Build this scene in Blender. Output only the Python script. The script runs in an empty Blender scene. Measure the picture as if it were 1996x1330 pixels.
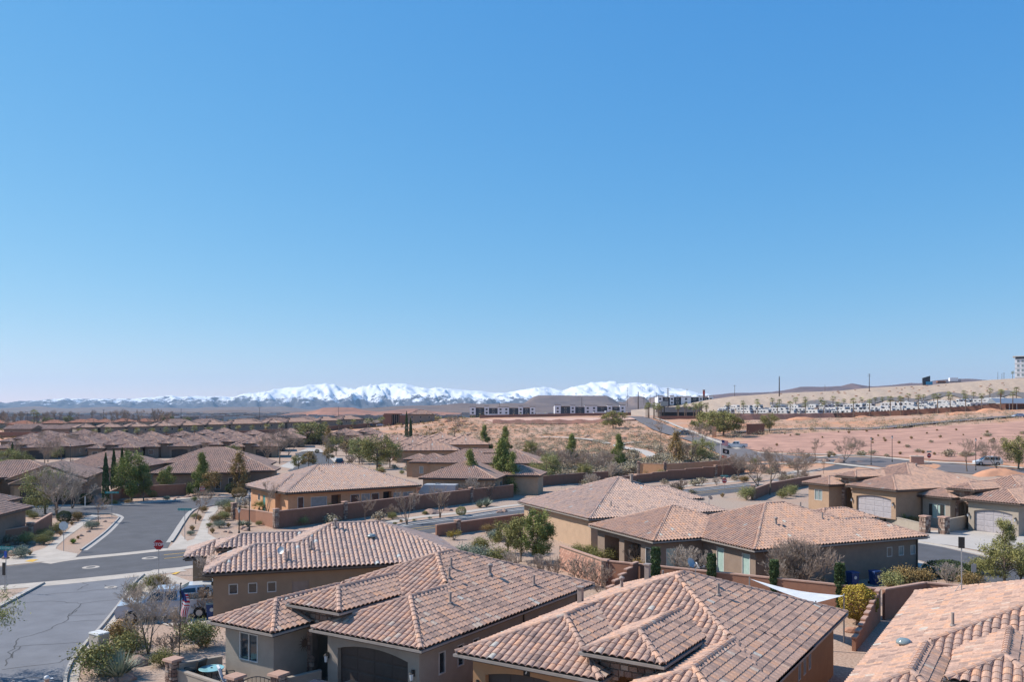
import bpy, bmesh, math, random
import numpy as np
from mathutils import Vector, Matrix
from mathutils.geometry import delaunay_2d_cdt
R_ = math.radians
SC = bpy.context.scene
COL = SC.collection
# ---------------------------------------------------------------- camera
FPX, HZ, CZ, CXP = 1660.0, 800.0, 13.0, 998.0       # focal length in photo pixels, horizon row, camera height
cam = bpy.data.cameras.new('camera'); camo = bpy.data.objects.new('camera', cam); COL.objects.link(camo)
camo.location = (0, 0, CZ); camo.rotation_euler = (R_(90), 0, 0)
cam.sensor_width = 36; cam.lens = FPX / 1996 * 36; cam.shift_y = (HZ - 665) / 1996
cam.clip_start = 0.5; cam.clip_end = 90000
SC.camera = camo
# ---------------------------------------------------------------- sky and sun
SUN_DIR = Vector((-0.71, 0.16, 0.685)).normalized()  # towards the sun: high on the left
EL = math.asin(SUN_DIR.z); AZ = math.atan2(SUN_DIR.x, SUN_DIR.y)
wd = bpy.data.worlds.new('World'); SC.world = wd; wd.use_nodes = True
nt = wd.node_tree; bg = nt.nodes['Background']
sky = nt.nodes.new('ShaderNodeTexSky'); sky.sky_type = 'NISHITA'; sky.sun_disc = False
sky.sun_elevation = EL; sky.sun_rotation = AZ; sky.altitude = 1500; sky.air_density = 1.0; sky.dust_density = 0.0; sky.ozone_density = 6.0
bg.inputs[1].default_value = 0.115
# the photograph's colour grading of the sky: one power curve per channel over the whole dome
sp = nt.nodes.new('ShaderNodeSeparateColor'); cb = nt.nodes.new('ShaderNodeCombineColor'); nt.links.new(sky.outputs[0], sp.inputs[0])
for i_, (p_, a_) in enumerate(((1.185, 0.861), (0.628, 0.733), (0.274, 0.845))):
    m1 = nt.nodes.new('ShaderNodeMath'); m1.operation = 'MULTIPLY'; m1.inputs[1].default_value = 0.163; m2 = nt.nodes.new('ShaderNodeMath'); m2.operation = 'POWER'; m2.inputs[1].default_value = p_; m3 = nt.nodes.new('ShaderNodeMath'); m3.operation = 'MULTIPLY'; m3.inputs[1].default_value = a_ / 0.163
    nt.links.new(sp.outputs[i_], m1.inputs[0]); nt.links.new(m1.outputs[0], m2.inputs[0]); nt.links.new(m2.outputs[0], m3.inputs[0]); nt.links.new(m3.outputs[0], cb.inputs[i_])
nt.links.new(cb.outputs[0], bg.inputs[0])
sl = bpy.data.lights.new('sun', 'SUN'); sl.energy = 4.5; sl.angle = R_(0.53); sl.color = (1.0, 0.945, 0.87)
slo = bpy.data.objects.new('sun', sl); COL.objects.link(slo)
slo.rotation_euler = SUN_DIR.to_track_quat('Z', 'Y').to_euler()
vs = SC.view_settings; vs.view_transform = 'Standard'; vs.look = 'None'; vs.gamma = 1; vs.exposure = 0.5; vs.use_curve_mapping = False
SC.cycles.use_denoising = True
SC.cycles.max_bounces = 6; SC.cycles.diffuse_bounces = 3; SC.cycles.glossy_bounces = 3; SC.cycles.transmission_bounces = 3; SC.cycles.volume_bounces = 0
SC.cycles.use_adaptive_sampling = True; SC.cycles.sample_clamp_indirect = 6
rnd = random.Random(11); nrg = np.random.default_rng(5)
# ---------------------------------------------------------------- objects
def link(o, parent=None):
    COL.objects.link(o)
    if parent is not None: o.parent = parent
    return o
def tag(o, label=None, cat=None, group=None, kind=None):
    if label: o['label'] = label
    if cat: o['category'] = cat
    if group: o['group'] = group
    if kind: o['kind'] = kind
    return o
def thing(name, label, cat, loc=(0, 0, 0), rz=0.0, group=None):
    o = bpy.data.objects.new(name, None); o.empty_display_size = 0.2; link(o)
    o.location = loc; o.rotation_euler = (0, 0, rz)
    return tag(o, label, cat, group)
def copy_tree(o, parent=None):
    c = o.copy(); COL.objects.link(c)
    if parent is not None: c.parent = parent
    for ch in o.children: copy_tree(ch, c)
    return c
def put(proto, first, loc, rz, label=None, s=1.0, group=None, sz=None):
    o = proto if first else copy_tree(proto)
    o.location = loc; o.rotation_euler = (0, 0, rz); o.scale = (s, s, sz or s)
    if label: o['label'] = label
    if group: o['group'] = group
    return o
def fast_mesh(name, V, Q, tint=None, mats=None, midx=None, smooth=False):
    """V (n,3), Q (m,k) equal-sided faces"""
    V = np.asarray(V, np.float32); Q = np.asarray(Q, np.int32)
    me = bpy.data.meshes.new(name); n, m, k = len(V), len(Q), Q.shape[1]
    me.vertices.add(n); me.vertices.foreach_set('co', V.ravel())
    me.loops.add(m * k); me.loops.foreach_set('vertex_index', Q.ravel())
    me.polygons.add(m); me.polygons.foreach_set('loop_start', np.arange(0, m * k, k, dtype=np.int32))
    me.polygons.foreach_set('use_smooth', np.full(m, bool(smooth)))
    if midx is not None: me.polygons.foreach_set('material_index', np.asarray(midx, np.int32))
    me.update(calc_edges=True)
    if tint is not None:
        a = me.attributes.new('tint', 'FLOAT', 'FACE'); a.data.foreach_set('value', np.asarray(tint, np.float32))
    for mm in (mats or []): me.materials.append(mm)
    return me
def mobj(name, me, parent=None, loc=None, rz=None):
    o = bpy.data.objects.new(name, me); link(o, parent)
    if loc is not None: o.location = loc
    if rz is not None: o.rotation_euler = (0, 0, rz)
    return o
class MB:
    """collects boxes, tubes, prisms into one mesh"""
    def __init__(s): s.v = []; s.f = []; s.m = []; s.t = []; s.cur = 0; s.tint = 0.5
    def face(s, pts, m=None):
        n = len(s.v); s.v += [tuple(p) for p in pts]; s.f.append(tuple(range(n, n + len(pts)))); s.m.append(s.cur if m is None else m); s.t.append(s.tint)
        return s
    def quad(s, a, b, c, d): return s.face((a, b, c, d))
    def box(s, x0, x1, y0, y1, z0, z1, top=None):
        n = len(s.v); tx, ty = (top or (0, 0))
        s.v += [(x0, y0, z0), (x1, y0, z0), (x1, y1, z0), (x0, y1, z0), (x0 + tx, y0 + ty, z1), (x1 - tx, y0 + ty, z1), (x1 - tx, y1 - ty, z1), (x0 + tx, y1 - ty, z1)]
        for q in ((3, 2, 1, 0), (4, 5, 6, 7), (0, 1, 5, 4), (1, 2, 6, 5), (2, 3, 7, 6), (3, 0, 4, 7)): s.f.append(tuple(n + i for i in q)); s.m.append(s.cur); s.t.append(s.tint)
        return s
    def prism(s, pts, axis, lo, hi):
        """2-D polygon pts extruded along axis ('x','y','z') from lo to hi"""
        n = len(s.v); k = len(pts)
        def P(p, h): return {'x': (h, p[0], p[1]), 'y': (p[0], h, p[1]), 'z': (p[0], p[1], h)}[axis]
        s.v += [P(p, lo) for p in pts] + [P(p, hi) for p in pts]
        s.f += [tuple(n + i for i in reversed(range(k))), tuple(n + k + i for i in range(k))]
        for i in range(k): j = (i + 1) % k; s.f.append((n + i, n + j, n + k + j, n + k + i))
        s.m += [s.cur] * (k + 2); s.t += [s.tint] * (k + 2)
        return s
    def tube(s, a, b, ra, rb=None, n=6, caps=True):
        a, b = Vector(a), Vector(b); rb = ra if rb is None else rb; d = (b - a)
        if d.length < 1e-6: return s
        d.normalize(); u = d.orthogonal().normalized(); w = d.cross(u); k = len(s.v)
        for c, r in ((a, ra), (b, rb)):
            for i in range(n):
                t = 2 * math.pi * i / n; s.v.append(tuple(c + u * (r * math.cos(t)) + w * (r * math.sin(t))))
        for i in range(n): j = (i + 1) % n; s.f.append((k + i, k + j, k + n + j, k + n + i)); s.m.append(s.cur); s.t.append(s.tint)
        if caps:
            s.f += [tuple(k + i for i in reversed(range(n))), tuple(k + n + i for i in range(n))]; s.m += [s.cur] * 2; s.t += [s.tint] * 2
        return s
    def lathe(s, prof, n=12, c=(0, 0, 0)):
        k = len(s.v)
        for r, z in prof:
            for i in range(n): t = 2 * math.pi * i / n; s.v.append((c[0] + r * math.cos(t), c[1] + r * math.sin(t), c[2] + z))
        for q in range(len(prof) - 1):
            for i in range(n): j = (i + 1) % n; s.f.append((k + q * n + i, k + q * n + j, k + q * n + n + j, k + q * n + n + i)); s.m.append(s.cur); s.t.append(s.tint)
        s.f += [tuple(k + i for i in reversed(range(n))), tuple(k + (len(prof) - 1) * n + i for i in range(n))]; s.m += [s.cur] * 2; s.t += [s.tint] * 2
        return s
    def mesh(s, name, mats, smooth=False):
        me = bpy.data.meshes.new(name); me.from_pydata(s.v, [], s.f)
        ms = mats if isinstance(mats, (list, tuple)) else [mats]
        for m in ms: me.materials.append(m)
        me.polygons.foreach_set('material_index', s.m)
        me.polygons.foreach_set('use_smooth', [bool(smooth)] * len(s.f))
        a = me.attributes.new('tint', 'FLOAT', 'FACE'); a.data.foreach_set('value', s.t)
        me.update(); return me
    def build(s, name, mats, parent=None, loc=None, rz=None, smooth=False): return mobj(name, s.mesh(name, mats, smooth), parent, loc, rz)
# ---------------------------------------------------------------- materials
M = {}
def mat(key, col, rough=0.8, col2=None, scale=3.0, amt=0.5, bump=0.0, bscale=40.0, metal=0.0, spec=0.3, tint=None, coord='Object', detail=4.0, trans=0.0, alpha=None):
    """procedural: colour broken up by noise (col..col2) and optionally by the per-piece 'tint' ramp"""
    m = bpy.data.materials.new(key); m.use_nodes = True; t = m.node_tree; N, L = t.nodes, t.links
    b = N['Principled BSDF']; b.inputs['Roughness'].default_value = rough; b.inputs['Metallic'].default_value = metal
    b.inputs['Specular IOR Level'].default_value = spec
    if trans: b.inputs['Transmission Weight'].default_value = trans
    if alpha is not None: b.inputs['Alpha'].default_value = alpha
    tc = N.new('ShaderNodeTexCoord'); out = None
    if tint:
        at = N.new('ShaderNodeAttribute'); at.attribute_name = 'tint'
        cr = N.new('ShaderNodeValToRGB'); els = cr.color_ramp.elements
        for i, (p, c) in enumerate(tint):
            e = els[i] if i < 2 else els.new(p)
            e.position = p; e.color = (*c, 1)
        L.new(at.outputs['Fac'], cr.inputs[0]); out = cr.outputs[0]
    n1 = N.new('ShaderNodeTexNoise'); n1.inputs['Scale'].default_value = scale; n1.inputs['Detail'].default_value = detail; n1.inputs['Roughness'].default_value = 0.62
    L.new(tc.outputs[coord], n1.inputs['Vector'])
    c2 = col2 or tuple(min(1, c * 0.72) for c in col)
    if out is None:
        mx = N.new('ShaderNodeMix'); mx.data_type = 'RGBA'
        mp = N.new('ShaderNodeMapRange'); mp.inputs[1].default_value = 0.5 - 0.28 / max(amt, 0.05) * 0.5; mp.inputs[2].default_value = 0.5 + 0.28 / max(amt, 0.05) * 0.5
        L.new(n1.outputs[0], mp.inputs[0]); L.new(mp.outputs[0], mx.inputs[0])
        mx.inputs[6].default_value = (*col, 1); mx.inputs[7].default_value = (*c2, 1); out = mx.outputs[2]
    else:
        mx = N.new('ShaderNodeMix'); mx.data_type = 'RGBA'; mx.blend_type = 'MULTIPLY'; mx.inputs[0].default_value = 1
        mp = N.new('ShaderNodeMapRange'); mp.inputs[1].default_value = 0.3; mp.inputs[2].default_value = 0.7; mp.inputs[3].default_value = 1 - amt * 0.5; mp.inputs[4].default_value = 1.0 + amt * 0.25
        L.new(n1.outputs[0], mp.inputs[0]); L.new(out, mx.inputs[6]); L.new(mp.outputs[0], mx.inputs[7]); out = mx.outputs[2]
    L.new(out, b.inputs['Base Color'])
    if bump:
        n2 = N.new('ShaderNodeTexNoise'); n2.inputs['Scale'].default_value = bscale; n2.inputs['Detail'].default_value = 3
        L.new(tc.outputs[coord], n2.inputs['Vector'])
        bp = N.new('ShaderNodeBump'); bp.inputs['Strength'].default_value = bump; bp.inputs['Distance'].default_value = 0.03
        L.new(n2.outputs[0], bp.inputs['Height']); L.new(bp.outputs[0], b.inputs['Normal'])
    M[key] = m; return m
TILE = [(0.0, (0.272, 0.176, 0.139)), (0.2, (0.368, 0.242, 0.189)), (0.45, (0.48, 0.307, 0.231)), (0.7, (0.528, 0.324, 0.231)), (0.86, (0.576, 0.32, 0.202)), (0.96, (0.512, 0.394, 0.311)), (1.0, (0.48, 0.451, 0.395))]
TILE2 = [(p, (c[0] * 1.03, c[1] * 1.13, c[2] * 1.22)) for p, c in TILE]
TILE3 = [(p, (c[0] * 0.80, c[1] * 0.80, c[2] * 0.83)) for p, c in TILE]
mat('tile', (0.4, 0.28, 0.22), 0.85, tint=TILE, scale=9, amt=0.5, bump=0.25, bscale=60)
mat('tile_pale', (0.4, 0.28, 0.22), 0.85, tint=TILE2, scale=9, amt=0.5)
mat('tile_far', (0.3, 0.2, 0.17), 0.9, tint=TILE3, scale=0.8, amt=0.5)
mat('deck', (0.10, 0.07, 0.055), 0.9)
mat('fascia', (0.075, 0.055, 0.045), 0.6)
mat('gutter', (0.11, 0.085, 0.07), 0.4, spec=0.5)
mat('gutter_pale', (0.30, 0.26, 0.23), 0.45, spec=0.5)
mat('white', (0.702, 0.684, 0.657), 0.5); mat('white_paint', (0.561, 0.552, 0.544), 0.28, spec=0.5, amt=0.15)
mat('black', (0.02, 0.02, 0.022), 0.5); mat('dark_metal', (0.035, 0.032, 0.03), 0.45, spec=0.5)
mat('steel', (0.42, 0.43, 0.44), 0.4, metal=0.6, spec=0.5); mat('vent_pipe', (0.36, 0.29, 0.25), 0.6)
mat('glass', (0.028, 0.04, 0.05), 0.06, spec=0.8, amt=0.3); mat('glass_pale', (0.25, 0.30, 0.30), 0.12, spec=0.7)
mat('blind', (0.40, 0.52, 0.46), 0.25, spec=0.6); mat('frame', (0.634, 0.598, 0.554), 0.5)
mat('garage_dark', (0.075, 0.058, 0.05), 0.6); mat('garage_grey', (0.42, 0.38, 0.39), 0.6); mat('door_brown', (0.16, 0.10, 0.07), 0.6); mat('door_tan', (0.33, 0.24, 0.19), 0.7); mat('teal', (0.16, 0.42, 0.40), 0.5)
def stucco(k, c, d=0.86): return mat(k, c, 0.92, tuple(x * d for x in c), scale=1.6, amt=0.8, bump=0.25, bscale=90)
stucco('st_grey', (0.341, 0.283, 0.231)); stucco('st_orange', (0.399, 0.224, 0.116)); stucco('st_brown', (0.319, 0.218, 0.144)); stucco('st_tan', (0.45, 0.309, 0.208)); stucco('st_taupe', (0.261, 0.191, 0.147))
stucco('st_peach', (0.568, 0.303, 0.166)); stucco('st_sage', (0.363, 0.303, 0.243)); stucco('st_sand', (0.399, 0.264, 0.173)); stucco('st_far', (0.239, 0.204, 0.168)); stucco('st_wall', (0.305, 0.151, 0.098)); stucco('st_dkwall', (0.25, 0.125, 0.083)); stucco('st_red', (0.363, 0.191, 0.116))
STONE = [(0.0, (0.16, 0.10, 0.08)), (0.35, (0.28, 0.18, 0.14)), (0.7, (0.38, 0.27, 0.21)), (1.0, (0.45, 0.37, 0.31))]
mat('stone', (0.3, 0.2, 0.15), 0.9, tint=STONE, scale=7, amt=0.7, bump=0.5, bscale=30); mat('mortar', (0.2, 0.15, 0.12), 0.95)
mat('block', (0.44, 0.246, 0.185), 0.92, tint=[(0, (0.42, 0.22, 0.16)), (1, (0.56, 0.32, 0.235))], scale=8, amt=0.5, bump=0.3); mat('cap', (0.493, 0.306, 0.23), 0.9, scale=4)
mat('asphalt', (0.181, 0.181, 0.193), 0.9, (0.147, 0.147, 0.158), scale=0.5, amt=0.9, bump=0.3, bscale=60)
mat('asphalt_new', (0.105, 0.102, 0.108), 0.9, (0.08, 0.078, 0.082), scale=0.5, amt=0.8, bump=0.3, bscale=60)
mat('asphalt_far', (0.16, 0.14, 0.136), 0.9, (0.128, 0.112, 0.112), scale=0.1)
mat('crack', (0.085, 0.083, 0.085), 0.9)
mat('concrete', (0.482, 0.417, 0.353), 0.9, (0.396, 0.34, 0.284), scale=0.8, amt=0.9, bump=0.2, bscale=60); mat('kerb', (0.43, 0.391, 0.353), 0.9, (0.344, 0.31, 0.275), scale=1.5)
mat('concrete_pale', (0.475, 0.422, 0.37), 0.9, (0.396, 0.352, 0.308), scale=0.5)
mat('yellow', (0.72, 0.42, 0.06), 0.7); mat('line_white', (0.7, 0.7, 0.68), 0.7)
mat('red', (0.45, 0.015, 0.02), 0.4); mat('sign_green', (0.01, 0.30, 0.26), 0.4); mat('sign_blue', (0.05, 0.12, 0.5), 0.4)
mat('rock', (0.37, 0.246, 0.185), 0.95, (0.264, 0.167, 0.128), scale=2.5, amt=0.9, bump=0.6, bscale=12); mat('rock_red', (0.422, 0.22, 0.132), 0.95, (0.308, 0.167, 0.114), scale=1.2, amt=0.9, bump=0.5, bscale=6)
mat('bark', (0.22, 0.16, 0.12), 0.95, scale=8, amt=0.8); mat('bark_dark', (0.075, 0.055, 0.045), 0.95, scale=8); mat('twig', (0.36, 0.27, 0.211), 0.95, scale=5, amt=0.8); mat('twig_pale', (0.495, 0.405, 0.333), 0.95, scale=5, amt=0.8)
def foliage(k, lo, hi, **kw):
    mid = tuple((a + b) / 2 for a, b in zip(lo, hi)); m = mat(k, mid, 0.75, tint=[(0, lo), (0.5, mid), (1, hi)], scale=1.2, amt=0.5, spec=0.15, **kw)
    return m
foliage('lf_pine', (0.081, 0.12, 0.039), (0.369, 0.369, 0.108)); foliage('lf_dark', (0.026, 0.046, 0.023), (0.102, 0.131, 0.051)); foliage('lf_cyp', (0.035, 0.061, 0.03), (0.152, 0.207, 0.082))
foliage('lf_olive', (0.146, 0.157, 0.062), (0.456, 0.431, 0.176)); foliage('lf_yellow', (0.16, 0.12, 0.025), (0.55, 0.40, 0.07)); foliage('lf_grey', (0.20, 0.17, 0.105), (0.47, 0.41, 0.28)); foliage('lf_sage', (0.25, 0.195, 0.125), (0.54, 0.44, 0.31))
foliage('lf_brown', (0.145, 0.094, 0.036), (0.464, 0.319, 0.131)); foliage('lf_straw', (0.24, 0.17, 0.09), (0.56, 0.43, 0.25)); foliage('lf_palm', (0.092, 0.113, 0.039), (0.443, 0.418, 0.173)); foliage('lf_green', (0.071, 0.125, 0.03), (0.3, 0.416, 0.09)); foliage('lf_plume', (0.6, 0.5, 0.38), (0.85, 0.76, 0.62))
foliage('lf_agave', (0.16, 0.19, 0.14), (0.36, 0.39, 0.29)); foliage('lf_mesq', (0.114, 0.117, 0.035), (0.394, 0.352, 0.132))
mat('trunk_palm', (0.20, 0.14, 0.10), 0.95, scale=6, amt=0.8)
mat('teal_glass', (0.28, 0.52, 0.52), 0.15, spec=0.6); mat('cloth_stripe', (0.62, 0.63, 0.68), 0.9); mat('cloth_blue', (0.14, 0.18, 0.30), 0.9)
mat('bin_blue', (0.015, 0.05, 0.17), 0.45, spec=0.4); mat('tyre', (0.02, 0.02, 0.02), 0.85); mat('rim', (0.45, 0.45, 0.46), 0.35, metal=0.7); mat('lamp_red', (0.4, 0.02, 0.02), 0.3); mat('lamp_clear', (0.6, 0.62, 0.63), 0.15, spec=0.6)
for k, c in dict(silver=(0.50, 0.52, 0.57), white=(0.78, 0.79, 0.81), dark=(0.035, 0.045, 0.07), blue=(0.42, 0.52, 0.68), grey=(0.22, 0.23, 0.25), skyblue=(0.08, 0.27, 0.62)).items(): mat('car_' + k, c, 0.22, metal=0.15, spec=0.6, amt=0.1)
# ---------------------------------------------------------------- terrain
TP = np.array([(0, 0, 0), (-40, 20, 0), (40, 20, 0), (-80, 60, 0), (80, 50, 0), (0, 60, 0), (30, 90, 0), (52, 88, 0), (60, 110, 0.7), (90, 80, 0.3), (-60, 120, 0), (-20, 150, 0), (20, 130, 0), (33, 137, 0), (54, 160, 0.6),
 (-150, 150, 0), (-100, 220, 0), (-60, 270, 0), (-20, 210, 0), (0, 215, 0), (28, 185, 0.3), (20, 330, 3.1), (0.5, 420, 5.4), (0, 600, 7.7), (0, 750, 7.6), (91, 750, 7.7), (-76, 508, 3.8), (-60, 400, 1.6), (-34, 480, 7.9), (-45, 560, 6),
 (-191, 372, 0), (-144, 400, 0.8), (-300, 500, 0), (61, 232, 2.8), (58, 290, 4.6), (79, 480, 8.7), (67, 158, 2.2), (76, 155, 2.3), (63, 175, 2.8), (82, 150, 2.2), (193, 325, 10.4), (130, 240, 5.8), (110, 260, 5.4), (140, 160, 3.5),
 (203, 480, 9.8), (252, 420, 14), (151, 500, 8.7), (116, 480, 8.7), (169, 560, 11), (300, 500, 16), (260, 600, 15), (90, 900, 6), (-200, 700, 0.5), (-500, 600, 0), (-600, 1200, 0), (0, 1400, 2), (500, 1300, 8), (500, 700, 16), (400, 350, 14), (300, 200, 6), (-300, 250, 0), (-300, 0, 0), (300, 0, 1), (0, -200, 0)], float)
def _tps_fit(P):
    n = len(P); X = P[:, :2] / 100; D = np.linalg.norm(X[:, None] - X[None], axis=2); K = np.where(D > 0, D * D * np.log(D + 1e-12), 0) + np.eye(n) * 0.02
    A = np.zeros((n + 3, n + 3)); A[:n, :n] = K; A[:n, n] = 1; A[:n, n + 1:] = X; A[n, :n] = 1; A[n + 1:, :n] = X.T
    return np.linalg.solve(A, np.concatenate([P[:, 2], np.zeros(3)]))
TW = _tps_fit(TP)
def hgt(x, y):
    x = np.asarray(x, float); y = np.asarray(y, float); sh = np.broadcast(x, y).shape
    xx = np.broadcast_to(x, sh).ravel(); yy = np.broadcast_to(y, sh).ravel(); X = np.stack([xx, yy], 1) / 100
    D = np.linalg.norm(X[:, None] - (TP[:, :2] / 100)[None], axis=2); K = np.where(D > 0, D * D * np.log(D + 1e-12), 0)
    z = K @ TW[:-3] + TW[-3] + X @ TW[-2:]
    z = np.clip(z - 0.25, 0, 22)
    nb = np.clip(np.maximum(np.maximum((yy - 125) / 40, (xx - 56) / 20), 0), 0, 1); nb = np.where(yy < 60, 0, nb); z = z * nb
    r = np.hypot(xx, yy - 500); z = z * np.clip((2600 - r) / 1200, 0, 1)
    return z.reshape(sh)
_gx = np.arange(-800, 801, 4.0); _gy = np.arange(-200, 1701, 4.0); _H = np.concatenate([hgt(_gx[None, :], r[:, None]) for r in np.array_split(_gy, 30)])
_hgt_exact = hgt
def hgt(x, y):
    """terrain height, read from the 4 m grid"""
    x = np.asarray(x, float); y = np.asarray(y, float); x, y = np.broadcast_arrays(x, y)
    u = np.clip((x + 800) / 4, 0, len(_gx) - 1.001); v = np.clip((y + 200) / 4, 0, len(_gy) - 1.001); i = u.astype(int); j = v.astype(int); fu, fv = u - i, v - j
    z = (_H[j, i] * (1 - fu) + _H[j, i + 1] * fu) * (1 - fv) + (_H[j + 1, i] * (1 - fu) + _H[j + 1, i + 1] * fu) * fv
    return np.where(y > 1690, 0.0, z)
def hz(x, y): return float(hgt(x, y))
def G(px, py, dz=0.0):
    """where the line of sight through a photo pixel meets the terrain (metres)"""
    dx, dz_ = (px - CXP) / FPX, -(py - HZ) / FPX
    ys = np.concatenate([np.linspace(8, 200, 400), np.geomspace(201, 3000, 600)])
    f = CZ + dz_ * ys - hgt(dx * ys, ys) - dz; i = np.argmax(f < 0)
    if f[i] >= 0: i = len(ys) - 1
    y = ys[i - 1] + (ys[i] - ys[i - 1]) * f[i - 1] / (f[i - 1] - f[i] + 1e-9) if i else ys[0]
    x = dx * y; return (x, y, hz(x, y))
def W(px, py, Y): return ((px - CXP) / FPX * Y, Y, CZ - (py - HZ) / FPX * Y)
ysr = np.concatenate([np.arange(-160, 60, 20), np.arange(60, 220, 8), np.geomspace(222, 1500, 130), np.geomspace(1530, 11000, 40)])
us = np.linspace(-1, 1, 151); us = np.sign(us) * np.abs(us) ** 1.3
YY, UU = np.meshgrid(ysr, us, indexing='ij'); XX = UU * (1.2 * np.maximum(YY, 60) + 120); ZZ = hgt(XX, YY)
nr, nc = YY.shape
relief = (np.sin(XX * 0.11 + YY * 0.05) + np.sin(YY * 0.13 - XX * 0.07) + np.sin(XX * 0.31 + YY * 0.23)) * 0.16 * np.clip((YY - 210) / 60, 0, 1) * np.clip((900 - YY) / 200, 0, 1) * np.clip((XX + 70) / 40, 0, 1)
ZZ = ZZ + relief - 0.25 * np.clip((YY - 210) / 60, 0, 1)
idx = np.arange(nr * nc).reshape(nr, nc)
Q = np.stack([idx[:-1, :-1], idx[:-1, 1:], idx[1:, 1:], idx[1:, :-1]], -1).reshape(-1, 4)
gm = fast_mesh('ground', np.stack([XX, YY, ZZ], -1).reshape(-1, 3), Q, smooth=True)
# land cover: 0 yard gravel, 0.5 red desert sand, 1 scrub plain with trees
cov = np.where(YY < 190, 0.0, 0.5); cov = np.where((YY > 150) & (XX > 58), 0.5, cov); cov = np.where((YY > 166) & (XX > 2), 0.5, cov); cov = np.where((XX < -25) & (YY < 330), 0.12, cov); cov = np.where((YY > 560) & (XX < -90), 1.0, cov); cov = np.where((YY > 900), 1.0, cov)
ca = gm.attributes.new('cover', 'FLOAT', 'POINT'); ca.data.foreach_set('value', cov.ravel().astype(np.float32))
def ground_mat():
    m = bpy.data.materials.new('ground'); m.use_nodes = True; t = m.node_tree; N, L = t.nodes, t.links; b = N['Principled BSDF']; b.inputs['Roughness'].default_value = 0.95; b.inputs['Specular IOR Level'].default_value = 0.1
    tc = N.new('ShaderNodeTexCoord'); at = N.new('ShaderNodeAttribute'); at.attribute_name = 'cover'
    def noise(s, d=5): n = N.new('ShaderNodeTexNoise'); n.inputs['Scale'].default_value = s; n.inputs['Detail'].default_value = d; n.inputs['Roughness'].default_value = 0.65; L.new(tc.outputs['Object'], n.inputs[0]); return n.outputs[0]
    def mix(f, a, c):
        x = N.new('ShaderNodeMix'); x.data_type = 'RGBA'
        for i, v in ((0, f), (6, a), (7, c)):
            if isinstance(v, tuple): x.inputs[i].default_value = (*v, 1)
            else: L.new(v, x.inputs[i])
        return x.outputs[2]
    def rng(f, a, c): r = N.new('ShaderNodeMapRange'); r.inputs[1].default_value = a; r.inputs[2].default_value = c; L.new(f, r.inputs[0]); return r.outputs[0]
    peb = noise(7, 6)
    gravel = mix(rng(peb, 0.35, 0.68), (0.255, 0.185, 0.141), (0.51, 0.392, 0.308)); gravel = mix(rng(noise(0.12), 0.42, 0.6), gravel, mix(rng(peb, 0.35, 0.68), (0.29, 0.189, 0.136), (0.502, 0.352, 0.264)))
    red = mix(rng(noise(0.035), 0.42, 0.6), (0.528, 0.251, 0.136), (0.458, 0.299, 0.216)); red = mix(rng(noise(0.5), 0.46, 0.62), red, (0.42, 0.26, 0.18)); red = mix(rng(noise(2.0), 0.56, 0.66), red, (0.27, 0.20, 0.15))
    plain = mix(rng(noise(0.012), 0.42, 0.58), (0.11, 0.085, 0.075), (0.23, 0.155, 0.12)); plain = mix(rng(noise(0.06), 0.5, 0.64), plain, (0.06, 0.055, 0.045)); plain = mix(rng(noise(0.0022, 3), 0.50, 0.60), plain, (0.26, 0.155, 0.115))
    c = mix(rng(at.outputs['Fac'], 0.1, 0.45), gravel, red); c = mix(rng(at.outputs['Fac'], 0.55, 0.95), c, plain)
    L.new(c, b.inputs['Base Color'])
    bp = N.new('ShaderNodeBump'); bp.inputs['Strength'].default_value = 0.5; bp.inputs['Distance'].default_value = 0.05; L.new(peb, bp.inputs['Height']); L.new(bp.outputs[0], b.inputs['Normal']); return m
gm.materials.append(ground_mat()); tag(mobj('ground', gm), kind='structure')
# ---------------------------------------------------------------- far hills and snow mountains (real ranges far behind the town)
def hnoise(x, y, s, o=5, seed=0, ridged=False):
    """cheap numpy value noise"""
    z = np.zeros_like(x); amp = 1.0; tot = 0
    for k in range(o):
        X, Y = x * s, y * s; xi, yi = np.floor(X), np.floor(Y); fx, fy = X - xi, Y - yi; fx = fx * fx * (3 - 2 * fx); fy = fy * fy * (3 - 2 * fy)
        def hsh(a, b): v = np.sin(a * 127.1 + b * 311.7 + seed * 17.3 + k * 51.7) * 43758.5453; return v - np.floor(v)
        n = (hsh(xi, yi) * (1 - fx) + hsh(xi + 1, yi) * fx) * (1 - fy) + (hsh(xi, yi + 1) * (1 - fx) + hsh(xi + 1, yi + 1) * fx) * fy
        z += amp * ((1 - np.abs(2 * n - 1)) if ridged else n); tot += amp; amp *= 0.52; s *= 2.03
    return z / tot
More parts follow.
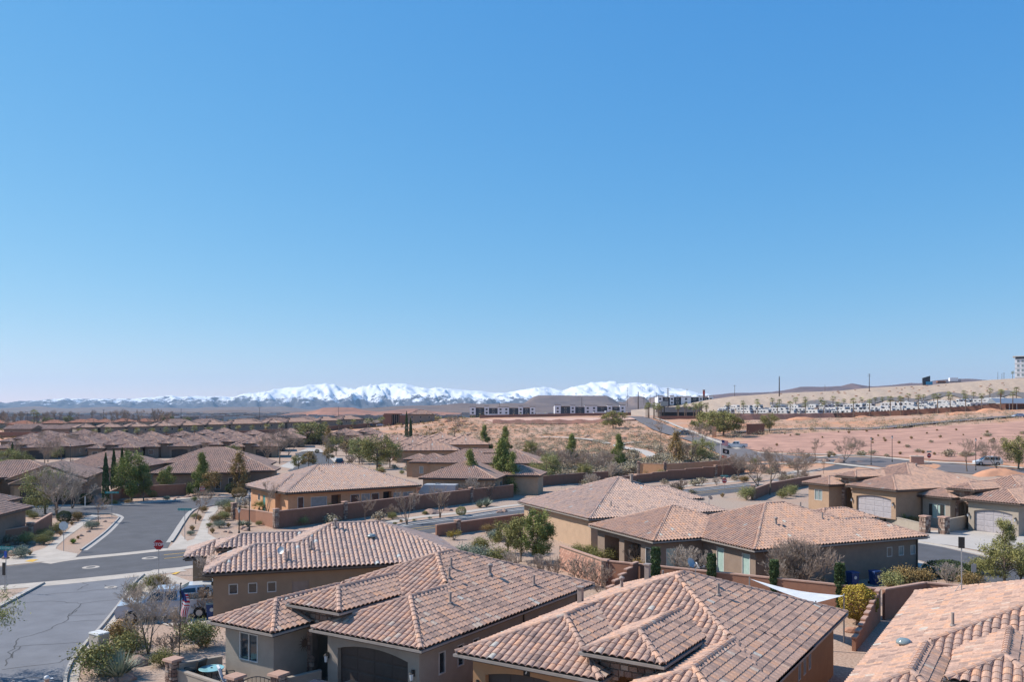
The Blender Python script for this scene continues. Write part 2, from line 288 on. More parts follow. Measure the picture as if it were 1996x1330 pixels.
def rangemesh(name, sky_pts, Y0, Y1, base_py, material, nx=260, ny=40, rough=0.35, prof=None, seed=0, ns=1 / 420.0, back=0.5, gully=0.0):
    sp = np.array(sky_pts, float); px = np.linspace(sp[0, 0], sp[-1, 0], nx); top = np.interp(px, sp[:, 0], sp[:, 1]); v = np.linspace(0, 1 + back, ny)
    PX, V = np.meshgrid(px, v); Yd = Y0 + (Y1 - Y0) * V; X = (PX - CXP) / FPX * Y1 * (0.72 + 0.28 * Yd / Y1); TOP = np.broadcast_to(top, PX.shape)
    zc = CZ + (HZ - TOP) / FPX * Y1; zb = CZ + (HZ - base_py) / FPX * Y0; t = np.clip(V, 0, 1)
    f = (t ** 1.25) if prof is None else np.interp(t, [p[0] for p in prof], [p[1] for p in prof]); f = np.where(V > 1, np.clip(1 - (V - 1) / max(back, 0.01) * 0.8, 0, 1), f)
    rel = (zc - zb); n = hnoise(X, Yd * 0.7, ns, 5, seed, True) - 0.62 + gully * (hnoise(X + .35 * (Yd - Y0), Yd * .22, ns * 3.2, 4, seed + 1, True) - .62)
    Z = zb + rel * f + rel * rough * n * np.clip(4 * t * (1.0 - t) + 0.15 * t, 0, 1); Z = np.where(V == v[0], zb - 30, Z)
    i = np.arange(nx * ny).reshape(ny, nx); q = np.stack([i[:-1, :-1], i[:-1, 1:], i[1:, 1:], i[1:, :-1]], -1).reshape(-1, 4)
    me = fast_mesh(name, np.stack([X, Yd, Z], -1).reshape(-1, 3), q, smooth=True, mats=[material])
    a = me.attributes.new('elev', 'FLOAT', 'POINT'); a.data.foreach_set('value', np.clip((Z - zb) / np.maximum(rel.max(), 1), 0, 1).ravel().astype(np.float32))
    return tag(mobj(name, me), kind='structure')
def snow_mat():
    m = bpy.data.materials.new('snow_mountain'); m.use_nodes = True; t = m.node_tree; N, L = t.nodes, t.links; b = N['Principled BSDF']; b.inputs['Roughness'].default_value = 0.9; b.inputs['Specular IOR Level'].default_value = 0.1
    tc = N.new('ShaderNodeTexCoord'); at = N.new('ShaderNodeAttribute'); at.attribute_name = 'elev'
    n = N.new('ShaderNodeTexNoise'); n.inputs['Scale'].default_value = 0.011; n.inputs['Detail'].default_value = 9; n.inputs['Roughness'].default_value = 0.68; mp = N.new('ShaderNodeMapping'); mp.inputs['Scale'].default_value = (1, 0.5, 1.6); L.new(tc.outputs['Object'], mp.inputs[0]); L.new(mp.outputs[0], n.inputs[0])
    ad = N.new('ShaderNodeMath'); ad.operation = 'MULTIPLY_ADD'; L.new(at.outputs['Fac'], ad.inputs[0]); ad.inputs[1].default_value = 0.75; ad.inputs[2].default_value = -0.09
    su = N.new('ShaderNodeMath'); su.operation = 'ADD'; L.new(ad.outputs[0], su.inputs[0]); L.new(n.outputs[0], su.inputs[1])
    r = N.new('ShaderNodeMapRange'); r.inputs[1].default_value = 0.63; r.inputs[2].default_value = 0.71; L.new(su.outputs[0], r.inputs[0])
    x = N.new('ShaderNodeMix'); x.data_type = 'RGBA'; x.inputs[6].default_value = (0.085, 0.085, 0.10, 1); x.inputs[7].default_value = (0.74, 0.75, 0.78, 1); L.new(r.outputs[0], x.inputs[0]); L.new(x.outputs[2], b.inputs['Base Color']); return m
mat('mesa', (0.13, 0.095, 0.085), 0.95, (0.21, 0.15, 0.12), scale=0.01, amt=0.8, spec=0.05); mat('mesa_red', (0.40, 0.19, 0.13), 0.95, (0.22, 0.13, 0.10), scale=0.02, amt=0.9, spec=0.05); mat('mesa_purple', (0.19, 0.12, 0.105), 0.95, (0.12, 0.085, 0.08), scale=0.015, amt=0.9, spec=0.05)
rangemesh('snow_mountains', [(-260, 806), (-60, 797), (0, 790), (30, 786), (60, 782), (110, 779), (150, 778), (230, 778), (300, 776), (330, 774), (400, 773), (455, 774), (470, 770), (505, 766), (540, 760), (562, 757), (580, 757), (605, 753), (640, 752), (655, 753), (668, 757), (690, 760), (708, 759), (722, 754), (745, 751), (757, 749), (770, 751), (790, 750), (803, 753), (815, 756), (840, 759), (855, 758), (872, 759), (900, 761), (925, 761), (950, 766), (985, 768), (1005, 765), (1030, 760), (1062, 755), (1088, 761), (1096, 764), (1110, 758), (1130, 752), (1150, 749), (1175, 747), (1187, 744), (1200, 747), (1225, 748), (1240, 746), (1258, 749), (1275, 752), (1290, 757), (1312, 759), (1326, 758), (1340, 762), (1357, 766), (1385, 769), (1420, 772), (1500, 780), (1700, 790)], 7300, 9300, 801, snow_mat(), nx=640, ny=90, rough=0.75, seed=3, ns=1 / 420.0, gully=.9)
rangemesh('foothills', [(-200, 800), (0, 799), (40, 794), (75, 792), (130, 797), (160, 795), (230, 793), (270, 797), (330, 795), (390, 797), (400, 794), (560, 793), (600, 799), (720, 797), (820, 799), (900, 791), (960, 794), (1020, 797), (1100, 800), (1300, 800)], 4700, 5600, 803, M['mesa'], nx=260, ny=24, rough=0.3, seed=9)
MESA = [(0, 0), (0.45, 0.35), (0.75, 0.86), (0.8, 1), (1, 1)]
rangemesh('mesa', [(985, 792), (1022, 786), (1040, 774), (1050, 772), (1180, 772), (1190, 777), (1200, 784), (1218, 784), (1228, 774), (1245, 773), (1252, 775), (1258, 783), (1268, 775), (1288, 773), (1298, 780), (1306, 783), (1320, 774), (1335, 773), (1342, 780), (1370, 790)], 3300, 3800, 796, M['mesa'], nx=200, ny=20, rough=0.1, prof=MESA, seed=5)
rangemesh('plain_ridges', [(-200, 806), (60, 805), (300, 802), (395, 803), (400, 800), (470, 799), (520, 804), (640, 800), (700, 797), (780, 792), (860, 790), (900, 786), (950, 788), (1000, 786), (1100, 790), (1300, 793), (1500, 792)], 2500, 3000, 808, M['mesa'], nx=200, ny=16, rough=0.15, seed=8)
rangemesh('red_cliffs', [(540, 811), (560, 807), (600, 803), (615, 800), (630, 795), (660, 794), (690, 795), (705, 799), (740, 803), (790, 798), (812, 797), (850, 803), (900, 806)], 1500, 1650, 814, M['mesa_red'], nx=120, ny=16, rough=0.5, seed=2, ns=1 / 90.0)
rangemesh('purple_hills', [(1340, 776), (1385, 770), (1430, 766), (1500, 764), (1530, 760), (1560, 754), (1600, 753), (1640, 751), (1658, 747), (1680, 751), (1700, 753), (1740, 750), (1770, 746), (1800, 746), (1830, 740), (1848, 738), (1880, 737), (1915, 740), (1960, 741), (2040, 742), (2200, 752)], 3600, 4300, 790, M['mesa_purple'], nx=240, ny=24, rough=0.35, seed=4, ns=1 / 200.0)
# graded highway bank on the right
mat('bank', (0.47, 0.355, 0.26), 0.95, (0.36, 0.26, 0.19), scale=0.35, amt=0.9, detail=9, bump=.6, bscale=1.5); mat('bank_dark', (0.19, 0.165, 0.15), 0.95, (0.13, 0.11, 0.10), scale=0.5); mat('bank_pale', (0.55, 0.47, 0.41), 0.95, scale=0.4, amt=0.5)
def bank():
    crest = np.array([(1230, 800), (1330, 790), (1385, 779), (1400, 777), (1430, 773), (1475, 770), (1500, 768), (1560, 765), (1640, 762), (1700, 756), (1800, 751), (1870, 746), (1930, 741), (1996, 737), (2100, 731), (2300, 722)], float)
    px = np.linspace(1230, 2300, 150); cp = np.interp(px, crest[:, 0], crest[:, 1]); rows = []
    for v in np.linspace(0, 1, 12):
        Yd = 560 + 110 * v; X = (px - CXP) / FPX * Yd; zt = hgt((px - CXP) / FPX * 560, np.full_like(px, 560.0)) - 1; zc = CZ + (HZ - cp) / FPX * 670
        rows.append(np.stack([X, np.full_like(px, Yd), zt + (zc - zt) * (v ** 0.9) + 0.3 * np.sin(px * 0.21 + v * 9) * v * (1 - v) * 4], 1))
    rows.append(rows[-1] + np.array([60, 400, 0])); V = np.concatenate(rows); n = len(px); i = np.arange(len(V)).reshape(-1, n); q = np.stack([i[:-1, :-1], i[:-1, 1:], i[1:, 1:], i[1:, :-1]], -1).reshape(-1, 4)
    tag(mobj('highway_embankment', fast_mesh('highway_embankment', V, q, smooth=True, mats=[M['bank']])), kind='structure')
    def bz(p, v): zt = hz((p - CXP) / FPX * 560, 560) - 1; zc = CZ + (HZ - np.interp(p, crest[:, 0], crest[:, 1])) / FPX * 670; return zt + (zc - zt) * v ** 0.9
    return bz
bankz = bank()
def bankpt(p, v, up=0.0): Yd = 560 + 110 * v; return ((p - CXP) / FPX * Yd, Yd - up, bankz(p, v) + up)
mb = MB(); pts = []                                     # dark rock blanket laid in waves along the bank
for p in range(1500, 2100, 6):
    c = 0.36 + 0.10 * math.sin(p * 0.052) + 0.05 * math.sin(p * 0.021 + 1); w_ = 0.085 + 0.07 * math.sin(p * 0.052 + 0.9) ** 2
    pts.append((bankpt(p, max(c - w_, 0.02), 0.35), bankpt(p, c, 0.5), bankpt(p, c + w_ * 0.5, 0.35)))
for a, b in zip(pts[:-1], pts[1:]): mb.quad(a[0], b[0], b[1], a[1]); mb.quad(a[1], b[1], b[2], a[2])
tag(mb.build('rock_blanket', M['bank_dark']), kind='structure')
# ---------------------------------------------------------------- sheets laid on the terrain
def drape(name, polys_px, material, dz, kind='structure', px=True, sub=0):
    """polygon given by photo pixels on the ground, laid on the terrain"""
    bm = bmesh.new()
    for poly in polys_px:
        P = [Vector(G(*p)[:2] if px else p[:2]) for p in poly]
        r = delaunay_2d_cdt(P, [(i, (i + 1) % len(P)) for i in range(len(P))], [], 1, 1e-4)
        vs_ = [bm.verts.new((v.x, v.y, 0)) for v in r[0]]
        for f in r[2]: bm.faces.new([vs_[i] for i in f])
    for _ in range(sub): bmesh.ops.subdivide_edges(bm, edges=bm.edges[:], cuts=1, use_grid_fill=True)
    co = np.array([v.co for v in bm.verts]); hh = hgt(co[:, 0], co[:, 1])
    for v, h in zip(bm.verts, hh): v.co.z = h + dz
    bmesh.ops.recalc_face_normals(bm, faces=bm.faces[:])
    me = bpy.data.meshes.new(name); bm.to_mesh(me); bm.free(); me.materials.append(material)
    if len(me.polygons) and me.polygons[0].normal.z < 0: me.flip_normals()
    return tag(mobj(name, me), kind=kind)
def smooth_path(P, n=6):
    P = [Vector((p[0], p[1])) for p in P]; out = []
    for i in range(len(P) - 1):
        p0, p1, p2, p3 = P[max(i - 1, 0)], P[i], P[i + 1], P[min(i + 2, len(P) - 1)]
        for k in range(n): t = k / n; out.append(0.5 * ((2 * p1) + (p2 - p0) * t + (2 * p0 - 5 * p1 + 4 * p2 - p3) * t * t + (3 * p1 - p0 - 3 * p2 + p3) * t ** 3))
    out.append(P[-1]); return out
def ribbon(name, path, offs, material, parent=None, kind='structure', sm=6, px=True, base=0.0):
    """strip swept along a ground path; offs = [(sideways m, height m), ...] is its cross-section"""
    P = smooth_path([(G(*p)[:2] if px else p) for p in path], sm) if sm else [Vector(G(*p)[:2] if px else p) for p in path]; V = []; n = len(offs)
    for i, p in enumerate(P):
        d = (P[min(i + 1, len(P) - 1)] - P[max(i - 1, 0)]).normalized(); nn = Vector((d.y, -d.x))
        for o, h in offs: q = p + nn * o; V.append((q.x, q.y, hz(q.x, q.y) + base + h))
    i = np.arange(len(V)).reshape(-1, n); q = np.stack([i[:-1, :-1], i[:-1, 1:], i[1:, 1:], i[1:, :-1]], -1).reshape(-1, 4)
    o = mobj(name, fast_mesh(name, V, q, mats=[material]), parent)
    return tag(o, kind=kind) if kind and parent is None else o
KERB = [(-0.45, 0.012), (0, 0.016), (0.02, 0.14), (0.17, 0.145), (0.18, 0.02)]
KERBL = [(-0.18, 0.02), (-0.17, 0.145), (-0.02, 0.14), (0, 0.016), (0.45, 0.012)]
# near street: S1 runs out of the bottom of the frame, M1 crosses, S2 leaves uphill, S3 at its end
S1R = [(283, 1122), (265, 1138), (248, 1163), (228, 1190), (202, 1223), (175, 1252), (150, 1284), (136, 1310), (132, 1345), (150, 1420)]
S1L = [(83, 1139), (48, 1158), (15, 1176), (-40, 1202), (-200, 1260), (-420, 1330)]
drape('street', [[(278, 1118)] + S1R[1:] + [(-900, 1420), (-420, 1330)] + S1L[::-1][1:]], M['asphalt'], 0.012)
M1T = [(-700, 1168), (-300, 1128), (0, 1106), (146, 1091), (325, 1075), (398, 1071), (560, 1054), (790, 1023), (1010, 993), (1250, 967), (1400, 951), (1470, 943), (1560, 926), (1620, 909), (1660, 900)]
M1B = [(-700, 1240), (-300, 1178), (0, 1144), (283, 1118), (350, 1111), (480, 1098), (790, 1047), (900, 1032), (1030, 1011), (1300, 977), (1440, 960), (1540, 945), (1600, 930), (1660, 914), (1700, 906)]
drape('main_road', [M1T + M1B[::-1]], M['asphalt_new'], 0.008, sub=2)
S2L = [(146, 1090), (160, 1074), (185, 1056), (210, 1036), (231, 1014), (233, 1009)]
S2R = [(325, 1073), (333, 1058), (345, 1040), (356, 1022), (372, 1000), (388, 992), (425, 985)]
drape('side_street', [S2L + [(214, 1004), (160, 1004), (100, 1006), (0, 1012), (-300, 1030), (-300, 1005), (0, 996), (60, 992), (140, 990), (218, 986), (300, 980), (372, 975), (435, 972), (520, 966), (560, 958), (560, 966), (500, 977), (440, 984)] + S2R[::-1]], M['asphalt_new'], 0.010)
# concrete: gutters, ramps, walks, drives
ribbon('cross_gutter', [(0, 1144), (60, 1139), (150, 1131), (283, 1117), (352, 1109)], [(-0.3, 0.022), (0.9, 0.022), (1.5, 0.02)], M['concrete'])
ribbon('cross_gutter', [(96, 1100), (146, 1092), (240, 1083), (325, 1074), (398, 1069)], [(-1.2, 0.022), (0.2, 0.022)], M['concrete'])
ribbon('kerb', S1R, KERB, M['kerb']); ribbon('kerb', S1L, KERBL, M['kerb']); ribbon('kerb', S2L[1:] + [(226, 1005), (214, 1003), (165, 1004)], KERBL, M['kerb']); ribbon('kerb', S2R[1:], KERB, M['kerb'])
ribbon('kerb', [(60, 992), (140, 990), (218, 986), (300, 980), (372, 975), (435, 972), (520, 965)], KERBL, M['kerb'])
drape('pavement', [[(0, 1105), (146, 1090), (152, 1081), (120, 1075), (109, 1071), (111, 1066), (130, 1049), (152, 1033), (175, 1016), (196, 1006), (180, 1004), (160, 1014), (140, 1028), (112, 1052), (86, 1070), (50, 1082), (0, 1090), (-300, 1118), (-300, 1128)]], M['concrete'], 0.03)
drape('pavement', [[(325, 1073), (345, 1053), (352, 1042), (365, 1056), (378, 1052), (385, 1040), (393, 1018), (402, 1000), (410, 990), (424, 986), (425, 994), (414, 1008), (406, 1025), (405, 1041), (420, 1050), (440, 1054), (470, 1056), (398, 1070)]], M['concrete'], 0.03)
drape('pavement', [[(283, 1118), (300, 1112), (352, 1107), (400, 1100), (480, 1088), (480, 1096), (350, 1112), (285, 1124), (264, 1150), (240, 1190), (210, 1228), (180, 1262), (158, 1296), (150, 1345), (138, 1345), (140, 1310), (155, 1280), (180, 1250), (208, 1222), (235, 1188), (254, 1160), (268, 1138)]], M['concrete'], 0.026)
drape('driveway', [[(228, 1192), (250, 1200), (330, 1222), (420, 1225), (440, 1160), (330, 1120), (280, 1145)]], M['concrete'], 0.034)
ribbon('pavement', [(46, 990), (140, 987), (218, 983), (300, 978), (380, 972), (440, 968), (520, 962)], [(-1.2, 0.03), (0.1, 0.03)], M['concrete'])
drape('driveway', [[(-60, 1002), (0, 996), (60, 992), (140, 989), (157, 980), (60, 976), (-60, 985)]], M['concrete_pale'], 0.034)
ribbon('kerb', [(700, 1050), (790, 1022), (900, 1008), (1010, 992), (1250, 966), (1400, 950), (1470, 942), (1560, 925), (1600, 915)], KERBL, M['kerb'])
ribbon('pavement', [(640, 1048), (790, 1013), (900, 1000), (1010, 985), (1250, 958), (1400, 942), (1490, 932), (1560, 918)], [(-0.75, 0.03), (0.75, 0.03)], M['concrete'])
ribbon('lane_line', [(320, 1083), (420, 1073), (500, 1066), (800, 1032), (1010, 1003), (1250, 973), (1390, 957), (1450, 951), (1600, 926)], [(-0.14, 0.016), (0.0, 0.016)], M['yellow'])
ribbon('lane_line', [(320, 1090), (420, 1080), (500, 1073), (800, 1036), (1010, 1006), (1250, 976), (1400, 959)], [(-0.06, 0.016), (0.06, 0.016)], M['yellow'])
ribbon('edge_line', [(640, 1057), (790, 1026), (900, 1011), (1010, 995), (1250, 968), (1400, 953), (1560, 927)], [(-0.08, 0.014), (0.08, 0.014)], M['line_white'])
for c, r in (((177, 1107), 0.66), ((292, 1089), 0.66), ((216, 1146), 0.42)):       # concrete rings round manholes
    g = G(*c); mb = MB(); mb.lathe([(r, 0.0), (r, 0.02), (r * 0.55, 0.022), (r * 0.55, 0.0)], 20, (g[0], g[1], 0.003)); o = tag(mb.build('manhole_ring', M['concrete']), kind='structure')
    mb = MB(); mb.lathe([(r * 0.53, 0.0), (r * 0.53, 0.02)], 20, (g[0], g[1], 0.002)); mb.build('manhole_cover', M['asphalt_new'], o)
for q in ([(48, 1096), (60, 1092), (75, 1092), (64, 1097)], [(392, 1061), (400, 1059), (408, 1060), (400, 1063)], [(334, 1121), (343, 1117), (352, 1116), (343, 1121)]): drape('tactile_ramp', [q], M['yellow'], 0.04)
def crack(pts, w=0.035, wob=0.25):
    P = []; g = [Vector(G(*p)[:2]) for p in pts]
    for a, b in zip(g[:-1], g[1:]):
        n = max(2, int((b - a).length / 0.5))
        for k in range(n): P.append(a.lerp(b, k / n) + Vector((rnd.uniform(-wob, wob), rnd.uniform(-wob, wob))) * 0.5)
    P.append(g[-1]); return ribbon('road_crack', [(p.x, p.y) for p in P], [(-w, 0.0165), (w, 0.0165)], M['crack'], sm=0, px=False)
for pts in ([(40, 1245), (90, 1232), (122, 1215), (150, 1190), (158, 1178)], [(122, 1215), (160, 1212), (205, 1210)], [(40, 1245), (25, 1262), (10, 1300)], [(30, 1262), (80, 1258), (175, 1252)], [(5, 1308), (60, 1300), (110, 1294), (160, 1273)], [(20, 1285), (30, 1272), (40, 1262)], [(50, 1176), (100, 1173), (158, 1178), (230, 1170)], [(90, 1160), (150, 1156), (200, 1150), (240, 1150)], [(150, 1190), (135, 1201), (205, 1199)], [(160, 1133), (170, 1142), (150, 1152)], [(128, 1330), (60, 1323), (0, 1330)], [(200, 1142), (225, 1150), (262, 1130)]): crack(pts)
def slabline(a, b): crack([a, b], 0.015, 0.0)
# roads on the right
drape('side_street', [[(1786, 1057), (1830, 1066), (1900, 1082), (1996, 1106), (2150, 1140), (2150, 1200), (1996, 1160), (1900, 1130), (1800, 1095), (1740, 1080), (1700, 1055), (1640, 990), (1690, 990)]], M['asphalt_new'], 0.010)
drape('driveway', [[(1786, 1056), (1795, 1045), (1806, 1036), (1850, 1035), (1900, 1036), (1960, 1042), (2060, 1052), (2080, 1110), (1996, 1090), (1930, 1078), (1850, 1064)]], M['concrete_pale'], 0.03)
ribbon('kerb', [(1740, 1048), (1786, 1057), (1850, 1068), (1920, 1083), (1996, 1100), (2150, 1136)], KERBL, M['kerb'])
drape('pavement', [[(1780, 1090), (1830, 1110), (1900, 1140), (1900, 1150), (1820, 1120), (1760, 1092)]], M['concrete'], 0.03)
drape('driveway', [[(1640, 1003), (1720, 990), (1750, 1000), (1715, 1020), (1690, 1020)]], M['concrete_pale'], 0.03)
ribbon('desert_road', [(1455, 888), (1500, 893), (1560, 895), (1640, 897), (1720, 901), (1800, 909), (1880, 915), (1996, 925), (2150, 935)], [(-6, 0.05), (6, 0.06)], M['asphalt_far'], sm=8)
ribbon('pavement', [(1590, 893), (1650, 889), (1720, 893), (1800, 901), (1900, 906), (1996, 914)], [(-1, 0.12), (1, 0.12)], M['concrete'], sm=6)
ribbon('pavement', [(1410, 876), (1450, 880), (1500, 885), (1560, 886), (1640, 888)], [(-0.9, 0.12), (0.9, 0.12)], M['concrete'], sm=6)
ribbon('pavement', [(1470, 905), (1540, 905), (1600, 903), (1680, 911), (1740, 918)], [(-0.8, 0.12), (0.8, 0.12)], M['concrete'], sm=6)
ribbon('hill_road', [(1470, 900), (1440, 885), (1410, 873), (1375, 860), (1340, 850), (1310, 842), (1290, 835), (1275, 828), (1262, 822), (1250, 816), (1232, 812.5)], [(-4.6, 0.14), (4.6, 0.14)], M['asphalt_far'], sm=8)
ribbon('kerb', [(1440, 877), (1410, 866), (1375, 853), (1342, 840), (1318, 831), (1300, 823), (1280, 817), (1250, 812)], [(-.8, 0.2), (.8, 0.22)], M['concrete'], sm=8)
ribbon('footpath', [(1245, 903), (1272, 893), (1250, 880), (1212, 873), (1205, 868), (1225, 864), (1250, 862)], [(-1.5, 0.15), (1.5, 0.15)], M['concrete_pale'], sm=8)
ribbon('footpath', [(1050, 852), (1085, 853), (1120, 855), (1160, 859), (1185, 866)], [(-1.2, 0.15), (1.2, 0.15)], M['concrete'], sm=8)
mat('lot', (0.50, 0.275, 0.195), 0.95, (0.33, 0.18, 0.13), scale=0.16, amt=1.0, bump=0.5, bscale=2, detail=9); mat('lot_pale', (0.58, 0.38, 0.29), 0.95, (0.50, 0.29, 0.21), scale=0.05, amt=0.9); mat('sand_red', (0.60, 0.28, 0.15), 0.95, (0.50, 0.25, 0.15), scale=0.2, amt=0.9); mat('cut_bank', (0.25, 0.12, 0.085), 0.95, (0.17, 0.085, 0.065), scale=0.15, amt=0.9)
drape('dirt_lot', [[(1420, 868), (1500, 848), (1640, 842), (1800, 834), (1996, 822), (2200, 815), (2200, 900), (1996, 903), (1850, 900), (1720, 890), (1600, 886), (1480, 880)]], M['lot'], 0.10, sub=4)
drape('dirt_lot', [[(940, 819), (1020, 816), (1150, 815), (1260, 814), (1255, 818), (1180, 821), (1060, 823), (960, 824)]], M['lot_pale'], 0.12, sub=3)
ribbon('desert_track', [(1430, 843), (1520, 838), (1620, 836), (1700, 836), (1780, 828), (1850, 822), (1930, 815), (2060, 806)], [(-3.2, 0.14), (3.2, 0.14)], M['asphalt_far'], sm=8)
# cul-de-sac street between the far houses
drape('cul_de_sac', [[(575, 884), (600, 881), (628, 884), (640, 892), (655, 905), (670, 925), (600, 935), (560, 918), (590, 905), (578, 895)]], M['asphalt_new'], 0.012)
drape('driveway', [[(580, 882), (600, 874), (626, 876), (632, 883), (604, 880)]], M['concrete_pale'], 0.02); drape('pavement', [[(632, 884), (646, 886), (690, 915), (700, 935), (680, 935), (660, 908)]], M['concrete_pale'], 0.02); drape('driveway', [[(545, 910), (585, 890), (590, 896), (570, 915)]], M['concrete_pale'], 0.02)
# ---------------------------------------------------------------- tiled hip roofs
PITCH = 0.385; TWD = 0.305
PROF_N = np.array([(0, .01), (.042, 0), (.066, .042), (.112, .072), (.176, .084), (.24, .072), (.29, .042), (.305, .01)])
PROF_M = np.array([(0, .006), (.065, 0), (.1, .078), (.182, .108), (.266, .078), (.305, .006)])
def tile_template(prof, ln, lift=0.032, lip=0.028):
    n = len(prof); V = []
    for (x, z) in prof: V.append((x, -0.03, z + lift + 0.02))       # butt (lower) edge
    for (x, z) in prof: V.append((x, ln, z + 0.02))                 # head edge
    for (x, z) in prof: V.append((x, -0.03, z + lift + 0.02 - lip)) # lip under the butt
    Q = [(i, i + 1, n + i + 1, n + i) for i in range(n - 1)] + [(2 * n + i, 2 * n + i + 1, i + 1, i) for i in range(n - 1)]
    return np.array(V), np.array(Q)
def cap_template(ln=0.40, r=0.135):
    a = np.linspace(0, math.pi, 6); V = [(-r * 1.05 * math.cos(t), -0.02, r * 1.0 * math.sin(t) - 0.01) for t in a] + [(-r * 0.86 * math.cos(t), ln, r * 0.86 * math.sin(t) - 0.03) for t in a]
    V += [(x * 0.8, y, z * 0.8 - 0.02) for x, y, z in V[:6]]
    Q = [(i, i + 1, 7 + i, 6 + i) for i in range(5)] + [(12 + i, 13 + i, i + 1, i) for i in range(5)]
    return np.array(V), np.array(Q)
class Block:
    def __init__(s, a0, a1, b0, b1, z=3.0, p=PITCH, gable=''):
        s.a0, s.a1, s.b0, s.b1, s.z, s.p, s.g = a0, a1, b0, b1, z, p, gable   # gable: 'f','k' (b ends) or 'l','r' (a ends)
    def h(s, a, b):
        """roof height above (a,b); very low outside"""
        d = np.full(np.shape(a), 1e3)
        if 'l' not in s.g: d = np.minimum(d, a - s.a0)
        if 'r' not in s.g: d = np.minimum(d, s.a1 - a)
        if 'f' not in s.g: d = np.minimum(d, b - s.b0)
        if 'k' not in s.g: d = np.minimum(d, s.b1 - b)
        ins = (a > s.a0 - .05) & (a < s.a1 + .05) & (b > s.b0 - .05) & (b < s.b1 + .05)
        return np.where(ins, s.z + s.p * d, -99.)
    def ridge(s):
        wa, wb = s.a1 - s.a0, s.b1 - s.b0
        if ('f' in s.g or 'k' in s.g) or (not s.g and wb >= wa):
            h = wa / 2; m = (s.a0 + s.a1) / 2; return (m, s.b0 + (0 if 'f' in s.g else h)), (m, s.b1 - (0 if 'k' in s.g else h)), s.z + s.p * h
        h = wb / 2; m = (s.b0 + s.b1) / 2; return (s.a0 + (0 if 'l' in s.g else h), m), (s.a1 - (0 if 'r' in s.g else h), m), s.z + s.p * h
    def slopes(s):
        """(origin corner, along dir, inward dir, length, depth, hip at start, hip at end)"""
        wa, wb = s.a1 - s.a0, s.b1 - s.b0; out = []
        H = lambda c: c not in s.g
        if H('f'): out.append(((s.a0, s.b0), (1, 0), (0, 1), wa, wb, H('l'), H('r')))
        if H('r'): out.append(((s.a1, s.b0), (0, 1), (-1, 0), wb, wa, H('f'), H('k')))
        if H('k'): out.append(((s.a1, s.b1), (-1, 0), (0, -1), wa, wb, H('r'), H('l')))
        if H('l'): out.append(((s.a0, s.b1), (0, -1), (1, 0), wb, wa, H('k'), H('f')))
        return out
_cache = {}
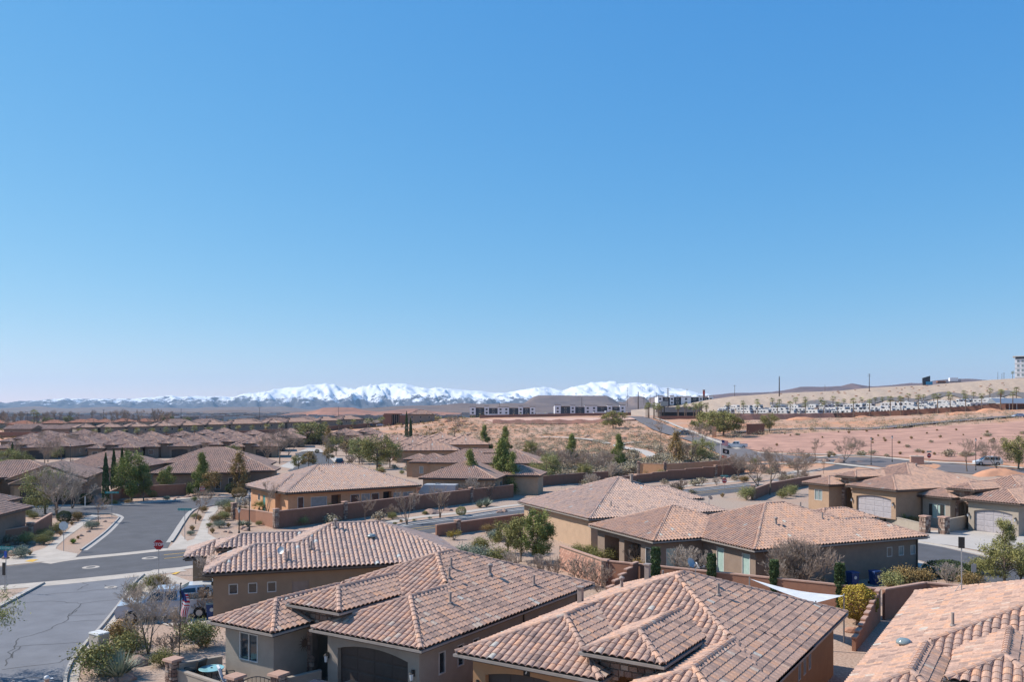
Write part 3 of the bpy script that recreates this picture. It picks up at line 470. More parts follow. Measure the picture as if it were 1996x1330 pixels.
def roof(house, blocks, name='roof', tmat='tile', prof=None, exp=0.35, singles=0, cam_local=None, seed=0, fascia='fascia', gutter='gutter', caps_single=False, tint_shift=0.0, detail=True):
    rg = np.random.default_rng(seed + 77); bv = 1.7 if singles else 4.5; prof = PROF_M if prof is None else prof
    tv, tq = tile_template(prof, exp + 0.07, 0.032 if exp < 1 else 0.01); nv = len(tv)
    AV, AQ, AT, info = [], [], [], []
    cs = 1 / math.sqrt(1 + PITCH ** 2)
    for bi, B in enumerate(blocks):
        cs = 1 / math.sqrt(1 + B.p ** 2)
        for (o, d, n_, L, D, h0, h1) in B.slopes():
            smax = D / 2 if True else 0
            if h0 and h1: smax = min(smax, L / 2)
            off = (o[0] * d[0] + o[1] * d[1]); j0 = math.floor(off / TWD) - 1; j1 = math.ceil((off + L) / TWD) + 1
            js = np.arange(j0, j1); ks = np.arange(0, math.ceil(smax / cs / exp))
            J, K = np.meshgrid(js, ks); u = (J * TWD - off).ravel(); v = (K * exp).ravel()
            uc, sc_ = u + TWD / 2, (v + exp / 2) * cs
            lo = np.where(h0, sc_, 0); hi = L - np.where(h1, sc_, 0)
            keep = (uc > lo - TWD * .9) & (uc < hi + TWD * .9) & (v * cs < smax)
            ca, cb = o[0] + d[0] * uc + n_[0] * sc_, o[1] + d[1] * uc + n_[1] * sc_; hp = B.z + B.p * sc_
            inside = (uc >= lo) & (uc <= hi); tied = np.zeros(len(u), bool)
            for oi, O in enumerate(blocks):
                if oi == bi: continue
                ho = O.h(ca, cb); tie = (ho >= hp - 1e-4) & (ho < hp + .04); tied |= np.abs(ho - hp) < .075
                ins_ = (ca > O.a0 + .56) & (ca < O.a1 - .56) & (cb > O.b0 + .56) & (cb < O.b1 - .56); keep &= ~((ho > hp + 0.32) & (ins_ | (O.z < hp)))
                if oi < bi: keep &= ~tie
            keep &= inside | ~tied
            u, v, tied, ins2 = u[keep], v[keep], tied[keep], inside[keep]
            if not len(u): continue
            X = tv[None, :, 0] * 1.0 + u[:, None]; Yv = tv[None, :, 1] + v[:, None]; Zv = np.broadcast_to(tv[None, :, 2], X.shape) + rg.normal(0, 0.004, (len(u), 1))
            s_ = Yv * cs; cl = ~tied[:, None]
            Xc = X.copy(); cut = np.zeros(len(u), bool)
            if h0: m_ = (X < s_) & cl; Xc = np.where(m_, np.minimum(s_, L / 2 if h1 else 1e9), Xc); cut |= m_.any(1)
            else: Xc = np.maximum(Xc, 0.0); cut |= (X < -1e-6).any(1)
            if h1: m_ = (X > L - s_) & cl; Xc = np.where(m_, np.maximum(L - s_, L / 2 if h0 else -1e9), Xc); cut |= m_.any(1)
            else: Xc = np.minimum(Xc, L); cut |= (X > L + 1e-6).any(1)
            top = s_ > smax; Yv = np.where(top, smax / cs, Yv); cut |= top.any(1)
            sn = B.p * cs                                                  # slope frame -> house frame
            A_ = o[0] + d[0] * Xc + n_[0] * (Yv * cs - Zv * sn); B_ = o[1] + d[1] * Xc + n_[1] * (Yv * cs - Zv * sn); C_ = B.z + Yv * sn + Zv * cs
            tt = np.clip(rg.beta(bv, bv, len(u)) + tint_shift + rg.normal(0, 0.02), 0.02, 0.94); pale = rg.random(len(u)) < 0.006; tt = np.where(pale, 0.99, tt)
            AV.append(np.stack([A_, B_, C_], -1)); AT.append(tt); info.append((np.stack([u, v], 1), cut, (o, d, n_, B.z, cs, sn), len(u)))
    V = np.concatenate(AV); T = np.concatenate(AT); cut = np.concatenate([i[1] for i in info]); nt_ = len(V)
    rp = mobj(name, None, house) if False else None
    # roof part = the decking with fascia; tiles, caps and gutters are its pieces
    mb = MB()
    for bi, B in enumerate(blocks):
        e = 0.004 * bi; a0, a1, b0, b1, z = B.a0 + .02 + e, B.a1 - .02 - e, B.b0 + .02 + e, B.b1 - .02 - e, B.z - e; (ra, rb, rz_) = B.ridge(); rz_ -= e + 0.01
        th = 0.2; c = [(a0, b0), (a1, b0), (a1, b1), (a0, b1)]
        mb.cur = 1
        mb.face([(p[0], p[1], z - th) for p in reversed(c)])
        for i in range(4): p, q = c[i], c[(i + 1) % 4]; mb.face([(p[0], p[1], z - th), (q[0], q[1], z - th), (q[0], q[1], z), (p[0], p[1], z)])
        mb.cur = 0; P, Qr = (*ra, rz_), (*rb, rz_); e0, e1, e2, e3 = [(p[0], p[1], z) for p in c]
        if abs(ra[0] - rb[0]) < 1e-6 and (rb[1] - ra[1]) > -1e-6 and (('f' in B.g or 'k' in B.g) or (not B.g and b1 - b0 >= a1 - a0)):   # ridge along b
            mb.face([e1, e2, Qr, P]); mb.face([e3, e0, P, Qr]); mb.cur = 2 if 'f' in B.g else 0; mb.face([e0, e1, P]); mb.cur = 2 if 'k' in B.g else 0; mb.face([e2, e3, Qr])
        else:
            mb.face([e0, e1, Qr, P]); mb.face([e2, e3, P, Qr]); mb.cur = 2 if 'l' in B.g else 0; mb.face([e3, e0, P]); mb.cur = 2 if 'r' in B.g else 0; mb.face([e1, e2, Qr])
    rp = mb.build(name, [M['deck'], M[fascia], M['st_brown']], house)
    mb = MB()
    for bi, B in enumerate(blocks):
        e = 0.006 * bi; g = 0.09; z0, z1 = B.z - 0.13, B.z - 0.03
        if 'f' not in B.g: mb.box(B.a0 - g, B.a1 + g, B.b0 - g - e, B.b0 - e + .012, z0, z1)
        if 'k' not in B.g: mb.box(B.a0 - g, B.a1 + g, B.b1 + e - .012, B.b1 + g + e, z0, z1)
        if 'l' not in B.g: mb.box(B.a0 - g - e + .003, B.a0 - e + .012, B.b0 - g + .003, B.b1 + g - .003, z0 + .003, z1 - .003)
        if 'r' not in B.g: mb.box(B.a1 + e - .012, B.a1 + g + e - .003, B.b0 - g + .003, B.b1 + g - .003, z0 + .003, z1 - .003)
    mb.build('gutter', M[gutter], rp)
    sep = np.zeros(nt_, bool)
    if singles and cam_local is not None:
        cen = V.mean(1); dist = np.linalg.norm(cen - np.array(cam_local), axis=1); dist[cut] = 1e6
        # tiles sharing a slope can share one mesh
        pick = np.argsort(dist)[:singles]; sep[pick] = True
        start = 0
        for (uv, ct, (o, d, n_, z, cs2, sn2), cnt) in info:
            ids = np.nonzero(sep[start:start + cnt])[0]
            if len(ids):
                Mx = Matrix(((d[0], n_[0] * cs2, -n_[0] * sn2), (d[1], n_[1] * cs2, -n_[1] * sn2), (0, sn2, cs2))).to_4x4()
                for i in ids:
                    b = min(11, int(T[start + i] * 12)); key = ('tile', len(prof), exp, tmat, b)
                    if key not in _cache: _cache[key] = fast_mesh('roof_tile', tv, tq, np.full(len(tq), (b + .5) / 12), [M[tmat]])
                    t = mobj('roof_tile', _cache[key], rp); u_, v_ = uv[i]
                    mm = Mx.copy(); mm.translation = (o[0] + d[0] * u_ + n_[0] * v_ * cs2, o[1] + d[1] * u_ + n_[1] * v_ * cs2, z + v_ * sn2); t.matrix_local = mm
            start += cnt
    K2 = ~sep; VV = V[K2].reshape(-1, 3); n2 = K2.sum()
    QQ = (tq[None] + (np.arange(n2) * nv)[:, None, None]).reshape(-1, 4)
    tag(mobj('roof_tiles', fast_mesh('roof_tiles', VV, QQ, np.repeat(T[K2], len(tq)), [M[tmat]]), rp), kind='stuff')
    # ridge and hip caps
    cv, cq = cap_template(0.44); CV, CT, cn = [], [], 0
    for bi, B in enumerate(blocks):
        ra, rb, rz_ = B.ridge(); segs = []
        if (Vector(ra) - Vector(rb)).length > 0.3: segs.append(((*ra, rz_), (*rb, rz_)))
        wa, wb = B.a1 - B.a0, B.b1 - B.b0
        cor = {'fl': (B.a0, B.b0), 'fr': (B.a1, B.b0), 'kr': (B.a1, B.b1), 'kl': (B.a0, B.b1)}
        for key, c in cor.items():
            if any(ch in B.g for ch in key): continue
            e = min((ra, rb), key=lambda r: (r[0] - c[0]) ** 2 + (r[1] - c[1]) ** 2); segs.append(((c[0], c[1], B.z), (*e, rz_)))
        for ch, (c1, c2) in {'f': ('fl', 'fr'), 'k': ('kl', 'kr'), 'l': ('fl', 'kl'), 'r': ('fr', 'kr')}.items():
            if ch in B.g:                                                    # rake tiles on gable ends
                e = min((ra, rb), key=lambda r: (r[0] - (cor[c1][0] + cor[c2][0]) / 2) ** 2 + (r[1] - (cor[c1][1] + cor[c2][1]) / 2) ** 2)
                for c in (c1, c2): segs.append(((*cor[c], B.z), (*e, rz_)))
        for p, q in segs:
            p, q = Vector(p), Vector(q); ln = (q - p).length; n = max(1, round(ln / 0.38)); d = (q - p) / ln; up = Vector((0, 0, 1)); x = d.cross(up).normalized(); w = x.cross(d)
            for i in range(n):
                c = p + d * (ln * i / n); hh = c.z
                bad = False
                for oi, O in enumerate(blocks):
                    if oi != bi:
                        ho = float(O.h(np.array(c.x), np.array(c.y)))
                        if ho > hh - 0.03: bad = True; break
                if bad: continue
                st = ln / n / 0.38; b = min(11, int(np.clip(rg.beta(2.2, 2.2), 0, .94) * 12))
                if caps_single:
                    key = ('cap', tmat, b)
                    if key not in _cache: _cache[key] = fast_mesh('ridge_tile', cv, cq, np.full(len(cq), (b + .5) / 12), [M[tmat]])
                    t = mobj('ridge_tile', _cache[key], rp); mm = Matrix(((x.x, d.x * st, w.x), (x.y, d.y * st, w.y), (x.z, d.z * st, w.z))).to_4x4(); mm.translation = c + w * 0.045; t.matrix_local = mm
                else:
                    CV.append(np.array([list(c + w * 0.045 + x * a_ + d * (b_ * st) + w * c_) for a_, b_, c_ in cv])); CT += [(b + .5) / 12] * len(cq); cn += 1
    if CV:
        QQ = (cq[None] + (np.arange(cn) * len(cv))[:, None, None]).reshape(-1, 4); tag(mobj('ridge_tiles', fast_mesh('ridge_tiles', np.concatenate(CV), QQ, CT, [M[tmat]]), rp), kind='stuff')
    return rp
# ---------------------------------------------------------------- walls with openings
def window(parent, f, w, h, glass='glass', fr='frame', mull=1, bar=0, t=0.05, name='window', deep=0.07):
    """f(s, n, z): wall frame (along, outward, up) -> house coordinates; opening spans s 0..w, z 0..h"""
    mb = MB()
    def bar_(s0, s1, z0, z1, n0=-deep, n1=0.02):
        c = [f(s0, n0, z0), f(s1, n0, z0), f(s1, n1, z0), f(s0, n1, z0), f(s0, n0, z1), f(s1, n0, z1), f(s1, n1, z1), f(s0, n1, z1)]; n = len(mb.v); mb.v += c
        for q in ((3, 2, 1, 0), (4, 5, 6, 7), (0, 1, 5, 4), (1, 2, 6, 5), (2, 3, 7, 6), (3, 0, 4, 7)): mb.f.append(tuple(n + i for i in q)); mb.m.append(0); mb.t.append(.5)
    bar_(0, w, 0, t); bar_(0, w, h - t, h); bar_(0, t, t, h - t); bar_(w - t, w, t, h - t)
    for k in range(mull): s = w * (k + 1) / (mull + 1); bar_(s - t * .5, s + t * .5, t, h - t, -deep, 0.01)
    for k in range(bar): z = h * (k + 1) / (bar + 1); bar_(t, w - t, z - t * .35, z + t * .35, -deep + .01, 0.004)
    o = mb.build(name, M[fr], parent); g = MB()
    ed = [t] + [w * (k + 1) / (mull + 1) for k in range(mull)] + [w - t]
    for s0, s1 in zip(ed[:-1], ed[1:]):
        p = MB(); p.face([f(s0, -deep + .02, t), f(s1, -deep + .02, t), f(s1, -deep + .02, h - t), f(s0, -deep + .02, h - t)]); p.build('pane', M[glass], o)
    return o
def garage_door(parent, f, w, h, material='garage_dark', deep=0.22):
    mb = MB()
    for r in range(4):
        for c in range(4):
            s0, s1, z0, z1 = w * c / 4 + .03, w * (c + 1) / 4 - .03, h * r / 4 + .03, h * (r + 1) / 4 - .03
            a, b = [f(s0, -deep, z0), f(s1, -deep, z0), f(s1, -deep, z1), f(s0, -deep, z1)], [f(s0 + .05, -deep + .012, z0 + .05), f(s1 - .05, -deep + .012, z0 + .05), f(s1 - .05, -deep + .012, z1 - .05), f(s0 + .05, -deep + .012, z1 - .05)]
            mb.face(b)
            for i in range(4): j = (i + 1) % 4; mb.face([a[i], a[j], b[j], b[i]])
    mb.face([f(0, -deep - .01, 0), f(w, -deep - .01, 0), f(w, -deep - .01, h), f(0, -deep - .01, h)])
    return mb.build('garage_door', M[material], parent)
def walls(house, outline, h, openings, material, base=0.0, name='wall', garage='garage_dark'):
    """outline: counter-clockwise points; openings: (edge, s0, s1, z0, z1, kind, extra)"""
    mb = MB(); n = len(outline); todo = []
    for e in range(n):
        p, q = Vector(outline[e]), Vector(outline[(e + 1) % n]); L = (q - p).length; d = (q - p) / L; nn = Vector((d.y, -d.x))
        ops = [o for o in openings if o[0] == e]
        def f(s, k, z, p=p, d=d, nn=nn): return (p.x + d.x * s + nn.x * k, p.y + d.y * s + nn.y * k, z)
        xs = sorted({0, L, *[o[1] for o in ops], *[o[2] for o in ops]}); zs = sorted({base, h, *[o[3] for o in ops], *[o[4] for o in ops]})
        for x0, x1 in zip(xs[:-1], xs[1:]):
            for z0, z1 in zip(zs[:-1], zs[1:]):
                cx, cz_ = (x0 + x1) / 2, (z0 + z1) / 2
                if any(o[1] < cx < o[2] and o[3] < cz_ < o[4] for o in ops): continue
                mb.face([f(x0, 0, z0), f(x1, 0, z0), f(x1, 0, z1), f(x0, 0, z1)])
        for o in ops:
            s0, s1, z0, z1, kind = o[1:6]; ex = o[6] if len(o) > 6 else {}; dp = 0.24 if kind in ('garage', 'door', 'niche') else 0.1
            dp = ex.get('deep', dp)
            for a, b in (((s0, z0), (s1, z0)), ((s1, z0), (s1, z1)), ((s1, z1), (s0, z1)), ((s0, z1), (s0, z0))): mb.face([f(a[0], 0, a[1]), f(b[0], 0, b[1]), f(b[0], -dp, b[1]), f(a[0], -dp, a[1])])
            if ex.get('arch'):                                               # arched head fills the top of the opening
                k = 12; rise = ex['arch']; w = s1 - s0; R = (w * w / 4 + rise * rise) / (2 * rise); pts = []
                for i in range(k + 1): x = -w / 2 + w * i / k; pts.append((s0 + w * i / k, z1 - rise + math.sqrt(max(R * R - x * x, 0)) - (R - rise)))
                for (x0, y0), (x1, y1) in zip(pts[:-1], pts[1:]): mb.face([f(x0, 0, y0), f(x1, 0, y1), f(x1, 0, z1), f(x0, 0, z1)]); mb.face([f(x1, 0, y1), f(x0, 0, y0), f(x0, -dp, y0), f(x1, -dp, y1)])
            todo.append((kind, lambda s, k, z, f=f, s0=s0, z0=z0: f(s + s0, k, z + z0), s1 - s0, z1 - z0, ex))
    w = mb.build(name, M[material], house)
    for kind, f, ww, hh, ex in todo:
        if kind == 'window': window(house, f, ww, hh, ex.get('glass', 'glass'), ex.get('fr', 'frame'), ex.get('mull', 0), ex.get('bar', 0))
        elif kind == 'garage': garage_door(house, f, ww, hh, ex.get('mat', garage))
        elif kind in ('door', 'niche'):
            m = MB(); dp = ex.get('deep', .24); m.face([f(0, -dp + .001, 0), f(ww, -dp + .001, 0), f(ww, -dp + .001, hh), f(0, -dp + .001, hh)])
            if kind == 'door':
                for (x0, x1, z0, z1) in ((.12, .46, .1, .45), (.54, .88, .1, .45), (.12, .46, .53, .93), (.54, .88, .53, .93)): m.face([f(ww * x0, -dp + .02, hh * z0), f(ww * x1, -dp + .02, hh * z0), f(ww * x1, -dp + .02, hh * z1), f(ww * x0, -dp + .02, hh * z1)])
            dd = m.build('door' if kind == 'door' else 'back_wall', M[ex.get('mat', 'door_tan')], house)
            if kind == 'door': kn = MB(); a = Vector(f(ww * .9, -dp + .02, 1.0)); b = Vector(f(ww * .9, -dp + .07, 1.0)); kn.tube(a, b, .03, .035, 6); kn.build('handle', M['dark_metal'], dd)
    return w
# small fittings
def vent(house, a, b, z, kind=0, name='vent_pipe'):
    mb = MB()
    if kind == 0: mb.tube((a, b, z - .1), (a, b, z + .55), .06, .06, 8); mb.lathe([(.13, 0), (.10, .06)], 8, (a, b, z + .02))
    elif kind == 1: mb.tube((a, b, z - .1), (a, b, z + .5), .085, .085, 8); mb.lathe([(.15, .48), (.15, .56), (.03, .64)], 8, (a, b, z)); mb.lathe([(.18, 0), (.1, .1)], 8, (a, b, z))
    elif kind == 2: mb.box(a - .12, a + .12, b - .12, b + .12, z - .1, z + .75); mb.box(a - .17, a + .17, b - .17, b + .17, z + .75, z + .82)
    elif kind == 3: mb.lathe([(.30, .0), (.30, .07), (.26, .14), (.16, .20), (.02, .22)], 12, (a, b, z + .05))
    return mb.build(name, M['vent_pipe'] if kind < 3 else M['glass_pale'], house, smooth=(kind == 3))
def flat_vent(house, f):
    mb = MB(); mb.box(-.3, .3, -.2, .2, 0, .05, (.03, .03)); o = mb.build('roof_vent', M['cap'], house); o.matrix_local = f; return o
def dish(house, a, b, z, rz=0.0, flat=False):
    r = thing('satellite_dish', '', '', (0, 0, 0)); r.parent = house; r.location = (a, b, z); r.rotation_euler = (0, 0, rz); r.scale = (.72, .72, .8)
    for k in ('label', 'category'): r.pop(k, None)
    mb = MB(); mb.tube((0, 0, -.1), (0, 0, .45), .025, .025, 6); mb.tube((0, 0, .45), (0, -.12, .62), .022, .02, 6); mb.build('mast', M['steel'], r)
    mb = MB(); n = 14
    if flat: mb.box(-.26, .26, -.02, .02, -.17, .17)
    else:
        for i in range(n):
            t0, t1 = 2 * math.pi * i / n, 2 * math.pi * (i + 1) / n
            for (r0, y0), (r1, y1) in (((0, 0), (.17, -.015)), ((.17, -.015), (.32, -.055))): mb.face([(r0 * math.cos(t0), y0, r0 * math.sin(t0)), (r1 * math.cos(t0), y1, r1 * math.sin(t0)), (r1 * math.cos(t1), y1, r1 * math.sin(t1)), (r0 * math.cos(t1), y0, r0 * math.sin(t1))])
    o = mb.build('reflector', M['white'] if flat else M['steel'], r); o.location = (0, -.14, .68); o.rotation_euler = (R_(-30), 0, 0)
    mb = MB(); mb.tube((0, -.12, .5), (0, -.52, .6), .014, .014, 5); mb.box(-.05, .05, -.58, -.5, .56, .66); mb.build('feed_arm', M['steel'], r); return r
STONES = []
def stone_mesh(i):
    while len(STONES) < 8:
        bm = bmesh.new(); bmesh.ops.create_cube(bm, size=1); rr = random.Random(len(STONES))
        for v in bm.verts:
            v.co += Vector((rr.uniform(-.06, .06), rr.uniform(-.05, .05), rr.uniform(-.06, .06)))
            if v.co.y < 0: v.co.x *= .88; v.co.z *= .86
        me = bpy.data.meshes.new('stone'); bm.to_mesh(me); bm.free(); me.materials.append(M['stone']); a = me.attributes.new('tint', 'FLOAT', 'FACE'); a.data.foreach_set('value', [(len(STONES) + .5) / 8] * 6); STONES.append(me)
    return STONES[i % 8]
def stonework(parent, p, q, z0, z1, skip=None, size=0.3, depth=.1, joined=False, n_out=None, seed=1):
    """courses of rough stones on the wall line p->q (outward = right of p->q)"""
    rr = random.Random(seed); p, q = Vector(p), Vector(q); L = (q - p).length; d = (q - p) / L; ang = math.atan2(d.y, d.x); z = z0; jm = MB()
    while z < z1 - .04:
        h = min(rr.uniform(.5, .85) * size, z1 - z); 
        if z1 - z - h < .08: h = z1 - z
        s = 0.0
        while s < L - .02:
            w = min(rr.uniform(.7, 1.5) * size, L - s)
            if L - s - w < .1: w = L - s
            cx, cz_ = s + w / 2, z + h / 2
            if not (skip and skip(cx, cz_)):
                c = p + d * cx
                if joined:
                    nn = Vector((d.y, -d.x)); jm.tint = rr.random(); o_ = depth * rr.uniform(.3, .75)
                    a = [c + d * (-w / 2 + .012) , c + d * (w / 2 - .012)]
                    k = len(jm.v); P = [(a[0], 0), (a[1], 0), (a[1] + nn * o_ - d * .02, 0), (a[0] + nn * o_ + d * .02, 0)]
                    jm.v += [(v.x, v.y, z + .012) for v, _ in P] + [(v.x, v.y, z + h - .012) for v, _ in P]
                    for qd in ((0, 1, 5, 4), (1, 2, 6, 5), (2, 3, 7, 6), (3, 0, 4, 7), (4, 5, 6, 7), (3, 2, 1, 0)): jm.f.append(tuple(k + i for i in qd)); jm.m.append(0); jm.t.append(jm.tint)
                else:
                    o = mobj('stone', stone_mesh(rr.randrange(8)), parent); o.location = (c.x, c.y, cz_); o.rotation_euler = (rr.uniform(-.04, .04), rr.uniform(-.05, .05), ang); o.scale = (w - .02, depth * rr.uniform(.7, 1.3), h - .02)
            s += w
        z += h
    if joined and jm.f: tag(jm.build('stones', M['stone'], parent), kind='stuff')
def lantern(parent, p, n, s=1.0):
    """wall lantern at p, sticking out along n (house frame)"""
    r = bpy.data.objects.new('wall_lantern', None); link(r, parent); r.location = p; r.rotation_euler = (0, 0, math.atan2(n[1], n[0])); r.scale = (s, s, s)
    mb = MB(); mb.box(-.0, .03, -.06, .06, -.12, .16); mb.tube((.02, 0, .1), (.16, 0, .2), .015, .015, 5); mb.tube((.16, 0, .2), (.16, 0, .12), .012, .012, 5); mb.lathe([(.02, .12), (.11, .04), (.11, .02)], 6, (.16, 0, 0)); mb.lathe([(.07, -.26), (.03, -.3)], 6, (.16, 0, 0)); mb.build('bracket', M['dark_metal'], r)
    mb = MB(); mb.lathe([(.06, -.26), (.09, .02)], 6, (.16, 0, 0)); mb.build('glass', M['lamp_clear'], r); return r
def cam_in(house_loc, rz): c = Vector((0, 0, CZ)) - Vector(house_loc); c.rotate(Matrix.Rotation(-rz, 3, 'Z')); return c
# ---------------------------------------------------------------- the courtyard house plan shared by the street
def villa(name, label, P1, ang, mirror=False, z0=0.0, wall='st_grey', eave=3.0, ze=3.8, depth=15.7, wingf=-1.55, extra=(), tm='tile', prof=None, singles=0, caps=False, seed=0, garage='garage_dark', stone=False, glass='glass', side=True, tint_shift=0.0, gutter='gutter', openings=(), w=11.5, gw=6.35, wwin=(1.0, 2.25, 1.3, 2.6)):
    rz = R_(ang); H = thing(name, label, 'house', (P1[0], P1[1], z0), rz)
    def m_(a0, a1): return (-a1, -a0) if mirror else (a0, a1)
    def BK(a0, a1, b0, b1, z): x = m_(a0, a1); return Block(x[0], x[1], b0, b1, z)
    k = w / 11.5; wl, wr = -w, -w + 4.3
    ent = ((wr + -gw) / 2 - 1.65, (wr - gw) / 2 + 1.65)
    blocks = [BK(-w, 0, 2.8, depth, eave), BK(-gw, 0, 0, 9, eave), BK(wl, wr, wingf, 9, eave), BK(ent[0], ent[1], .5, 9, ze)] + [BK(*e) for e in extra]
    cl = cam_in((P1[0], P1[1], z0), rz)
    rf = roof(H, blocks, tmat=tm, prof=prof, singles=singles, cam_local=cl, seed=seed, caps_single=caps, tint_shift=tint_shift, gutter=gutter)
    o = 0.5; top = eave - 0.19
    ol = [(-o, o), (-o, depth - o), (-w + o, depth - o), (-w + o, wingf + o), (wr - o, wingf + o), (wr - o, 2.6), (-gw + o, 2.6), (-gw + o, o)]
    ops = [(7, .62, gw - 2 * o - .62, 0, 2.45, 'garage', dict(arch=.28, deep=.3)), (5, .42, min(1.5, wr * -1 - gw + 2 * o - .2) + .0, 0, 2.3, 'door', dict(mat='door_brown'))]
    ops += list(openings)
    if wwin: ops.append((3, wwin[0], wwin[1], wwin[2], wwin[3], 'window', dict(mull=1, glass=glass)))
    ops = [x for x in ops if x[0] != 5] + [(5, .3, max(.9, -wr - gw + 2 * o - .3), 0, 2.3, 'door', dict(mat='door_brown'))]
    if mirror:
        n = len(ol); ol2 = [(-a, b) for a, b in ol][::-1]; conv = []
        for x in ops:
            e = x[0]; p, q = ol[e], ol[(e + 1) % n]; L = math.dist(p, q); e2 = n - 2 - e if e < n - 1 else n - 1
            conv.append((e2 % n, L - x[2], L - x[1], *x[3:]))
        ol, ops = ol2, conv
    walls(H, ol, top, ops, wall, garage=garage)
    # stone entry tower with an arch, rising through the roofs
    sg = -1 if mirror else 1; e0, e1 = ent[0] + .55, ent[1] - .55; mb = MB(); fy = 1.05; aw = .62; ac = (e0 + e1) / 2; spr, hd = 2.35, 3.0
    x0, x1 = sorted((e0 * sg, e1 * sg)); c = ac * sg; arc = [(c - aw * math.cos(math.pi * i / 10), spr + (hd - spr) * math.sin(math.pi * i / 10)) for i in range(11)]; zt = ze - .195
    mb.face([(x0, fy, 0), (c - aw, fy, 0), (c - aw, fy, spr), (x0, fy, spr)]); mb.face([(c + aw, fy, 0), (x1, fy, 0), (x1, fy, spr), (c + aw, fy, spr)])
    mb.face([(x0, fy, spr), (c - aw, fy, spr), (c - aw, fy, zt), (x0, fy, zt)]); mb.face([(c + aw, fy, spr), (x1, fy, spr), (x1, fy, zt), (c + aw, fy, zt)])
    for (u0, v0), (u1, v1) in zip(arc[:-1], arc[1:]): mb.face([(u0, fy, v0), (u1, fy, v1), (u1, fy, zt), (u0, fy, zt)]); mb.face([(u1, fy, v1), (u0, fy, v0), (u0, fy + .35, v0), (u1, fy + .35, v1)])
    for s_ in (-1, 1): xx = c + s_ * aw; mb.face([(xx, fy, 0), (xx, fy + .35, 0), (xx, fy + .35, spr), (xx, fy, spr)])
    mb.face([(x0, fy, 2.6), (x0, fy, zt), (x0, 7.5, zt), (x0, 7.5, 2.6)]); mb.face([(x1, fy, 2.6), (x1, 7.5, 2.6), (x1, 7.5, zt), (x1, fy, zt)])
    tw = mb.build('entry_tower', M['mortar'], H)
    inarch = lambda s, z: abs((x0 + s) - c) < aw + .04 and (z < spr or ((x0 + s - c) / aw) ** 2 + ((z - spr) / (hd - spr)) ** 2 < 1.1)
    stonework(tw, (x0, fy), (x1, fy), 0.05, zt, inarch, .3, .1, joined=not stone, seed=seed + 3)
    stonework(tw, (x1, fy), (x1, 4.2), 2.7, zt, None, .32, .1, joined=not stone, seed=seed + 5); stonework(tw, (x0, 4.2), (x0, fy), 2.7, zt, None, .32, .1, joined=True, seed=seed + 6)
    for s_ in (-.28, gw * -1 + .28 + .5 - .22): lantern(H, ((s_ - o if s_ > -1 else s_) * sg, o - .02, 1.75), (0, -1))
    return H, rf
# frame A: front of the row faces the lower left
HA, RA = villa('house', 'near house with grey stucco, dark garage door and patio furniture by its front wing', (-3.79, 35.5), -32.5, wall='st_grey', stone=True, singles=290, caps=True, prof=PROF_N, seed=1, gutter='gutter_pale',
    openings=[(0, 1.35, 1.85, 1.35, 2.35, 'window'), (0, 2.75, 3.25, 1.35, 2.35, 'window'), (0, 3.95, 4.45, 1.35, 2.35, 'window'), (0, 7.2, 8.4, 0, 2.1, 'niche', dict(mat='st_tan', deep=.05)),
              (2, 3.0, 5.0, .9, 2.1, 'window', dict(mull=1)), (2, 8, 10, .9, 2.1, 'window', dict(mull=1)), (1, 3.2, 5.5, .9, 2.2, 'window', dict(mull=1))])
HB, RB = villa('house', 'near house with house number 7 over its garage and orange stucco side wall', (-2.3, 35.0), -32.5, mirror=True, wall='st_orange', depth=15.9, w=12.1, gw=6.6, stone=True, singles=290, caps=True, prof=PROF_N, seed=2, gutter='gutter_pale',
    openings=[(2, 4.6, 5.0, 1.5, 2.3, 'window'), (2, 5.5, 5.9, 1.5, 2.3, 'window'), (2, 6.4, 6.8, 1.5, 2.3, 'window'), (1, 3.2, 5.5, .9, 2.2, 'window', dict(mull=1))])
HR, RR = villa('house', 'house at the lower right with skylight domes and antenna pole on its wide roof', (11.6 + 11.9 * .843 + .2, 31.3 - 11.9 * .537 - .9), -32.5, wall='st_orange', depth=19.2, w=11.9, stone=False, singles=290, caps=True, prof=PROF_N, seed=3, tint_shift=.02)
HE, RE = villa('house', 'tan house at the street corner behind the driveway, three small square windows in its side', (-18.75, 51.88), -72.8, wall='st_brown', depth=16.7, w=10.6, gw=6.0, seed=4, tm='tile_pale', tint_shift=.05,
    openings=[(0, .9, 1.45, 1.55, 2.2, 'window'), (0, 2.05, 2.6, 1.55, 2.2, 'window'), (0, 3.2, 3.75, 1.55, 2.2, 'window'), (0, 4.7, 5.75, 0, 2.15, 'door', dict(mat='door_tan', deep=.06)), (0, 8.3, 9.7, 1.2, 2.2, 'window', dict(mull=1))])

def rectwalls(H, B, i, wall, openings=(), base=0.0, garage='garage_dark', ov=0.5):
    o = ov + 0.012 * i; ol = [(B.a1 - o, B.b0 + o), (B.a1 - o, B.b1 - o), (B.a0 + o, B.b1 - o), (B.a0 + o, B.b0 + o)]   # 0 right, 1 back, 2 left, 3 front
    return walls(H, ol, B.z - .19 - .006 * i, openings, wall, base, garage=garage)
def simple(name, label, O, ang, blocks, wall, ops=None, z0=0.0, tm='tile', exp=0.35, seed=0, group=None, prof=None, tint_shift=0.0, gutter='gutter', garage='garage_dark', base=0.0, skipwall=()):
    H = thing(name, label, 'house', (O[0], O[1], z0), R_(ang), group); BL = [Block(*b) for b in blocks]
    rf = roof(H, BL, tmat=tm, exp=exp, seed=seed, prof=prof, tint_shift=tint_shift, gutter=gutter)
    for i, B in enumerate(BL):
        if i not in skipwall: rectwalls(H, B, i, wall, (ops or {}).get(i, ()), base, garage)
    return H, rf
WN = 'window'
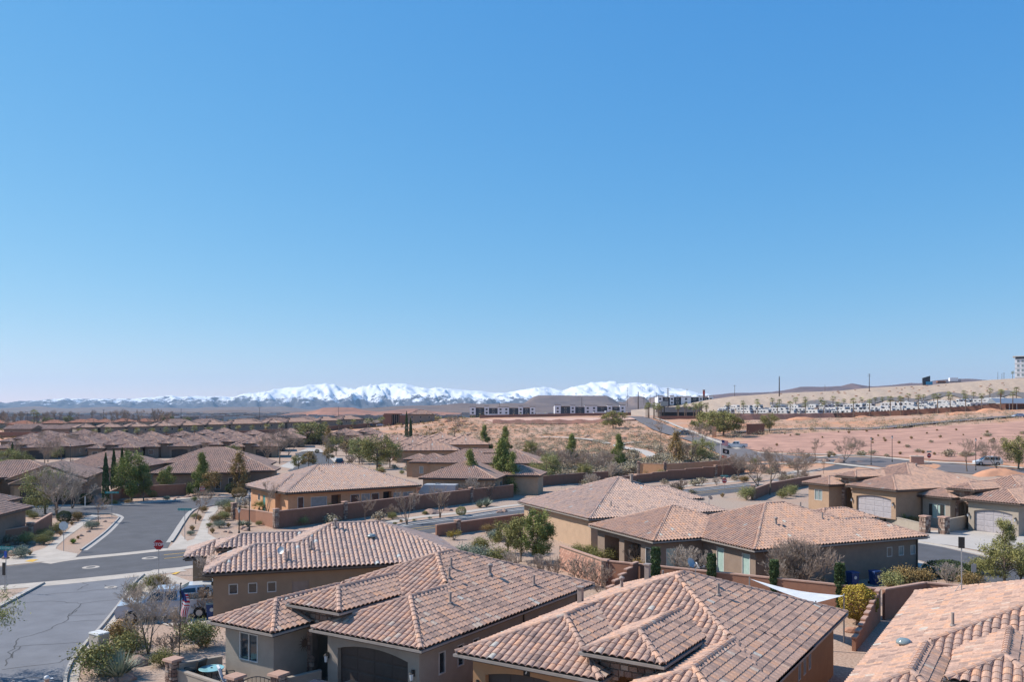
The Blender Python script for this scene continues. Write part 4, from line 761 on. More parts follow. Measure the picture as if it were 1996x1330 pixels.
# the two big houses right of centre share one axis; the patio sides face the camera
O1 = (7.03, 77.93); HF1, RF1 = simple('house', 'sunlit tan house with covered corner patio and large plain roof right of centre', O1, 23.6, [(0, 15.6, 0, 15.9), (9, 19, 8.5, 14.6, 3.3)], 'st_tan', {0: [(2, 1.2, 1.9, .3, 2.4, WN), (2, 2.6, 4.6, 0, 2.55, 'niche', dict(mat='st_sand', deep=1.2)), (2, 5.0, 12.0, 0.01, 2.6, 'niche', dict(mat='st_tan', deep=.04))]}, tm='tile_pale', seed=11, tint_shift=.0, gutter='gutter_pale')
O2 = (17.26, 60.58)
HF2, RF2 = simple('house', 'wide house with side windows, blue bins beside it and a bare bush against its wall', O2, 23.6, [(0, 14.4, 0, 12.5), (8, 17.13, 0.0, 6.4), (-4.4, 6, 6.3, 16.3), (13, 18.7, 7.6, 12.3), (11, 17, 4.9, 8.6, 3.9)], 'st_taupe',
    {0: [(2, 7.0, 7.9, .3, 2.5, WN, dict(glass='blind')), (2, 10.0, 10.9, .3, 2.5, WN, dict(glass='blind'))], 1: [(3, 4.75, 5.3, 1.55, 2.3, WN, dict(glass='glass_pale')), (3, 6.0, 6.55, 1.55, 2.3, WN, dict(glass='glass_pale')), (3, 7.25, 7.8, 1.55, 2.3, WN, dict(glass='glass_pale')), (3, 1.6, 2.7, 0, 2.15, 'door', dict(mat='door_tan', deep=.06)), (0, .5, 4.9, 0, 2.4, 'garage', dict(arch=.25))],
     2: [(2, 1.2, 3.6, .05, 2.4, 'niche', dict(mat='st_sand', deep=1.6)), (2, 4.4, 6.9, .05, 2.4, 'niche', dict(mat='glass', deep=1.3)), (2, 7.6, 8.4, .4, 2.3, WN), (3, 1.0, 1.9, .4, 2.3, WN, dict(glass='blind'))]}, seed=12, tint_shift=.04, gutter='gutter_pale')
OG = (-27.17, 102.22)
HG, RG = simple('house', 'peach coloured house behind the brown garden wall in the middle distance', OG, 36, [(0, 18.7, 0, 14.2), (-.6, 8, 2.7, 12)], 'st_peach', {0: [(3, 1.2, 2.0, .2, 2.4, WN), (3, 2.9, 5.0, .3, 2.3, WN, dict(glass='glass_pale')), (3, 5.6, 6.9, 0, 2.4, 'niche', dict(mat='door_brown', deep=.9)), (3, 8.2, 9.4, .3, 2.3, WN), (3, 9.7, 10.9, .3, 2.3, WN, dict(glass='glass_pale')), (3, 11.1, 12.2, .3, 2.3, WN), (3, 12.8, 14.0, .8, 2.4, 'niche', dict(mat='black', deep=.7)), (3, 14.3, 15.3, .3, 2.2, WN, dict(glass='glass_pale')), (3, 15.7, 17.2, .3, 2.2, WN, dict(glass='glass_pale', mull=1))],
    1: [(2, 2.2, 2.9, 1.4, 2.2, WN), (2, 3.9, 4.8, 0, 2.2, 'door', dict(mat='teal', deep=.08))]}, tm='tile_pale', seed=13, tint_shift=.10)
def stdpos(P1, ang, a, b): r = R_(ang); return (P1[0] + a * math.cos(r) - b * math.sin(r), P1[1] + a * math.sin(r) + b * math.cos(r))
PD1 = stdpos((44.8 + 1.9, 95.8), -60, 10.35, .0)
HD1, RD1 = villa('house', 'sage grey house with shuttered green-blind window and pale driveway at the right', PD1, -60, wall='st_sage', eave=3.35, ze=4.35, depth=15.7, wingf=-.35, seed=21, garage='garage_grey', glass='blind', wwin=(.75, 2.75, .95, 2.55), tint_shift=-.02)
PD2 = (42.6, 94.4)
HD2, RD2 = villa('house', 'tan house with grey garage door behind the bushy tree, beyond the side street', PD2, -65, z0=.75, wall='st_sand', eave=3.3, ze=4.3, depth=16, wingf=-1.55, seed=22, garage='garage_grey', glass='glass_pale', w=12.6, gw=7.2, tint_shift=-.02)
# houses left of the crossroads
HL, RL = simple('house', 'low brown house at the left edge with striped tile roof and garden wall', (-47.4, 70), 6.5, [(-13, 0, 0, 18), (-16, -5, 15, 27)], 'st_taupe', {0: [(0, 8, 9.2, 1, 2.1, WN)]}, seed=31, tint_shift=-.06)
HH1, RH1 = simple('house', 'house with two gabled garages beside the tall cypresses on the left', (-67.6, 114.4), 16, [(-1.2, 8.9, 3, 18, 3.4, PITCH, 'f'), (0, 9, 0, 8, 3.0, PITCH, 'f'), (-9, 5, 7, 18, 3.4), (-8.5, -3, 1.5, 9, 3.0)], 'st_brown', {1: [(3, .7, 4.4, 0, 2.3, 'garage', dict(arch=.3)), (3, 5.1, 7.5, 0, 2.3, 'garage', dict(arch=.3))]}, seed=32, tint_shift=-.08)
HH2, RH2 = simple('house', 'house with a long striped roof behind the gabled garages on the left', (-80, 149), 3, [(0, 15.5, 0, 12.5), (6, 14, -3, 4, 3.0)], 'st_taupe', seed=33, tint_shift=-.03)
HH3, RH3 = simple('house', 'brown house with stepped roofs behind the pines across the crossroads', (-57, 133.5), 8, [(1, 17, 6, 19, 3.6), (0, 15, 0, 9.2, 3.0), (12, 19, 2.5, 9, 3.1)], 'st_taupe', {1: [(3, 9.5, 10.3, .4, 2.2, WN), (3, 11.5, 12.3, .4, 2.2, WN)]}, seed=34, tint_shift=-.05)
HH4, RH4 = simple('house', 'house with pale striped roof rising behind the stepped roofs left of centre', (-66, 160), 8, [(0, 17.3, 0, 13.6)], 'st_taupe', seed=35, tint_shift=-.03)
# houses along the right side of the cul-de-sac
HN1, RN1 = simple('house', 'cream house behind the white trailer and the two tall pines', (-13.7, 125), -10, [(0, 11.6, 0, 13.5), (9, 17, 7.5, 14.5)], 'st_tan', {0: [(0, 1.5, 2.3, .9, 2.2, WN), (0, 5, 6.5, .9, 2.2, WN)]}, seed=41, tint_shift=-.02)
HN2, RN2 = simple('house', 'long house with small arched windows behind the cream house, right of the cul-de-sac', (-20, 162), -8, [(4, 26, 0, 12), (0, 8, 1.5, 9), (-1.5, 3.5, 3, 8, 3.4), (14, 19, 4, 9, 4.7)], 'st_sand', {0: [(3, 2, 2.8, .8, 2.2, WN)], 1: [(3, 1.4, 2.2, .8, 2.2, WN, dict(glass='glass_pale', arch=.3)), (2, 2, 2.8, .8, 2.2, WN, dict(glass='glass_pale', arch=.3))]}, seed=42, tint_shift=-.04)
# repeated houses further off
def proto_far(seed, wall):
    rr = random.Random(seed)
    return simple('house', 'x', (0, 0), 0, [(0, 12.5 + seed % 2, 2.5, 16), (6, 12.4 + seed % 2, 0, 9), (0, 4.4, -1.4, 9), (3.6, 7.0, .6, 9, 3.8)], wall, {0: [(0, 3, 4.4, .9, 2.1, WN), (0, 8, 9.2, .9, 2.1, WN)], 1: [(3, .6, 4.8, 0, 2.3, 'garage', dict(arch=.25))], 2: [(3, .9, 2.3, .9, 2.2, WN)]}, seed=seed, tm='tile' if seed == 51 else 'tile_far', exp=1.5, tint_shift=.03 if seed != 51 else -.04, group='x')
PA = proto_far(51, 'st_sand')[0]; PB = proto_far(52, 'st_taupe')[0]; PC = proto_far(53, 'st_brown')[0]
ORD = 'first second third fourth fifth sixth seventh eighth ninth tenth eleventh twelfth thirteenth fourteenth fifteenth sixteenth seventeenth eighteenth nineteenth'.split(); TEN = 'twenty thirty forty fifty sixty seventy eighty ninety'.split()
ORD += [t[:-1] + 'ieth' if i == 0 else t + '-' + ORD[i - 1] for t in TEN for i in range(10)]
gN = 'houses stepping up the right side of the cul-de-sac'
for i, (px, py, a) in enumerate([(772, 897, -84), (742, 888, -84), (716, 881, -82), (692, 874, -82), (838, 884, -78), (800, 876, -78)]):
    g = G(px, py); put(PA, i == 0, g, R_(a), '%s house of the ribbed-roof row right of the cul-de-sac, counted from the near end' % ORD[i], group=gN)
gF = 'brown roofed houses of the far tract on the left'; k = 0; first = {id(PB): True, id(PC): True}
for (px, py, a) in sorted([(8, 897, 20), (60, 893, 8), (120, 888, 15), (190, 897, 10), (20, 880, 10), (95, 878, 25), (158, 880, 12), (215, 888, 8), (255, 886, 15), (300, 893, 10), (345, 884, 12), (270, 875, 20), (200, 872, 15), (330, 872, 10), (395, 879, 12), (425, 888, 10), (465, 893, 14), (440, 873, 15), (500, 880, 15), (478, 868, 14), (540, 872, 14), (380, 866, 10), (420, 862, 15), (600, 866, 10), (655, 864, 5), (552, 862, 10), (700, 861, 0), (130, 868, 10), (60, 870, 10)]):
    P = PB if (k * 7) % 3 else PC; g = G(px - 20, py); put(P, first[id(P)], (g[0], g[1], g[2]), R_(a), '%s brown far-tract house from the left edge, left of the cul-de-sac' % ORD[k], group=gF); first[id(P)] = False; k += 1
# ---------------------------------------------------------------- vegetation
def leaf_mesh(name, pts, size, material, rg, up=0.25, aspect=1.6, tint=None, dirs=None):
    """one small quad per leaf clump at pts"""
    n = len(pts); d = rg.normal(size=(n, 3)) if dirs is None else dirs + rg.normal(0, .35, (n, 3)); d /= np.linalg.norm(d, axis=1)[:, None] + 1e-9
    r = rg.normal(size=(n, 3)); r[:, 2] += up; s = np.cross(d, r); s /= np.linalg.norm(s, axis=1)[:, None] + 1e-9
    L = size * rg.uniform(.6, 1.4, (n, 1)) * aspect ** .5; Wd = size * rg.uniform(.6, 1.4, (n, 1)) / aspect ** .5
    V = np.stack([pts - d * L * .5, pts + s * Wd * .5, pts + d * L * .5, pts - s * Wd * .5], 1).reshape(-1, 3)
    t = rg.random(n) if tint is None else np.clip(tint, 0, 1)
    return fast_mesh(name, V, np.arange(n * 4).reshape(n, 4), t, [material])
def tubes(name, segs, material, sides=4):
    """segs: array (n, 8): p0(3) p1(3) r0 r1"""
    S = np.asarray(segs, float); n = len(S); p0, p1 = S[:, :3], S[:, 3:6]; d = p1 - p0; d /= np.linalg.norm(d, axis=1)[:, None] + 1e-9
    ref = np.where(np.abs(d[:, 2:3]) > .9, np.array([[1., 0, 0]]), np.array([[0, 0, 1.]])); u = np.cross(d, ref); u /= np.linalg.norm(u, axis=1)[:, None] + 1e-9; w = np.cross(d, u)
    a = np.arange(sides) * 2 * math.pi / sides; ring = u[:, None] * np.cos(a)[None, :, None] + w[:, None] * np.sin(a)[None, :, None]
    V = np.concatenate([p0[:, None] + ring * S[:, 6][:, None, None], p1[:, None] + ring * S[:, 7][:, None, None]], 1).reshape(-1, 3)
    i = np.arange(sides); j = (i + 1) % sides; q = np.stack([i, j, sides + j, sides + i], 1); Q = (q[None] + (np.arange(n) * 2 * sides)[:, None, None]).reshape(-1, 4)
    return fast_mesh(name, V, Q, None, [material], smooth=True)
def branch(rr, p, d, ln, r, depth, segs, spread=.55, kids=(2, 3), shrink=.72, up=.12, tips=None, wob=.18, minr=.006):
    n = 3; q = Vector(p); dd = Vector(d)
    for k in range(n):
        dd = (dd + Vector((rr.uniform(-wob, wob), rr.uniform(-wob, wob), rr.uniform(-wob, wob) + up * .3))).normalized(); nx = q + dd * (ln / n); r1 = max(r * (1 - .13), minr)
        segs.append((*q, *nx, r, r1)); q = nx; r = r1
        if depth > 0 and k < n - 1 and rr.random() < .55:
            sd = (dd + Vector((rr.uniform(-1, 1), rr.uniform(-1, 1), rr.uniform(-.4, .7))) * spread * 1.3).normalized(); branch(rr, q, sd, ln * shrink * rr.uniform(.6, .9), max(r * .6, minr), depth - 1, segs, spread, kids, shrink, up, tips, wob, minr)
    if depth > 0:
        for _ in range(rr.randint(*kids)):
            sd = (dd + Vector((rr.uniform(-1, 1), rr.uniform(-1, 1), rr.uniform(-.3, .6))) * spread).normalized(); branch(rr, q, sd, ln * shrink * rr.uniform(.75, 1.1), max(r * .72, minr), depth - 1, segs, spread, kids, shrink, up, tips, wob, minr)
    elif tips is not None: tips.append(tuple(q))
def named(o): return o
def bare_tree(seed, h=5.0, trunk=.12, stems=1, depth=5, spread=.55, bark='bark', tw='twig', minr=.008, up=.12, name='bare_tree'):
    rr = random.Random(seed); segs = []; t = thing(name, 'x', 'tree')
    for s in range(stems):
        a = rr.uniform(0, 6.28); lean = 0.05 if stems == 1 else rr.uniform(.3, .6); d = Vector((math.cos(a) * lean, math.sin(a) * lean, 1)).normalized(); branch(rr, (rr.uniform(-.08, .08) * (stems > 1), rr.uniform(-.08, .08) * (stems > 1), -.05), d, h * .36, trunk / (stems ** .4), depth, segs, spread, up=up, minr=minr)
    S = np.array(segs); big = S[:, 6] > trunk * .33
    mobj('trunk', tubes('trunk', S[big], M[bark], 6), t); tag(mobj('twigs', tubes('twigs', S[~big], M[tw], 3), t), kind='stuff')
    return t
def crown_tree(seed, h=6., cr=(2., 2., 2.2), ch=4., trunk=.16, n=2600, size=.2, leaf='lf_olive', bark='bark', clumps=26, shape='ball', name='tree', aspect=1.8, fill=.55, low=0.0):
    """tapered trunk and limbs, crown of leaf clumps spread through the volume with gaps"""
    rr = random.Random(seed); rg = np.random.default_rng(seed); t = thing(name, 'x', 'tree'); segs = []; C = []
    for i in range(clumps):
        for _ in range(50):
            v = np.array([rr.uniform(-1, 1), rr.uniform(-1, 1), rr.uniform(-1, 1)])
            if shape == 'cone':
                z = rr.random() ** 1.25; rad = (1 - z) ** .75 * .95 + .06; a = rr.uniform(0, 6.28); q = rr.uniform(.35, 1.0); v = np.array([math.cos(a) * rad * q, math.sin(a) * rad * q, z * 2 - 1]); break
            if .3 < np.linalg.norm(v) < 1: break
        C.append(v * np.array(cr) + np.array([0, 0, ch]))
    C = np.array(C); top = h * .9
    segs.append((0, 0, -.05, rr.uniform(-.1, .1), rr.uniform(-.1, .1), h * .35, trunk, trunk * .75)); b = np.array(segs[-1][3:6]); segs.append((*b, rr.uniform(-.15, .15), rr.uniform(-.15, .15), top, trunk * .75, trunk * .12))
    for c in C:
        z0 = min(max(c[2] - rr.uniform(.3, 1.0) * max(.4, np.hypot(c[0], c[1]) * .7), h * .18), top * .95); s0 = np.array([0, 0, z0]); m_ = (s0 + c) / 2 + np.array([rr.uniform(-.1, .1), rr.uniform(-.1, .1), .08 * h * rr.random()]); r0 = trunk * .35
        segs.append((*s0, *m_, r0, r0 * .6)); segs.append((*m_, *c, r0 * .6, r0 * .22))
    mobj('trunk', tubes('trunk', segs, M[bark], 6), t)
    w = rg.dirichlet(np.full(clumps, 6.0)); idx = rg.choice(clumps, n, p=w); sp = np.array(cr) * fill * (26 / clumps) ** .33 * rg.uniform(.55, 1.0, (clumps, 1)); off = rg.normal(0, .45, (n, 3)); P = C[idx] + off * sp[idx]
    if low is not None: P = P[P[:, 2] > low]
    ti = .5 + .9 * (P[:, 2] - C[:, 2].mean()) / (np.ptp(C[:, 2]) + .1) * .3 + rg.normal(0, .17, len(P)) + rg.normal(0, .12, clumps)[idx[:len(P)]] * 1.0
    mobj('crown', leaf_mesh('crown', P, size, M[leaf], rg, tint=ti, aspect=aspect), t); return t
def cypress(seed, h=7., r=.5, col=False):
    rg = np.random.default_rng(seed); t = thing('cypress', 'x', 'tree'); n = 5200; z = rg.random(n) ** .85; rad = r * (np.ones(n) if col else np.clip(np.minimum(z * 9 + .35, 1) * (1 - z ** 2.4) ** .8, .03, 1)) * (1 + .12 * np.sin(z * 40 + rg.random() * 6)); a = rg.uniform(0, 2 * math.pi, n); q = np.sqrt(rg.uniform(.45, 1, n))
    P = np.stack([np.cos(a) * rad * q, np.sin(a) * rad * q, .15 + z * h], 1); d = np.stack([np.cos(a) * .35, np.sin(a) * .35, np.ones(n)], 1)
    mobj('trunk', tubes('trunk', [(0, 0, -.05, 0, 0, h * .8, .09, .02)], M['bark'], 6), t); mobj('crown', leaf_mesh('crown', P, .12, M['lf_cyp'], rg, aspect=2.5, dirs=d), t); return t
def bush(seed, r=(.7, .7, .5), n=900, size=.09, leaf='lf_olive', name='bush', cat='bush', clumps=14, twigs=True, aspect=1.8, ball=False, cz=None):
    rr = random.Random(seed); rg = np.random.default_rng(seed); t = thing(name, 'x', cat); r = np.array(r); cz = r[2] * .95 if cz is None else cz
    if ball:
        d = rg.normal(size=(n, 3)); d /= np.linalg.norm(d, axis=1)[:, None]; q = rg.uniform(.78, 1.0, (n, 1)) * (1 + .05 * np.sin(d[:, :1] * 7 + d[:, 1:2] * 5)); P = d * q * r + np.array([0, 0, cz])
    else:
        C = rg.normal(size=(clumps, 3)); C /= np.linalg.norm(C, axis=1)[:, None]; C *= rg.uniform(.35, .8, (clumps, 1)); C[:, 2] = np.abs(C[:, 2]) * .9 - .1; idx = rg.integers(0, clumps, n); P = (C[idx] + rg.normal(0, .24, (n, 3))) * r + np.array([0, 0, cz * .75])
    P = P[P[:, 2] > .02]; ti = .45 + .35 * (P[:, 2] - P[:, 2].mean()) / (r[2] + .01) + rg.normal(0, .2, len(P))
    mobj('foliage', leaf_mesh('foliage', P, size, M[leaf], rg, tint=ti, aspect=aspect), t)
    if twigs:
        S = [(rr.uniform(-.05, .05), rr.uniform(-.05, .05), -.03, *(np.array([rr.uniform(-.7, .7), rr.uniform(-.7, .7), rr.uniform(.6, 1.5)]) * r), .018, .006) for _ in range(14)]; tag(mobj('stems', tubes('stems', S, M['twig'], 3), t), kind='stuff')
    return t
def tuft(seed, h=.8, n=220, spread=.8, leaf='lf_straw', wd=.03, name='grass_clump', cat='grass clump', droop=.35, plume=0):
    """spiky or grassy clump: bent blades from one base"""
    rg = np.random.default_rng(seed); t = thing(name, 'x', cat); a = rg.uniform(0, 2 * math.pi, n); e = rg.uniform(.05, 1, n) * spread; L = h * rg.uniform(.65, 1.1, n)
    d = np.stack([np.cos(a) * e, np.sin(a) * e, np.ones(n)], 1); d /= np.linalg.norm(d, axis=1)[:, None]; s = np.stack([-np.sin(a), np.cos(a), np.zeros(n)], 1) * wd; b = np.stack([np.cos(a), np.sin(a), np.zeros(n)], 1) * .06 * h
    m_ = b + d * (L * .55)[:, None]; tip = b + d * L[:, None] + np.array([0, 0, -1]) * (droop * e * L * .6)[:, None]
    V = np.stack([b - s, b + s, m_ + s * .8, m_ - s * .8, tip + s * .1, tip - s * .1], 1).reshape(-1, 3); k = np.arange(n) * 6; Q = np.concatenate([np.stack([k, k + 1, k + 2, k + 3], 1), np.stack([k + 3, k + 2, k + 4, k + 5], 1)]); ti = rg.random(n)
    mobj('blades', fast_mesh('blades', V, Q, np.concatenate([ti, ti]), [M[leaf]]), t)
    if plume:
        P = []; 
        for i in range(plume):
            aa = rg.uniform(0, 6.28); bs = np.array([math.cos(aa) * .28 * h, math.sin(aa) * .28 * h, h * 1.0]); P.append(bs + np.stack([rg.normal(0, .05 * h, 90), rg.normal(0, .05 * h, 90), rg.uniform(-.1, .5, 90) * h], 1))
        mobj('plumes', leaf_mesh('plumes', np.concatenate(P), .09 * h, M['lf_plume'], rg, aspect=2.2), t)
    return t
def palm(seed, h=6., fr=1.6, n=26, trunk=.2, leaf='lf_palm', skirt=True):
    rg = np.random.default_rng(seed); rr = random.Random(seed); t = thing('palm', 'x', 'palm'); segs = []; z = 0.; x = y = 0.; r = trunk
    for k in range(6): x1, y1 = x + rr.uniform(-.03, .03) * h * .2, y + rr.uniform(-.03, .03) * h * .2; segs.append((x, y, z - .05 * (k == 0), x1, y1, z + h / 6, r, r * .94)); x, y, z, r = x1, y1, z + h / 6, r * .94
    mobj('trunk', tubes('trunk', segs, M['trunk_palm'], 7), t); V, Q, T = [], [], []
    for i in range(n):
        a = rr.uniform(0, 6.28); el = rr.uniform(-.75 if skirt else -.35, 1.25); L = fr * rr.uniform(.75, 1.05); d = np.array([math.cos(a) * math.cos(el), math.sin(a) * math.cos(el), math.sin(el)]); s = np.array([-math.sin(a), math.cos(a), 0]); u = np.cross(d, s); c = np.array([x, y, z]); hub = c + d * L * .5; ti = .25 + .5 * (el + .7) / 2 + rr.uniform(-.15, .15)
        k = len(V); V += [c - s * .02, c + s * .02, hub + s * .02, hub - s * .02]; Q.append((k, k + 1, k + 2, k + 3)); T.append(ti)
        for j in range(9):                                                   # fan of leaflets
            b = (j - 4) / 4 * 1.25; dd = d * math.cos(b) + s * math.sin(b); tip = hub + dd * L * .62 + np.array([0, 0, -.18 * L * (abs(b) * .4 + .5)]); w = np.cross(dd, u) * .055 * L; k = len(V); V += [hub - w * .5, hub + w * .5, tip + w * .25, tip - w * .25]; Q.append((k, k + 1, k + 2, k + 3)); T.append(ti + rr.uniform(-.1, .1))
    mobj('fronds', fast_mesh('fronds', np.array(V), Q, np.clip(T, 0, 1), [M[leaf]]), t); return t
def boulder(seed, material='rock', flat=.7):
    rr = random.Random(seed); bm = bmesh.new(); bmesh.ops.create_icosphere(bm, subdivisions=2, radius=.5)
    for _ in range(7):
        n = Vector((rr.uniform(-1, 1), rr.uniform(-1, 1), rr.uniform(-.3, 1))).normalized(); dd = rr.uniform(.26, .42)
        for v in bm.verts:
            k = v.co.dot(n)
            if k > dd: v.co -= n * (k - dd) * .9
    for v in bm.verts: v.co *= rr.uniform(.94, 1.06); v.co.z = v.co.z * flat + .12
    me = bpy.data.meshes.new('boulder'); bm.to_mesh(me); bm.free(); me.materials.append(M[material]); return me
class Kind:
    """a prototype and its copies"""
    def __init__(s, makers): s.mk = makers; s.pr = [None] * len(makers); s.n = 0
    def at(s, loc, size=1.0, label=None, group=None, cat=None, rz=None, v=None, sz=None):
        i = (s.n if v is None else v) % len(s.mk); s.n += 1; first = s.pr[i] is None
        if first: s.pr[i] = s.mk[i]()
        o = put(s.pr[i], first, loc, rnd.uniform(0, 6.28) if rz is None else rz, label, size, group, sz)
        if not group and 'group' in o: del o['group']
        if cat: o['category'] = cat
        return o
BARE = Kind([lambda: bare_tree(1, 5, .08, depth=6, spread=.65, minr=.007), lambda: bare_tree(2, 5, .075, depth=6, spread=.7, minr=.007), lambda: bare_tree(3, 5, .12, stems=3, spread=.6)])
BARE_BIG = Kind([lambda: bare_tree(4, 8, .15, depth=6, spread=.72, minr=.010, up=.05), lambda: bare_tree(5, 7.5, .13, stems=2, depth=6, spread=.75, minr=.010, up=.05)])
BARE_PALE = Kind([lambda: bare_tree(6, 4, .09, stems=4, depth=5, spread=.7, tw='twig_pale', bark='bark'), lambda: bare_tree(7, 4, .08, depth=5, tw='twig_pale', spread=.6)])
BARE_FAR = Kind([lambda: bare_tree(8, 9, .2, depth=5, minr=.03, tw='twig'), lambda: bare_tree(9, 9, .2, depth=5, minr=.03, spread=.7)])
PINE = Kind([lambda: crown_tree(21, 8, (2.5, 2.5, 3.6), 4.3, .2, 11000, .19, 'lf_pine', clumps=60, shape='cone', fill=.44, aspect=3, name='pine_tree'), lambda: crown_tree(22, 8, (2.4, 2.4, 3.5), 4.3, .2, 11000, .19, 'lf_pine', clumps=56, shape='cone', fill=.44, aspect=3, name='pine_tree')])
PINE_WIDE = Kind([lambda: crown_tree(25, 7.4, (2.3, 2.3, 3.2), 4.2, .18, 11000, .17, 'lf_pine', clumps=44, fill=.42, aspect=3, name='pine_tree')])
PINE_OPEN = Kind([lambda: crown_tree(23, 6, (1.7, 1.7, 2.4), 3.5, .14, 5500, .14, 'lf_pine', clumps=30, fill=.42, aspect=3, name='pine_tree'), lambda: crown_tree(24, 6, (1.5, 1.5, 2.4), 3.6, .14, 5000, .14, 'lf_mesq', clumps=28, fill=.4, aspect=3, name='pine_tree')])
OLIVE = Kind([lambda: crown_tree(31, 4.8, (2.2, 2.2, 1.9), 2.6, .12, 7000, .115, 'lf_olive', clumps=34, fill=.42, aspect=2.6), lambda: crown_tree(32, 4.8, (2.0, 2.0, 1.9), 2.6, .12, 7000, .115, 'lf_mesq', clumps=30, fill=.42, aspect=2.6)])
MESQ = Kind([lambda: crown_tree(33, 6, (4.2, 4.2, 2.4), 2.7, .22, 6000, .24, 'lf_mesq', clumps=50, fill=.4, name='mesquite_tree')])
GOLD = Kind([lambda: crown_tree(34, 4, (1.5, 1.5, 1.4), 2.6, .09, 1800, .17, 'lf_brown', clumps=18, fill=.5), lambda: crown_tree(35, 6, (1.8, 1.8, 2.6), 3.2, .12, 2600, .2, 'lf_brown', clumps=26, shape='cone', fill=.42, aspect=3)])
CYP = Kind([lambda: cypress(41), lambda: cypress(42)])
SAGE = Kind([lambda: bush(51, (.8, .8, .5), 420, .13, 'lf_grey', 'sagebrush'), lambda: bush(52, (.9, .75, .55), 420, .13, 'lf_sage', 'sagebrush'), lambda: bush(53, (.7, .8, .5), 380, .13, 'lf_sage', 'sagebrush')])
SHRUB = Kind([lambda: bush(54, (.8, .8, .65), 3400, .055, 'lf_olive', 'shrub'), lambda: bush(55, (.8, .8, .6), 3400, .055, 'lf_mesq', 'shrub'), lambda: bush(56, (.75, .75, .6), 3200, .055, 'lf_brown', 'shrub'), lambda: bush(57, (.8, .8, .6), 3200, .055, 'lf_agave', 'shrub')])
BALL = Kind([lambda: bush(58, (.8, .8, .7), 5000, .055, 'lf_dark', 'clipped_bush', ball=True, cz=.68), lambda: bush(59, (.9, .9, .65), 5000, .055, 'lf_brown', 'clipped_bush', ball=True, cz=.6), lambda: bush(60, (.8, .8, .7), 5000, .055, 'lf_olive', 'clipped_bush', ball=True, cz=.68)])
STRAW = Kind([lambda: tuft(61, .7, 260, .9), lambda: tuft(62, .6, 240, 1.1)])
YUCCA = Kind([lambda: tuft(63, 1.0, 260, 1.6, 'lf_agave', .022, 'yucca', 'yucca', .1), lambda: tuft(64, 1.0, 220, 1.5, 'lf_green', .03, 'yucca', 'yucca', .3)])
TWIGGY = Kind([lambda: bare_tree(65, 1.6, .035, stems=7, depth=4, spread=.5, minr=.008, tw='twig_pale', name='bare_shrub'), lambda: bare_tree(66, 1.6, .035, stems=6, depth=4, spread=.6, minr=.008, tw='twig', name='bare_shrub')])
FPALM = Kind([lambda: palm(71, 6.), lambda: palm(72, 6., 1.7), lambda: palm(73, 6., 1.5, 30)])
SPALM = Kind([lambda: palm(74, 2.2, 1.5, 30, .28, 'lf_palm'), lambda: palm(75, 2.6, 1.4, 30, .26, 'lf_palm')])
ROCKM = [boulder(i) for i in range(5)]; ROCKR = [boulder(10 + i, 'rock_red') for i in range(4)]
def rock(loc, s, label=None, red=False, flat=1.0, group=None, name='boulder'):
    o = mobj(name, rnd.choice(ROCKR if red else ROCKM)); o.location = (loc[0], loc[1], loc[2] - .05 * s); o.scale = (s * rnd.uniform(.9, 1.3), s * rnd.uniform(.8, 1.1), s * flat); o.rotation_euler = (0, 0, rnd.uniform(0, 6.28)); return tag(o, label, 'rock', group)
# ---------------------------------------------------------------- planting, near to far
def each(kind, items, group=None):
    for it in items:
        px, py, size, label = it[:4]; v = it[4] if len(it) > 4 else None; g = G(px, py); kind.at(g, size, label, group if label is None or group else None, v=v)
# front garden of the grey house
each(SHRUB, [(232, 1262, 1.5, 'tall dark shrub directly behind the white utility pillar', 2), (252, 1280, 1.35, 'olive shrub between the utility pillar and the bare garden tree', 1), (195, 1318, 1.7, 'large dark green shrub beside the kerb at the lower left', 1), (392, 1262, 1.55, 'big rounded grey-green bush left of the front wing wall', 0), (318, 1300, .9, 'low olive shrub at the foot of the flagpole', 1), (300, 1150, 1.1, 'spiky green bush at the street corner by the stop sign', 1), (318, 1149, 1.0, 'rounded olive bush just right of the spiky corner bush', 2), (262, 1158, .8, 'low green groundcover shrub by the pavement of the driveway', 1), ])
GOLDSHRUB = Kind([lambda: bush(85, (.7, .7, .6), 1600, .05, 'lf_yellow', 'shrub')]); GOLDSHRUB.at(G(402, 1263), .6, 'small yellow shrub against the grey front wing wall'); GOLDSHRUB.at(G(885, 1053), 1.1, 'orange-yellow shrub by the low stepped wall')
each(YUCCA, [(232, 1325, 1.45, 'large grey-green spiky yucca in the gravel at the lower left', 0)])
each(BARE_PALE, [(290, 1276, 1.0, 'bare many-stemmed garden tree in front of the parked cars', 0)])
each(TWIGGY, [(352, 1245, 1.2, 'small leafless shrub right of the flagpole', 0), (395, 1205, 1.3, 'leafless shrub beside the blue bin', 1), (330, 1285, .9, 'low dry twiggy shrub left of the flagpole base', 1)])
each(BARE_PALE, [(425, 1192, 1.15, 'slender pale bare tree beside the blue bin and the tan wall', 1)])
for px, py, s in ((270, 1295, 1.3), (250, 1328, 1.0), (228, 1330, .7)): rock(G(px, py), s, {270: 'layered boulder right of the large yucca', 250: 'brown boulder at the foot of the large yucca', 228: 'rounded rock left of the yucca base'}[px])
WISPY = Kind([lambda: crown_tree(36, 4.2, (2.0, 2.0, 1.3), 2.9, .07, 3200, .09, 'lf_olive', 'twig', clumps=40, fill=.42, aspect=5)]); WISPY.at((-26.3, 41.5, 0), 1.0, 'wispy pale tree at the left edge beside the street')
